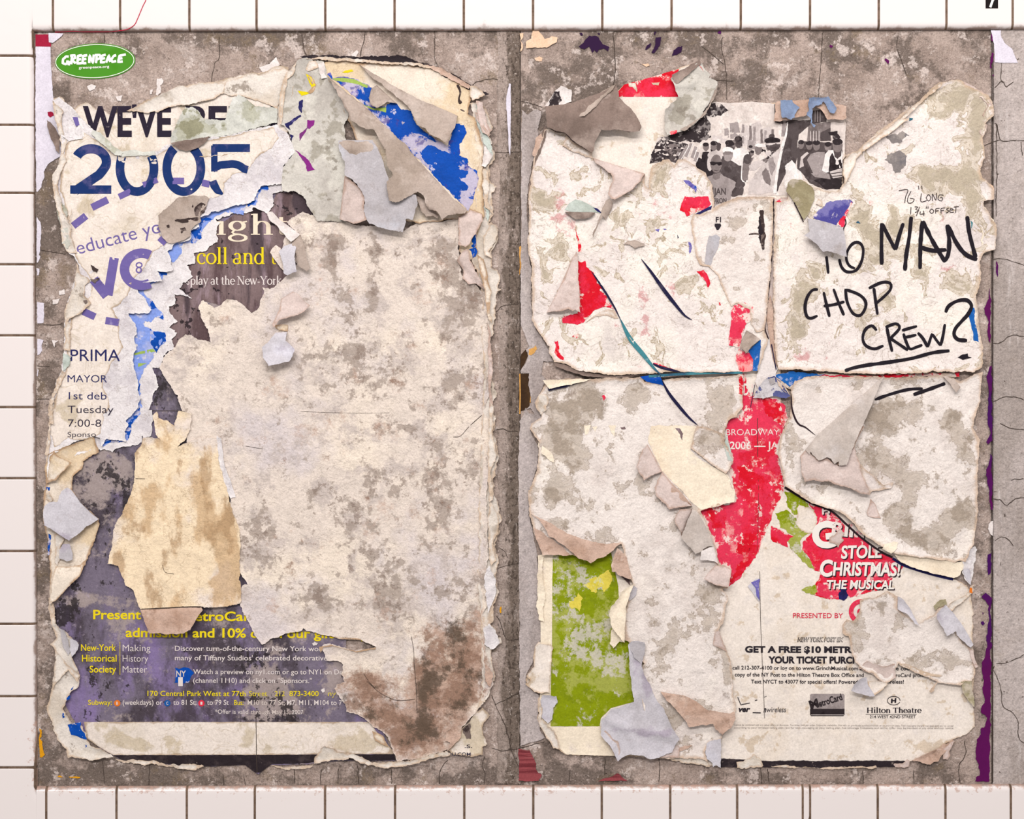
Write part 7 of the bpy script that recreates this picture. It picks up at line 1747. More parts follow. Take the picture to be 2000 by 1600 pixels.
# ---- upper right sheet with the marker writing
r2 = Sheet('marker_note_sheet', 'A4 730,1112 760,1080 832,1050 880,1000 940,960 1050,872 1130,812 1200,752 1280,682 1330,632 1400,572 1450,565 1500,556 1540,556 1580,590 1620,608 1680,640 1740,668 1775,740 1770,810 1720,862 1730,912 1700,962 1712,1100 1680,1192 1700,1240 1772,1312 1772,1392 1700,1400 1722,1460 1790,1560 1797,1640 B4 1795,290 1782,380 1700,412 1680,470 1690,600 1650,700 1660,760 1670,850 1690,1000 1702,1150 1690,1200 1640,1235 1400,1230 1240,1235 1000,1248 920,1250 720,1240 560,1225 390,1215 285,1215 262,1100 248,900 245,600 252,300 258,50 A4 300,1400 350,1392 335,1330 352,1270 440,1250 520,1300 600,1330 700,1340 735,1280 750,1200',
           M['stained_white'], base=7.6, rough=1.6, amp=1.0, sc=90, crk=.3, csc=46, curl=(3, 18), sp=7, thick=.7, label='large white stained sheet with black marker writing, upper right', cat='torn paper',
           stain=[('A4 1450,720', 180, 140, 1.6), ('A4 1660,900', 60, 300, 1.5), ('A4 1300,1200', 90, 60, 1.6), ('A4 1430,1200', 120, 40, 1.2), ('A4 1600,1150', 80, 160, 1.4), ('A4 1500,1290', 90, 60, 1.4), ('A4 1640,1450', 60, 160, 1.4), ('A4 860,1430', 60, 90, 2.0), ('A4 890,1540', 60, 60, 1.9), ('A4 1075,1500', 30, 90, 1.9), ('B4 950,300', 60, 40, 1.9), ('B4 1120,220', 120, 60, 1.8), ('B4 960,460', 80, 90, 1.8), ('B4 1150,400', 130, 60, 1.2), ('B4 1350,560', 160, 60, 1.2), ('B4 1580,580', 90, 90, 1.2), ('B4 440,650', 40, 100, 2.0), ('B4 530,600', 45, 90, 1.9), ('B4 400,880', 60, 130, 1.8), ('B4 1000,750', 150, 40, 0.9), ('B4 880,900', 40, 130, 1.4), ('B4 980,900', 60, 60, 1.1), ('B4 1560,660', 100, 50, 1.2), ('B4 1400,150', 60, 40, 0.7), ('B4 420,980', 60, 60, 1.5)],
           tint=[('B4 420,1130', 60, 60, 1.1), ('B4 540,1090', 100, 90, .9), ('B4 1430,180', 25, 30, 1.4), ('B4 1460,520', 40, 25, 1.6), ('B4 1540,470', 60, 60, .6), ('B4 370,180', 60, 80, .6), ('B4 570,1180', 50, 40, .8)],
           bumps=[('r', 'A4 830,1060 1000,940 1190,840', 7, 3.), ('r', 'A4 770,1250 830,1120 840,1070', 8, 2.5), ('l', 'B4 640,1210 650,1100 640,1000 580,970 490,1000', 14, 2.5), ('r', 'B4 760,1040 850,1120 920,1195', 6, 2.), ('r', 'B4 400,1200 420,1060 440,990', 5, 2.), ('r', 'B4 720,255 1000,280 1400,310', 4, .6), ('r', 'B4 300,1215 700,1235 1500,1228', 8, 2.)])
patch('grey_stain', r2, 'A4 1022,1120 1060,1060 1120,1060 1180,1075 1170,1130 1120,1190 1080,1210 1070,1150', M['slate_dark'] if 'slate_dark' in M else M.setdefault('slate_dark', paper('blue_grey_stain', (134, 126, 124), [dict(c=(164, 154, 148), s=26, lo=.48, hi=.6, k=.9, d=7), dict(c=(106, 104, 110), s=20, lo=.56, hi=.66, k=.8, seed=4)], bump=.3)), .3, rough=3.)
patch('grey_stain', r2, 'A4 1020,960 1060,935 1150,920 1190,950 1120,1000 1060,1000', M['slate_dark'], .3, rough=3.)
patch('purple_print', r2, 'A4 525,1500 560,1470 600,1430 640,1395 780,1385 796,1410 760,1460 740,1500 700,1590 B4 700,220 600,200 525,172', M['blue_lilac2'] if 'blue_lilac2' in M else M.setdefault('blue_lilac2', paper('worn_violet_print', (80, 76, 148), [dict(c=(130, 124, 178), s=22, lo=.48, hi=.58, k=.8, d=8), dict(c=(224, 212, 216), s=22, lo=.55, hi=.6, k=.95, d=8, r=.72, seed=6)], bump=.2)), .5, rough=2.)
patch('red_print', r2, ['B4 690,210 730,150 750,155 740,230 715,225', 'A4 910,1395 930,1390 945,1410 925,1430', 'A4 740,1490 790,1400 798,1415 755,1500'], M['pink_red'], .6, rough=1.2, sp=4)
patch('blue_print', r2, 'B4 1600,830 1615,770 1640,790 1645,900 1670,1000 1672,1025 1640,1010 1625,950', M['blue2'], .6, rough=1.2, sp=4)
patch('ink_mark', r2, ['B4 820,200 840,185 850,205', 'B4 1620,180 1635,200 1625,240', 'A4 1185,820 1215,825 1210,840 1190,842'], M['teal'], .5, rough=1., sp=4)
Sheet('flap', 'A4 330,1332 345,1270 372,1248 440,1252 500,1290 532,1335 525,1400 505,1450 480,1500 455,1535 430,1480 390,1410', M['mould'] if 'mould' in M else M.setdefault('mould', paper('olive_mould_paper', (168, 158, 128), [dict(c=(148, 136, 106), s=16, lo=.48, hi=.6, k=.8, d=6), dict(c=(206, 192, 176), s=16, lo=.58, hi=.66, k=.8, d=6, seed=6)], bump=.35)), base=2.4, on=r2, rough=1.2, amp=.7, parent=r2, sp=5, curl=(2, 10), label='olive mould stained flap')
Sheet('flap', 'A4 540,1420 560,1380 590,1400 590,1440 560,1430', M['wall_white'], base=2.4, on=r2, rough=1., amp=.6, parent=r2, sp=4)
Sheet('flap', 'B4 482,170 560,180 650,205 722,232 735,300 738,380 742,442 690,425 640,412 610,400 580,402 530,345 452,292 490,265', M['slate_paper'], base=3., on=r2, rough=.9, amp=.4, parent=r2, sp=5, fold='B4 482,170 722,232', r=4, slope=.05, lift=10, label='lilac grey flap hanging over the first marker digit')
strokes('slit', r2, [(PL('A4 390,1410 440,1510 455,1545'), 2.)], M['ink_shadow'], 3.2)
strokes('slit', r2, [(PL('B4 745,170 752,200 735,240 733,290'), 2.4)], M['ink_shadow'], .8)
Sheet('rolled_edge', 'A4 735,1110 765,1085 832,1055 880,1005 1050,880 1200,760 1330,640 1400,578 1420,590 1290,700 1150,830 1190,825 1050,930 950,1000 860,1060 820,1120 770,1230 735,1290 725,1200', M['cream_plain'], base=4, on=r2, rough=1.4, amp=.7, parent=r2, sp=4.5, curl=(2.5, 7), label='cream rolled edge')
Sheet('torn_edge', 'A4 735,1100 770,1078 832,1045 880,1000 960,930 1050,860 1140,790 1200,745 1200,765 1060,880 960,960 880,1020 830,1065', M['wall_white'], base=3., rough=2., amp=1.2, crk=1.2, csc=14, parent=r2, sp=4)
Sheet('torn_edge', 'A4 1330,640 1400,565 1460,558 1500,552 1540,560 1545,580 1480,580 1410,590 1350,650', M['taupe_dark'], base=5, rough=1.6, amp=1., parent=r2, sp=4)
for p, mt in [('A4 1700,1240 1772,1300 1785,1380 1720,1402 1680,1390 1690,1300', 'peach'), ('A4 1540,560 1620,600 1740,660 1775,740 1770,810 1720,850 1700,800 1740,740 1700,690 1600,630', 'pinkish'), ('A4 1700,850 1730,870 1735,910 1700,960 1680,930', 'pinkish'), ('B4 1690,60 1740,130 1795,230 1790,320 1780,380 1700,412 1690,330 1700,200', 'cream_warm')]:
    Sheet('torn_edge', p, M[mt], base=6, rough=1.8, amp=1.2, crk=.8, csc=18, curl=(2, 8), parent=r2, sp=4.5)
# marker writing, one letter each
for nm, its in [('marker digit 1', ['B4 616,430 630,550']), ('marker digit 0', ['B4 705,450 722,505 760,538 820,528 858,470 872,390 855,345 825,333 790,350 760,400 755,450 775,495 815,515'])]:
    strokes('lettering', r2, [(PL(i), 5.6) for i in its], M['marker'], .7, wob=.15, label=nm)
for nm, its, w in [('marker letter M', ['B4 1000,200 998,350 1000,488', 'B4 1003,205 1050,300 1095,385', 'B4 1095,385 1120,290 1150,200', 'B4 1205,155 1190,300 1170,420 1160,530'], 7.6),
                   ('marker letter A', ['B4 1282,185 1268,350 1265,518', 'B4 1285,185 1350,320 1440,470', 'B4 1260,365 1350,390 1450,385'], 8.),
                   ('marker letter N', ['B4 1455,210 1468,330 1460,420 1435,465', 'B4 1458,215 1520,340 1580,415 1660,455', 'B4 1592,152 1608,270 1640,400 1650,440'], 8.),
                   ('marker letter C', ['B4 558,660 520,665 485,710 468,780 480,845 510,860 555,842'], 5.8), ('marker letter H', ['B4 597,678 618,770 638,850', 'B4 665,655 700,750 738,840', 'B4 597,775 670,765 742,745'], 5.8),
                   ('marker letter O', ['B4 748,655 760,745 800,825 850,840 885,790 885,740 840,695 750,660'], 5.8), ('marker letter P', ['B4 945,650 958,750 970,835', 'B4 910,652 1000,612 1058,618 1060,660 1010,715 952,762'], 5.9),
                   ('marker letter C', ['B4 965,945 930,912 885,940 868,1000 890,1050 950,1072 1012,1050'], 5.9), ('marker letter R', ['B4 1035,925 1052,1010 1072,1092', 'B4 1025,922 1098,898 1122,930 1060,1000', 'B4 1060,1000 1120,1040 1182,1082'], 5.9),
                   ('marker letter E', ['B4 1150,965 1168,1020 1195,1072 1240,1060 1282,1045', 'B4 1140,945 1190,930 1245,915', 'B4 1162,992 1200,985 1240,975'], 5.8), ('marker letter W', ['B4 1250,960 1285,1000 1318,1060', 'B4 1318,1060 1350,965', 'B4 1352,970 1378,1010 1408,1050', 'B4 1408,1050 1425,980 1438,900'], 5.9),
                   ('marker question mark', ['B4 1442,820 1465,775 1525,740 1590,735 1622,775 1600,830 1555,880 1512,930 1502,975 1530,1008 1592,1015'], 7.)]:
    strokes('lettering', r2, [(PL(i), w) for i in its], M['marker'], .7, wob=.18, label=nm)
patch('ink_mark', r2, 'B4 1528,1132 1560,1112 1592,1105 1598,1128 1622,1132 1598,1142 1562,1150', M['marker'], .7, rough=.8, sp=4, label='marker dot')
strokes('underline', r2, [(PL('B4 742,1225 800,1205 900,1185 1010,1170 1200,1140 1350,1100 1470,1085'), 6.6)], M['marker'], .7, wob=.22, label='marker underline')
for its in [['A4 1118,1326 1180,1320 1165,1370 1160,1412'], ['A4 1203,1330 1180,1380 1185,1412 1212,1408 1225,1385 1195,1378'], ['A4 1255,1292 1258,1318', 'A4 1278,1290 1280,1316'], ['A4 1275,1345 1272,1402 1312,1395'], ['A4 1325,1352 1308,1375 1325,1398 1342,1375 1325,1352'], ['A4 1352,1398 1352,1348 1375,1392 1380,1342'],
            ['A4 1428,1358 1400,1355 1390,1385 1415,1398 1422,1375 1405,1375'], ['A4 1203,1440 1200,1490'], ['A4 1228,1438 1252,1440 1235,1455 1257,1465 1230,1478'], ['A4 1262,1440 1240,1502'], ['A4 1270,1470 1265,1488 1298,1486', 'A4 1290,1465 1292,1502'], ['A4 1310,1436 1308,1452', 'A4 1322,1436 1320,1452'],
            ['A4 1345,1452 1332,1470 1348,1484 1362,1466 1345,1452'], ['A4 1375,1484 1375,1452 1402,1448', 'A4 1375,1468 1395,1464'], ['A4 1412,1484 1412,1450 1438,1446', 'A4 1412,1466 1432,1462'], ['A4 1465,1446 1448,1456 1468,1468 1446,1482'], ['A4 1478,1462 1498,1458 1478,1450 1474,1475 1500,1476'], ['A4 1500,1440 1535,1436', 'A4 1515,1438 1512,1478']]:
    strokes('lettering', r2, [(PL(i), 1.5) for i in its], M['pen'], .6)

# ---- lower right sheet
r5 = Sheet('draped_white_sheet', 'B4 375,1330 395,1295 450,1278 600,1270 780,1266 920,1264 1005,1268 1100,1272 1250,1266 1400,1258 1440,1262 1540,1300 1640,1250 1695,1235 1690,1300 1670,1500 1650,1600 C4 1682,0 1640,150 1625,200 1680,282 1672,400 1660,600 1662,760 1650,900 1640,1000 1610,1050 1580,1125 1562,1122 1500,1130 1400,1112 1200,1085 1060,1062 1000,1022 930,980 860,932 790,850 740,800 660,762 580,745 510,722 420,660 330,605 312,500 285,400 290,280 330,190 355,120 B4 365,1560 370,1480 368,1400',
           M['smoke_white'], base=7.4, rough=1.3, amp=1.1, sc=80, crk=.3, csc=46, curl=(3.2, 18), sp=7, thick=.7, label='large white draped sheet with a folded triangle, lower right of the right panel', cat='torn paper',
           stain=[('B4 1100,1470', 160, 90, 1.20), ('B4 960,1560', 80, 60, 1.44), ('C4 980,90', 120, 60, 1.20), ('C4 1100,220', 160, 60, 1.32), ('C4 880,260', 60, 60, 1.32), ('C4 960,430', 80, 110, 1.08), ('C4 1100,700', 120, 80, 1.20), ('C4 1130,900', 90, 90, 1.32), ('C4 1330,960', 160, 60, 1.20), ('C4 1550,740', 80, 100, 1.44), ('C4 1560,350', 80, 130, 1.32), ('C4 1600,830', 60, 80, 1.20), ('C4 1480,800', 110, 50, 1.08), ('B4 440,1380', 50, 50, 1.20), ('C4 340,280', 60, 90, 0.96), ('C4 1500,150', 60, 70, 1.20), ('B4 1500,1560', 60, 60, 1.20), ('C4 1250,560', 120, 60, 0.60), ('C4 1400,1040', 120, 50, 1.08), ('C4 1100,420', 110, 90, 0.84)],
           tint=[('C4 1150,1010', 120, 40, 0.96), ('C4 1420,1060', 130, 40, 1.08), ('C4 900,800', 120, 30, 0.72), ('C4 1180,860', 60, 60, 0.72)],
           bumps=[('r', 'C4 340,600 520,715 740,795 870,925 1050,1050 1400,1105', 10, 3.5), ('r', 'C4 950,850 1010,940 1090,990 1120,1040', 12, 3.), ('l', 'C4 370,30 400,110 470,190 540,245', 18, 3.), ('r', 'C4 830,440 890,560 920,680 900,790', 7, 3.), ('r', 'B4 380,1310 600,1275 1000,1270 1400,1265', 9, 2.5)])
strokes('slit', r5, lens('B4 372,1380 375,1480 400,1560 430,1600 C4 470,195 540,250', 3.2), M['ink_shadow'], .6, curve=False)
Sheet('flap', 'C4 432,395 470,352 500,372 550,420 610,408 660,440 690,462 745,400 800,330 832,440 845,500 870,560 912,662 880,660 830,642 760,610 690,592 620,570 580,572 520,560 462,572 440,520', M['pinkish'], base=2.6, on=r5, rough=1.2, amp=.7, parent=r5, sp=5, fold='C4 432,395 500,320', r=2.5, lift=4, label='lower ply of the folded triangle')
Sheet('flap', 'B4 1005,1268 985,1310 965,1350 C4 900,90 850,200 800,305 760,400 740,455 690,457 690,425 660,445 635,410 610,402 580,412 550,422 520,390 500,360 490,385 466,352 560,240', M['taupe_light'] if 'taupe_light' in M else M.setdefault('taupe_light', paper('pale_taupe_paper', (202, 190, 182), [dict(c=(180, 167, 158), s=8, lo=.48, hi=.64, k=.75, d=7), dict(c=(216, 206, 202), s=9, lo=.54, hi=.66, k=.7, seed=5)], bump=.35)), base=4, on=r5, rough=.9, amp=.6, parent=r5, sp=5, fold='B4 1005,1268 C4 466,352', r=4, slope=.03, lift=6, label='grey folded triangle pointing up')
Sheet('flap', 'C4 870,190 830,260 800,330 745,450 720,462 685,452 690,420 740,360 800,240 850,160', M['brown_fold'], base=8.5, on=r5, rough=.9, amp=.5, parent=r5, sp=4, fold='C4 690,440 870,170', r=2.5, lift=1)
Sheet('flap', 'C4 830,440 850,452 890,490 950,540 1010,600 1080,572 1060,620 930,640 915,662 880,590 845,520', M['stained_white'], base=1.4, on=r5, rough=1.1, amp=.6, parent=r5, sp=5, curl=(2, 8))
Sheet('flap', 'C4 920,690 960,740 995,830 900,810 890,790 910,740', M['pinkish'], base=1.6, on=r5, rough=.8, amp=.5, parent=r5, sp=5)
Sheet('flap', 'C4 1075,1062 1200,1082 1400,1112 1510,1130 1562,1122 1570,1150 1545,1220 1500,1242 1430,1225 1300,1195 1180,1150 1130,1132', M['cream_warm'], base=8., rough=1.0, amp=.8, parent=r5, sp=5, curl=(2, 10), label='cream turned-up lower lip')
Sheet('flap', 'C4 1010,1010 1080,985 1110,995 1095,1040 1060,1070 1000,1035', M['cream_warm'], base=2, on=r5, rough=.9, amp=.6, parent=r5, sp=5)
strokes('slit', mu, [(PL('C4 1080,1105 1150,1150 1250,1185 1350,1215 1450,1240 1500,1250'), 5.)], M['navy'], 1.4, label='dark blue strip')
strokes('slit', mu, [(PL('C4 330,612 500,715 650,775 760,870 860,960 1000,1060 1080,1100'), 4.)], M['ink_shadow'], 1.2)  # dark gap under the draped sheet's lower edge, its shade painted as a ribbon
strokes('underline', r5, [(PL('B4 952,1425 1050,1390 1180,1355 1285,1348'), 6.), (PL('B4 1220,1390 1330,1352 1440,1312'), 6.5)], M['marker'], .7, wob=.3, label='marker stroke')
Sheet('flap', 'B4 1415,1262 1440,1262 1500,1290 1538,1335 1505,1375 1470,1320', M['taupe'], base=3, on=r5, rough=.8, amp=.5, parent=r5, sp=4.5, fold='B4 1415,1262 1538,1300', r=2.5, lift=3)
seam = Sheet('red_edged_ply', 'B4 250,1245 290,1240 380,1255 480,1250 600,1245 720,1248 920,1252 1100,1244 1400,1236 1540,1233 1540,1270 1400,1262 1100,1272 900,1275 700,1275 500,1280 420,1310 380,1360 330,1330 280,1290', M['stained_white'], base=4.6, rough=1.0, amp=.5, sp=5, label='thin red and white ply in the horizontal seam under the marker writing', cat='torn paper')
patch('red_print', seam, ['B4 560,1258 720,1252 920,1262 1100,1250 1300,1245 1420,1240 1400,1255 1200,1264 1000,1272 900,1270 700,1264', 'B4 1510,1240 1540,1235 1538,1272 1520,1270'], M['red'], .4, rough=2., sp=4)
patch('blue_print', seam, 'B4 250,1250 380,1230 480,1235 560,1245 620,1248 480,1262 420,1290 380,1320 360,1340 320,1300', M['blue2'], .5, rough=1.4, sp=5)
crp = Sheet('blue_speckled_scrap', 'B4 110,1410 140,1350 170,1310 215,1270 260,1262 300,1300 340,1360 368,1400 330,1420 250,1400 180,1420', M['blue_speck'] if 'blue_speck' in M else M.setdefault('blue_speck', paper('blue_speckled_print', (206, 200, 202), [dict(c=(56, 66, 128), s=26, lo=.5, hi=.54, k=.9, d=7), dict(c=(150, 140, 140), s=20, lo=.56, hi=.66, k=.7, seed=5), dict(c=(220, 60, 80), s=30, lo=.66, hi=.68, k=.8, seed=8)], bump=.4)), base=6, rough=1.2, amp=1., crk=1., csc=16, curl=(2, 8), sp=4.5, label='small blue speckled scrap at the crossing of the two seams', cat='torn paper')
Sheet('flap', 'B4 215,1290 235,1265 262,1275 262,1310 235,1325', M['slate_paper'], base=8, rough=.6, amp=.4, parent=crp, sp=4)
Sheet('flap', 'B4 270,1270 300,1300 340,1350 365,1395 330,1370 285,1330', M['smoke_white'], base=8, rough=.6, amp=.6, parent=crp, sp=4)

# ---- lower left white sheet
r4 = Sheet('drooping_white_sheet', 'B3 380,1300 420,1290 540,1282 690,1277 850,1275 1000,1270 1030,1265 1060,1300 1180,1290 1250,1278 1500,1272 1720,1250 1745,1330 1742,1400 1740,1480 1700,1540 C3 1740,90 1700,120 1640,150 1612,230 1640,300 1650,330 1672,430 1630,520 1640,540 1690,650 1680,712 1570,740 1450,770 1480,830 1510,900 1530,960 1560,1050 1580,1140 1662,1180 1640,1312 1600,1315 1625,1350 1640,1390 1610,1500 1580,1600 D3 1625,100 1612,230 1572,290 1600,360 1625,410 1665,520 1672,680 1680,760 1692,800 1680,900 1610,1010 1590,1035 1510,1060 1480,1130 1500,1200 1480,1185 1300,1176 1165,1172 1100,1000 1000,600 D3 1060,520 950,370 930,360 920,200 C3 985,1280 962,1240 900,1000 780,1090 690,1130 600,1100 560,1080 360,1075 300,940 262,800 255,650 290,570 320,470 322,380 325,300 268,200 272,170 340,130 345,110 B3 345,1530 310,1490 300,1450 330,1390 362,1345',
           M['smoke_white'], base=6.6, rough=1.4, amp=1.0, sc=90, crk=.3, csc=50, curl=(2.8, 16), sp=7, thick=.7, label='very large white drooping sheet, lower left of the right panel', cat='torn paper',
           stain=[('B3 560,1380', 180, 110, 1.44), ('B3 690,1460', 40, 90, 1.56), ('B3 770,1480', 30, 90, 1.56), ('B3 640,1420', 60, 50, 1.32), ('B3 1000,1390', 50, 90, 1.44), ('B3 1600,1430', 110, 110, 1.32), ('C3 500,150', 130, 110, 1.44), ('C3 470,320', 90, 140, 1.32), ('C3 580,480', 60, 140, 1.08), ('C3 410,610', 50, 50, 1.80), ('C3 450,680', 60, 60, 1.56), ('C3 600,250', 120, 60, 1.08), ('C3 620,720', 130, 80, 0.96), ('C3 290,680', 40, 80, 1.20), ('C3 800,350', 70, 140, 0.60), ('C3 470,900', 160, 60, 0.72), ('C3 1480,1310', 150, 80, 0.84), ('C3 1560,1440', 90, 110, 1.08), ('D3 1200,200', 160, 60, 0.72), ('D3 1500,250', 80, 60, 0.96), ('D3 1250,420', 160, 120, 0.60), ('D3 1640,600', 30, 200, 1.08), ('D3 1080,600', 30, 90, 1.44), ('D3 1270,890', 60, 70, 1.56), ('C3 1500,180', 110, 90, 1.20), ('C3 1360,800', 60, 60, 0.72), ('C3 1280,1150', 90, 80, 0.72)],
           tint=[('B3 550,1380', 60, 40, 1.08), ('B3 660,1420', 40, 50, 1.08), ('B3 770,1440', 16, 70, 1.44), ('C3 470,880', 120, 30, 1.20), ('C3 1290,850', 30, 70, 0.96), ('C3 1420,1100', 60, 60, 0.72), ('D3 1200,320', 40, 40, 0.72), ('C3 620,960', 120, 30, 0.84), ('D3 1630,780', 30, 60, 1.32)],
           bumps=[('r', 'B3 1180,1290 1260,1430 1330,1530 1420,1600', 8, 2.5), ('r', 'C3 330,300 400,400 440,460', 10, 2.), ('r', 'B3 390,1310 700,1280 1000,1275 1700,1255', 8, 2.5), ('r', 'D3 960,40 1000,200 1040,330', 8, 2.), ('r', 'D3 1480,230 1530,260 1525,310', 5, 1.6), ('r', 'C3 980,170 1100,185 1400,190', 4, 1.)])
patch('red_print', r4, ['B3 1715,1250 1745,1252 1745,1330 1735,1390 1712,1380 1720,1320', 'B3 765,1400 785,1392 795,1415 780,1430'], M['red'], .5, rough=1.2, sp=4)
strokes('slit', r4, lens('B3 1175,1280 1230,1380 1300,1470 1370,1550 1430,1602', 6.), M['slit_navy'], 1.2, curve=False, label='navy slit')
patch('blue_print', r4, 'B3 1030,1265 1100,1255 1170,1270 1185,1300 1190,1330 1150,1320 1080,1300', M['blue'], 1.8, rough=1., sp=4)
strokes('slit', r4, [(smooth_line(PL('B3 1090,1262 1170,1258 1300,1248 1500,1240 1740,1236')), 5.)], M['teal'], 2.2, curve=False, label='teal strip in the seam')
patch('cream_window', r4, 'C3 1105,182 1250,180 1420,186 1402,260 1380,350 1450,420 1560,480 1640,525 1690,650 1682,710 1570,738 1450,765 1390,712 1300,612 1185,500 1130,390 1085,290', M['cream_warm'], .35, rough=1.0)
patch('pale_bit', r4, ['C3 640,180 690,180 670,240 650,250', 'C3 810,185 860,185 850,260 835,240', 'C3 700,190 730,190 720,230'], M['cream_warm'], .4, rough=1., sp=4)
patch('ink_mark', r4, ['C3 895,190 925,188 930,205 905,208', 'C3 1125,205 1135,203 1135,215', 'C3 1275,200 1310,205 1330,240 1325,285 1305,240'], M['museum_picture'], .5, rough=1.4, sp=4)
Sheet('flap', 'C3 1420,182 1500,200 1600,240 1612,300 1640,340 1675,432 1640,500 1620,522 1560,470 1500,432 1400,352 1385,340 1400,260', M['smoke_white'], base=1.8, on=r4, rough=1.3, amp=.8, crk=.6, csc=26, parent=r4, sp=5, curl=(2, 10), stain=[('C3 1560,330', 80, 70, 1.2), ('C3 1500,220', 70, 50, .9)])
Sheet('flap', 'C3 1620,240 1650,320 1672,432 1640,420 1612,330', M['pale_green'], base=4, on=r4, rough=.8, amp=.5, parent=r4, sp=4)
for p, f, mt, lf in [('C3 1082,312 1130,400 1182,500 1120,520 1056,562 1030,520 1004,470 1025,400 1045,350', 'C3 1082,312 1182,500', 'pinkish', 4),
                     ('C3 1182,500 1245,575 1320,650 1392,737 1310,750 1228,762 1215,735 1140,672 1130,610 1160,545', 'C3 1182,500 1392,737', 'pinkish', 3),
                     ('C3 1245,610 1300,640 1390,737 1228,760 1235,680', 'C3 1235,715 1390,737', 'brown_fold', 3),
                     ('C3 1300,760 1395,758 1370,820 1340,900 1318,950 1310,918 1270,862 1275,800', 'C3 1395,758 1318,950', 'pinkish', 3),
                     ('C3 1392,758 1430,782 1482,872 1530,972 1542,1022 1500,1022 1480,1032 1412,1072 1380,1030 1350,1002 1310,955 1345,870', 'C3 1392,758 1542,1022', 'taupe_light', 4),
                     ('C3 1450,1050 1500,1028 1542,1022 1572,1142 1540,1120 1500,1110 1445,1112', 'C3 1542,1022 1572,1142', 'white_scrap', 4),
                     ('C3 1552,1150 1620,1160 1662,1182 1640,1302 1560,1290 1470,1242 1500,1200', 'C3 1552,1150 1662,1182', 'pinkish', 5)]:
    Sheet('flap', p, M[mt], base=1.6, on=r4, rough=1.1, amp=.6, parent=r4, sp=4.5, fold=f, r=3, slope=.02, lift=lf)
Sheet('flap', 'C3 272,792 330,832 380,900 400,950 450,980 500,1012 530,1040 600,1102 650,1115 692,1132 740,1100 782,1090 830,1050 880,1012 902,1000 850,995 800,1002 700,990 620,965 560,940 500,915 430,872 370,840', M['brown_fold'], base=1.4, on=r4, rough=1.2, amp=.9, parent=r4, sp=5, crk=.5, csc=26, fold='C3 272,792 902,985', r=2.5, lift=5, label='brownish lower fold')
Sheet('flap', 'C3 292,890 350,920 400,962 460,1000 520,1050 542,1080 440,1076 358,1078 330,1010 305,960', M['brown_fold'], base=1.2, on=r4, rough=1.3, amp=.9, parent=r4, sp=5, crk=.6, csc=22, curl=(2, 10))
Sheet('flap', 'C3 872,1030 910,1060 932,1092 950,1160 972,1232 960,1246 920,1235 890,1222 860,1195 830,1190 825,1150 845,1095', M['brown_fold'], base=1.4, on=r4, rough=1.3, amp=.8, parent=r4, sp=4.5, lift=4, fold='C3 872,1030 972,1232', r=2)
patch('purple_print', mu, 'C3 890,1225 960,1245 962,1290 930,1260', M['museum_picture'], 3., rough=1., sp=4)
Sheet('flap', 'C3 985,1282 960,1340 930,1440 918,1560 D3 928,150 922,300 922,372 900,352 850,280 825,240 812,180 822,120 850,90 880,60 900,20 C3 930,1300', M['cream_warm'], base=2.0, on=r4, rough=1.2, amp=1., parent=r4, sp=4.5, curl=(3, 10), fold='C3 985,1282 D3 922,372', r=3.5, lift=3, label='cream curl beside the green print')
Sheet('flap', 'D3 842,262 880,310 925,372 885,368 845,412 820,372 828,290', M['cream_warm'], base=1.6, on=r4, rough=1.2, amp=.7, parent=r4, sp=4.5)
Sheet('flap', 'C3 950,1340 985,1290 1010,1310 1005,1360 955,1400', M['lilac'], base=2.2, on=r4, rough=.6, amp=.4, parent=r4, sp=4)
Sheet('flap', 'D3 1172,712 1220,722 1340,742 1420,780 1490,832 1580,852 1640,860 1680,850 1688,890 1660,950 1600,1000 1550,965 1530,930 1450,940 1370,952 1320,885 1260,815 1210,760', M['brown_fold'], base=1.8, on=r4, rough=1.3, amp=1.1, crk=1.2, csc=24, parent=r4, sp=4.5, curl=(2.5, 10), fold='D3 1172,712 1680,850', r=2.5, lift=3, label='brown crumpled fold near the bottom')
Sheet('torn_edge', 'D3 1490,1075 1520,1050 1590,1038 1592,1242 1560,1222 1540,1235 1530,1205 1490,1175 1482,1130', M['lilac'], base=9, rough=1.0, amp=.7, parent=r4, sp=4.5)
Sheet('torn_edge', 'D3 1180,1150 1300,1155 1480,1165 1520,1235 1400,1220 1250,1190', M['wall_white'], base=5, rough=1.4, amp=.8, parent=r4, sp=4.5)
Sheet('flap', 'D3 1290,1105 1340,1090 1392,1085 1360,1110 1300,1130', M['brown_fold'], base=1.6, on=r4, rough=.8, amp=.5, parent=r4, sp=4)
Sheet('flap', 'D3 1545,300 1570,285 1600,350 1630,440 1600,420 1540,390', M['pinkish'], base=1.4, on=r4, rough=.9, amp=.6, parent=r4, sp=4.5, lift=2)
Sheet('torn_edge', 'B3 355,1290 540,1282 690,1280 640,1300 500,1330 400,1350 380,1320', M['cream_warm'], base=10.5, rough=.9, amp=.8, parent=r4, sp=4.5, curl=(2, 7))
Sheet('torn_edge', 'B3 390,1345 500,1310 660,1280 600,1310 470,1350 400,1365', M['slit_navy'], base=10, rough=.8, amp=.4, parent=r4, sp=4.5)
Sheet('torn_edge', 'B3 300,1450 330,1390 380,1380 395,1440 380,1500 345,1530 310,1490', M['wall_white'], base=10, rough=1.4, amp=1.2, crk=1.6, csc=14, parent=r4, sp=4.5)
Sheet('torn_edge', 'C3 325,300 370,340 420,380 435,440 400,430 350,380 318,330', M['cream_warm'], base=10, rough=1.2, amp=.8, parent=r4, sp=4.5)
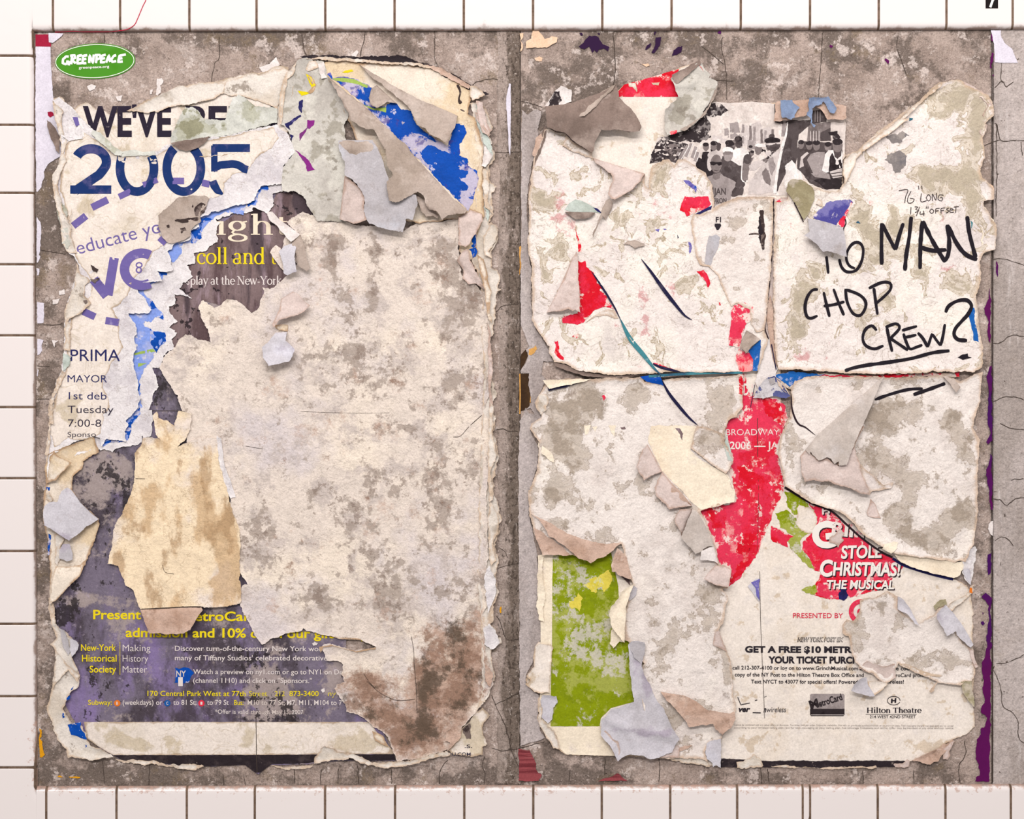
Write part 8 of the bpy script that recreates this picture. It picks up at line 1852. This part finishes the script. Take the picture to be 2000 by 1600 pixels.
# lilac strip trailing down over the green print
lil = Sheet('lilac_trailing_sheet', 'D3 945,385 972,362 1010,360 1060,370 1062,440 1040,520 1060,600 1095,655 1130,740 1160,790 1195,835 1240,940 1300,1032 1270,1080 1250,1130 1170,1162 1140,1175 1090,1178 1050,1150 1000,1150 960,1145 900,1167 872,1192 850,1130 800,1060 756,1012 760,905 800,870 830,832 880,820 930,802 985,782 970,660 955,540',
            M['lilac'], base=10.5, rough=1.0, amp=1., sc=50, crk=.5, csc=46, curl=(3.5, 14), sp=5.5, thick=.7, label='pale lilac strip trailing down over the green print', cat='torn paper',
            stain=[('D3 1090,690', 30, 60, 1.4), ('D3 930,970', 90, 30, 1.3), ('D3 1130,1000', 120, 20, 1.2), ('D3 1010,1110', 40, 40, 1.0), ('D3 1010,500', 30, 30, .8)],
            bumps=[('r', 'D3 790,905 880,945 980,955 1100,985 1290,1035', 9, 5.), ('r', 'D3 1000,790 1100,800 1200,850', 12, -1.), ('r', 'D3 960,400 980,520 1000,780', 8, 2.), ('r', 'D3 930,970 1000,1080 1030,1150', 8, 3.)])
Sheet('flap', 'D3 945,385 972,362 1060,370 1062,440 1035,515 990,470', M['slate_paper'], base=14.2, rough=.9, amp=.5, parent=lil, sp=4.5, curl=(1.5, 6))
Sheet('flap', 'D3 756,1005 790,980 850,1040 880,1060 890,1120 872,1192 845,1125 800,1060', M['pinkish'], base=11, rough=1.1, amp=.7, parent=lil, sp=4.5, curl=(2, 8))
Sheet('flap', 'D3 1170,1120 1240,1090 1300,1090 1300,1172 1230,1165 1170,1168', M['pinkish'], base=9.5, rough=1.1, amp=.7, parent=lil, sp=4.5, curl=(2, 8))

# ---- grey torn sheet at the lower right
r6 = Sheet('grey_torn_sheet', 'D4 850,82 890,62 950,58 1000,40 1040,20 1080,32 1112,52 1115,142 1182,200 1245,247 1300,215 1360,178 1400,130 1440,110 1480,170 1500,260 1560,380 1600,400 1630,440 1650,560 1640,620 1620,655 1580,640 1540,672 1460,660 1385,652 1345,722 1328,705 1385,645 1300,605 1250,590 1180,545 1112,512 1090,560 1100,615 1060,640 1035,652 990,640 930,585 880,565 840,545 815,500 790,420 770,330 735,310 722,250 760,215 800,222 830,190 850,150',
           M['smoke_white'], base=5, rough=1.5, amp=1.0, sc=60, crk=.5, csc=36, curl=(2.8, 14), sp=6, label='grey white torn sheet covering part of the sponsor lettering, lower right', cat='torn paper',
           stain=[('D4 930,120', 100, 90, 1.1), ('D4 1050,90', 90, 70, .9), ('D4 800,260', 60, 60, .9), ('D4 1300,480', 160, 60, .8), ('D4 1000,420', 130, 80, .5), ('D4 1540,560', 100, 60, .6)], tint=[('D4 930,540', 130, 60, .9), ('D4 930,150', 110, 40, .5)],
           bumps=[('r', 'D4 800,500 900,580 1030,645', 10, 2.), ('r', 'D4 1110,515 1250,570 1400,600 1540,665', 8, 3.), ('l', 'D4 940,60 960,120 970,130', 8, 2.), ('r', 'D4 800,230 1000,232 1100,235', 5, .8)])
for p, f, mt in [('D4 1112,52 1150,72 1172,110 1195,145 1248,248 1222,235 1170,175 1110,142', 'D4 1112,52 1110,142', 'lilac'), ('D4 1378,172 1402,140 1440,110 1470,140 1495,165 1560,255 1600,320 1635,385 1612,402 1560,360 1520,322 1503,288 1480,305 1440,325 1415,270 1375,205', 'D4 1440,110 1635,385', 'lilac'),
                 ('D4 780,702 800,660 832,630 860,615 892,612 900,660 952,742 920,745 880,732', 'D4 892,612 952,742', 'lilac'), ('D4 892,642 960,640 1032,642 1042,662 1000,702 960,735 940,747 915,700', None, 'cream_plain'), ('D4 835,548 880,568 930,590 990,645 1035,655 1100,618 1088,565 1110,515 1000,540 900,500', None, 'pinkish'),
                 ('D4 1108,512 1180,525 1260,560 1340,585 1420,600 1400,615 1300,602 1200,565 1130,535', None, 'cream_plain'), ('D4 1600,400 1635,430 1640,480 1670,540 1650,550 1620,490', None, 'pinkish'), ('D4 1550,640 1620,640 1640,760 1640,820 1600,780 1560,720', None, 'mould')]:
    Sheet('flap', p, M[mt], base=7, rough=1.0, amp=.7, parent=r6, sp=4.5, curl=(2, 8), fold=f, r=2.5, lift=4 if f else 1)
torn_r = Sheet('torn_orange_corner', 'C4 1440,1450 1490,1400 1560,1370 1610,1330 1615,1300 1640,1290 1640,1330 1600,1370 1570,1400 1500,1450 1480,1480', M['wall_white'], base=5, rough=1.6, amp=1., crk=1., csc=16, curl=(2, 8), sp=4.5, label='ragged white corner with an orange fleck at the right edge of the posters', cat='torn paper')
patch('orange_mark', torn_r, 'C4 1612,1305 1628,1310 1632,1345 1612,1340', M['orange'], .5, rough=.6, sp=4)
Sheet('torn_edge', 'C4 1560,1130 1600,1060 1640,1020 1660,1040 1640,1130 1640,1200 1610,1290 1580,1240 1560,1200', M['torn_white'], base=6, rough=1.6, amp=1.4, crk=1.4, csc=16, curl=(2.5, 8), parent=torn_r, sp=4.5)
Sheet('torn_edge', 'C4 1560,1190 1590,1170 1610,1190 1620,1290 1590,1260', M['lilac'], base=9, rough=1., amp=.8, parent=torn_r, sp=4)
Sheet('torn_edge', 'D4 1360,120 1400,80 1440,68 1450,110 1400,130 1375,150', M['mould'], base=8, rough=1.2, amp=.8, parent=torn_r, sp=4)

# ================================================================ loose bits on the concrete and the tiles
stk = Sheet('sticker', ell('K', 954, 533, 716, 318, 0, 360, 90) if False else np.stack([184.9 + 78.6 * np.cos(np.linspace(0, 2 * np.pi, 90, endpoint=False)) + .0 * 1, 118.7 + 34.6 * np.sin(np.linspace(0, 2 * np.pi, 90, endpoint=False)) - 2.2 * np.cos(np.linspace(0, 2 * np.pi, 90, endpoint=False))], 1),
            M['sticker_green'] if 'sticker_green' in M else M.setdefault('sticker_green', plain('glossy_green_vinyl', (66, 140, 8), .45, .15)), base=1.0, rough=0, amp=.25, sc=40, sp=5, thick=.25, label='green oval sticker with white brush lettering on the bare concrete, top left', cat='sticker')
M['vinyl_white'] = plain('white_vinyl_print', (248, 244, 238), .3, .5)
t_ = np.linspace(0, 2 * np.pi, 90, endpoint=False)
strokes('border_line', stk, [(np.concatenate([np.stack([184.4 + 76.4 * np.cos(t_), 118.8 + 32.3 * np.sin(t_) - 2.2 * np.cos(t_)], 1)] + [np.array([[184.4 + 76.4, 116.6]])]), 1.2)], M['vinyl_white'], .25, curve=False)
GP = {'G': ['485,455 440,450 385,500 378,570 430,590 495,540 440,545', '495,540 485,610'], 'R': ['545,430 530,590', '510,440 590,430 600,475 540,510 610,575'], 'E': ['720,430 650,440 640,580 725,570', '645,510 705,500'], 'E2': ['815,430 740,440 735,575 800,570', '740,505 800,495'],
      'N': ['850,570 860,430 915,570 935,420'], 'P': ['985,440 970,570', '950,430 1040,425 1050,480 975,510'], 'E3': ['1145,420 1075,440 1055,560 1130,550', '1065,495 1130,480'], 'A': ['1150,560 1200,430 1225,550', '1165,510 1225,500'], 'C': ['1330,430 1290,440 1245,500 1260,550 1330,535'], 'E4': ['1500,415 1390,440 1365,550 1445,540', '1375,495 1440,480']}
for nm, its in GP.items():
    strokes('lettering', stk, [(PL('K ' + i), 4.7) for i in its], M['vinyl_white'], .3, curve=False)
texts('lettering', stk, [('greenpeace.org', 'K 665,672 1205,648', 44, .012)], M['vinyl_white'], .3)

Sheet('white_paper_sliver', 'N 508,0 560,0 562,300 558,520 550,590 540,560 525,350 510,200 A3 100,680 110,620 122,576 132,580', M['white_strip'], base=1.2, rough=.5, amp=.1, thick=.3, sp=5, label='thin white paper sliver on the dark ridge between the panels', cat='paper scrap') if False else \
    Sheet('white_paper_sliver', 'A2 1828,577 1840,580 1841,800 1839,1000 1835,1078 1826,1050 1820,900 1810,750 1808,690 1820,620', M['white_strip'], base=3.0, rough=.5, amp=.1, thick=.3, sp=5, label='thin white paper sliver on the dark ridge between the panels', cat='paper scrap')
wp = Sheet('white_paper_piece', 'A4 1762,208 1832,208 1836,260 1860,300 1910,340 1930,390 1952,435 1860,436 1790,432 1785,300', M['white_strip'], base=2.8, rough=.5, amp=.2, thick=.35, sp=6, label='white torn paper piece at the top right, under the tiles', cat='paper scrap')
for k, (p, mk, lb) in enumerate([
        ('A3 605,320 640,290 680,245 730,243 760,290 780,310 820,325 810,352 780,335 750,345 735,372 720,345 700,368 680,320 640,340', 'purple_dark', 'largest dark purple print remnant on the concrete above the right panel'),
        ('A3 612,225 630,222 640,240 620,243', 'purple_dark', 'tiny dark purple fleck left of the largest purple remnant'), ('A3 742,225 760,230 755,240 745,238', 'purple_dark', 'tiny dark purple fleck above the largest purple remnant'),
        ('A3 1145,258 1182,255 1175,300 1150,345 1130,370 1112,362 1140,310', 'purple_dark', 'upright dark purple streak, second remnant from the ridge'), ('A3 1068,345 1075,315 1105,295 1100,320 1075,345', 'purple_dark', 'small slanted purple streak left of the upright purple streak'), ('A3 1128,235 1135,217 1152,218 1140,235', 'purple_dark', 'tiny purple fleck above the upright purple streak'),
        ('A3 1252,385 1265,345 1300,318 1328,318 1322,355 1290,370 1262,380', 'purple_dark', 'slanted dark purple remnant above the red corner of the crowd poster'), ('A3 1568,230 1585,213 1596,220 1590,238', 'purple', 'tiny purple fleck under the tile joint above the crowd picture'),
        ('A4 638,318 650,310 668,318 655,335', 'purple', 'tiny purple fleck above the blue grey roll'), ('A4 1030,402 1062,415 1058,432 1045,437 1026,420', 'purple', 'small purple chip above the rolled edge of the marker sheet')]):
    Sheet('purple_remnant', p, M[mk], base=1.0, rough=1.4, amp=.1, thick=.3, sp=4.5, label=lb, cat='paper scrap', group='purple remnants above the right panel')
for k, (p, lb) in enumerate([('A4 1765,230 1775,240 1775,285 1760,278', 'highest small purple bit along the pillar joint'), ('A4 1768,360 1780,365 1782,420 1770,450 1772,470 1760,465', 'purple bit beside the white paper piece along the pillar joint'), ('A4 1770,515 1782,512 1780,530', 'tiny purple bit below the white paper piece along the pillar joint'),
                             ('B4 1803,460 1810,470 1813,575 1800,555 1797,500', 'short purple bit on the pillar, level with the marker letters MAN'), ('B4 1755,650 1760,700 1762,1030 1745,1010 1740,940 1750,880 1722,830 1720,790 1745,720', 'purple strip on the pillar joint, level with the marker letters CHOP'),
                             ('B4 1769,1190 1770,1600 C4 1769,290 1745,312 1730,300 1760,240 1735,160 1745,60 B4 1740,1500 1750,1380 1735,1265 1755,1200', 'long purple strip on the pillar joint, beside the draped white sheet\'s top'), ('C4 1764,375 1770,400 1771,770 1757,768 1752,640 1735,580 1732,490 1752,440', 'purple strip on the pillar joint, beside the draped white sheet\'s lower half'),
                             ('C4 1740,1080 1768,1066 1764,1215 1742,1222', 'short purple block on the pillar joint, above the longest purple strip')]):
    Sheet('purple_strip', p, M['purple'], base=2.6, rough=1.2, amp=.1, thick=.3, sp=4.5, label=lb, cat='paper scrap', group='purple strips on the pillar joint')
Sheet('purple_strip', 'D4 1702,52 1730,28 1765,58 1765,400 1760,800 1752,1340 1655,1342 1665,1310 1690,1300 1680,1220 1655,1190 1660,1100 1665,1045 1700,1010 1690,975 1720,965 1735,900 1690,850 1700,820 1725,780 1705,700 1715,640 1700,560 1705,500 1730,455 1738,300 1752,200 1745,120 1720,70', M['purple'], base=2.6, rough=1.6, amp=.1, thick=.3, sp=5.5, label='longest purple strip, widening down to the bottom of the pillar joint', cat='paper scrap', group='purple strips on the pillar joint')
for p, lb in [('D4 1700,165 1712,170 1705,178', 'tiny purple dot left of the longest purple strip, upper one'), ('D4 1695,235 1712,228 1725,245 1712,258 1700,250', 'tiny purple dot left of the longest purple strip, lower one')]:
    Sheet('purple_dot', p, M['purple'], base=2.0, rough=.8, amp=.1, thick=.3, sp=4, label=lb, cat='paper scrap')
Sheet('white_paper_chip', 'C4 1748,870 1762,845 1778,842 1778,950 1760,940 1745,900', M['white_scrap'], base=2.8, rough=.8, amp=.1, thick=.3, sp=4, label='white paper chip on the pillar joint beside the draped sheet', cat='paper scrap')
for p, mk, lb in [('D1 270,970 287,985 285,1030 275,1040 292,1060 295,1120 305,1160 290,1172 270,1175', 'ochre', 'yellow ochre strip on the concrete at the lower left tiles'), ('D1 395,1308 415,1298 435,1310', 'ochre', 'tiny ochre fleck at the bottom left, nearer the corner'), ('D1 475,1305 530,1302 552,1310 545,1315 480,1312', 'ochre', 'tiny ochre dash at the bottom left, farther from the corner'), ('D2 1768,130 1778,125 1778,165 1768,170', 'ochre', 'tiny ochre fleck on the dark ridge near its bottom'),
                  ('A3 285,210 330,212 350,240 375,270 400,262 420,248 455,262 452,290 420,310 380,330 320,325 235,330 240,290 275,265', 'peach', 'peach torn scrap at the top of the ridge, under the tiles'), ('A3 200,230 225,228 220,260 205,280 215,300 212,350 198,360 205,300', 'peach', 'narrow peach scrap on the ridge beside the wider peach scrap'), ('A3 300,400 330,392 355,400 350,425 310,420', 'peach', 'small peach chip below the wider peach scrap'),
                  ('A3 1045,442 1090,440 1105,455 1080,460', 'peach', 'tiny peach chip above the red corner of the crowd poster')]:
    Sheet('paper_chip', p, M[mk], base=1.0 if 'ridge' not in lb else 2.6, rough=1.2, amp=.1, thick=.35, sp=4, label=lb, cat='paper scrap')
for p, lb in [('D3 190,1115 270,1122 285,1160 310,1220 305,1260 345,1300 325,1338 190,1338', 'dark red striped paper remnant at the ridge\'s foot'), ('D3 740,1335 780,1320 850,1300 875,1285 920,1318 945,1335', 'low dark red remnant at the panel\'s bottom under the green print')]:
    s = Sheet('red_remnant', p, M['dark_red'] if 'dark_red' in M else M.setdefault('dark_red', paper('striped_dark_red_print', (150, 74, 78), [dict(c=(108, 44, 50), s=50, lo=.44, hi=.56, k=.85, x=(.12, 2.0), d=4), dict(c=(176, 130, 124), s=60, lo=.58, hi=.66, k=.7, x=(.2, 2.2), d=5, seed=5)], bump=.2)), base=2.4, rough=1.4, amp=.1, thick=.3, sp=5, label=lb, cat='paper scrap', group='dark red remnants at the bottom')
plq = Sheet('number_plate', 'A4 1717,-60 1803,-60 1803,64 1717,64', M['plate_black'] if 'plate_black' in M else M.setdefault('plate_black', plain('black_plate', (26, 20, 20), .4)), base=(TD + 1.0) / 1.3, rough=0, amp=0, thick=.8, sp=6, label='small black number plate with a white 7 on the top right tile', cat='number plate')
strokes('lettering', plq, [(PL('A4 1732,-25 1792,-25'), 4.6), (PL('A4 1788,-25 1765,10 1748,58'), 4.6)], M['vinyl_white'], .25, curve=False)


# red string lying over the top tiles
def tube(name, L3, r, mat, lb, cat):
    L3 = np.array(L3)
    n = len(L3)
    t = np.gradient(L3, axis=0); t /= np.linalg.norm(t, axis=1)[:, None]
    up_ = np.array([0, 1., 0]); a = np.cross(t, up_); a /= np.linalg.norm(a, axis=1)[:, None]; b2 = np.cross(t, a)
    V = []
    for k in range(8):
        an = k * math.pi / 4
        V.append(L3 + r * (math.cos(an) * a + math.sin(an) * b2))
    V = np.concatenate(V)
    F = [(k * n + i, k * n + i + 1, ((k + 1) % 8) * n + i + 1, ((k + 1) % 8) * n + i) for k in range(8) for i in range(n - 1)]
    return tag(mesh_obj(name, V, F, mat, None, [True] * len(F)), lb, cat)


sx = smooth_line(PL('A1 1030,-90 1020,0 1000,45 980,92 962,135 940,178 900,203 860,212 760,218 600,219 500,217 380,221'), 2.)
hs = tile_h(sx, np.full(len(sx), 99.)) + .7
hs = np.where(open_dist(sx) < 3, np.maximum(hs, 3.), hs)
tube('red_string', P3(sx, hs), .0009, plain('red_thread', (196, 40, 70), .6), 'thin red string hanging over the top left tiles and along the panel edge', 'string')

# ================================================================ tidy up
for o in bpy.data.objects:
    if '_o' in o: del o['_o']
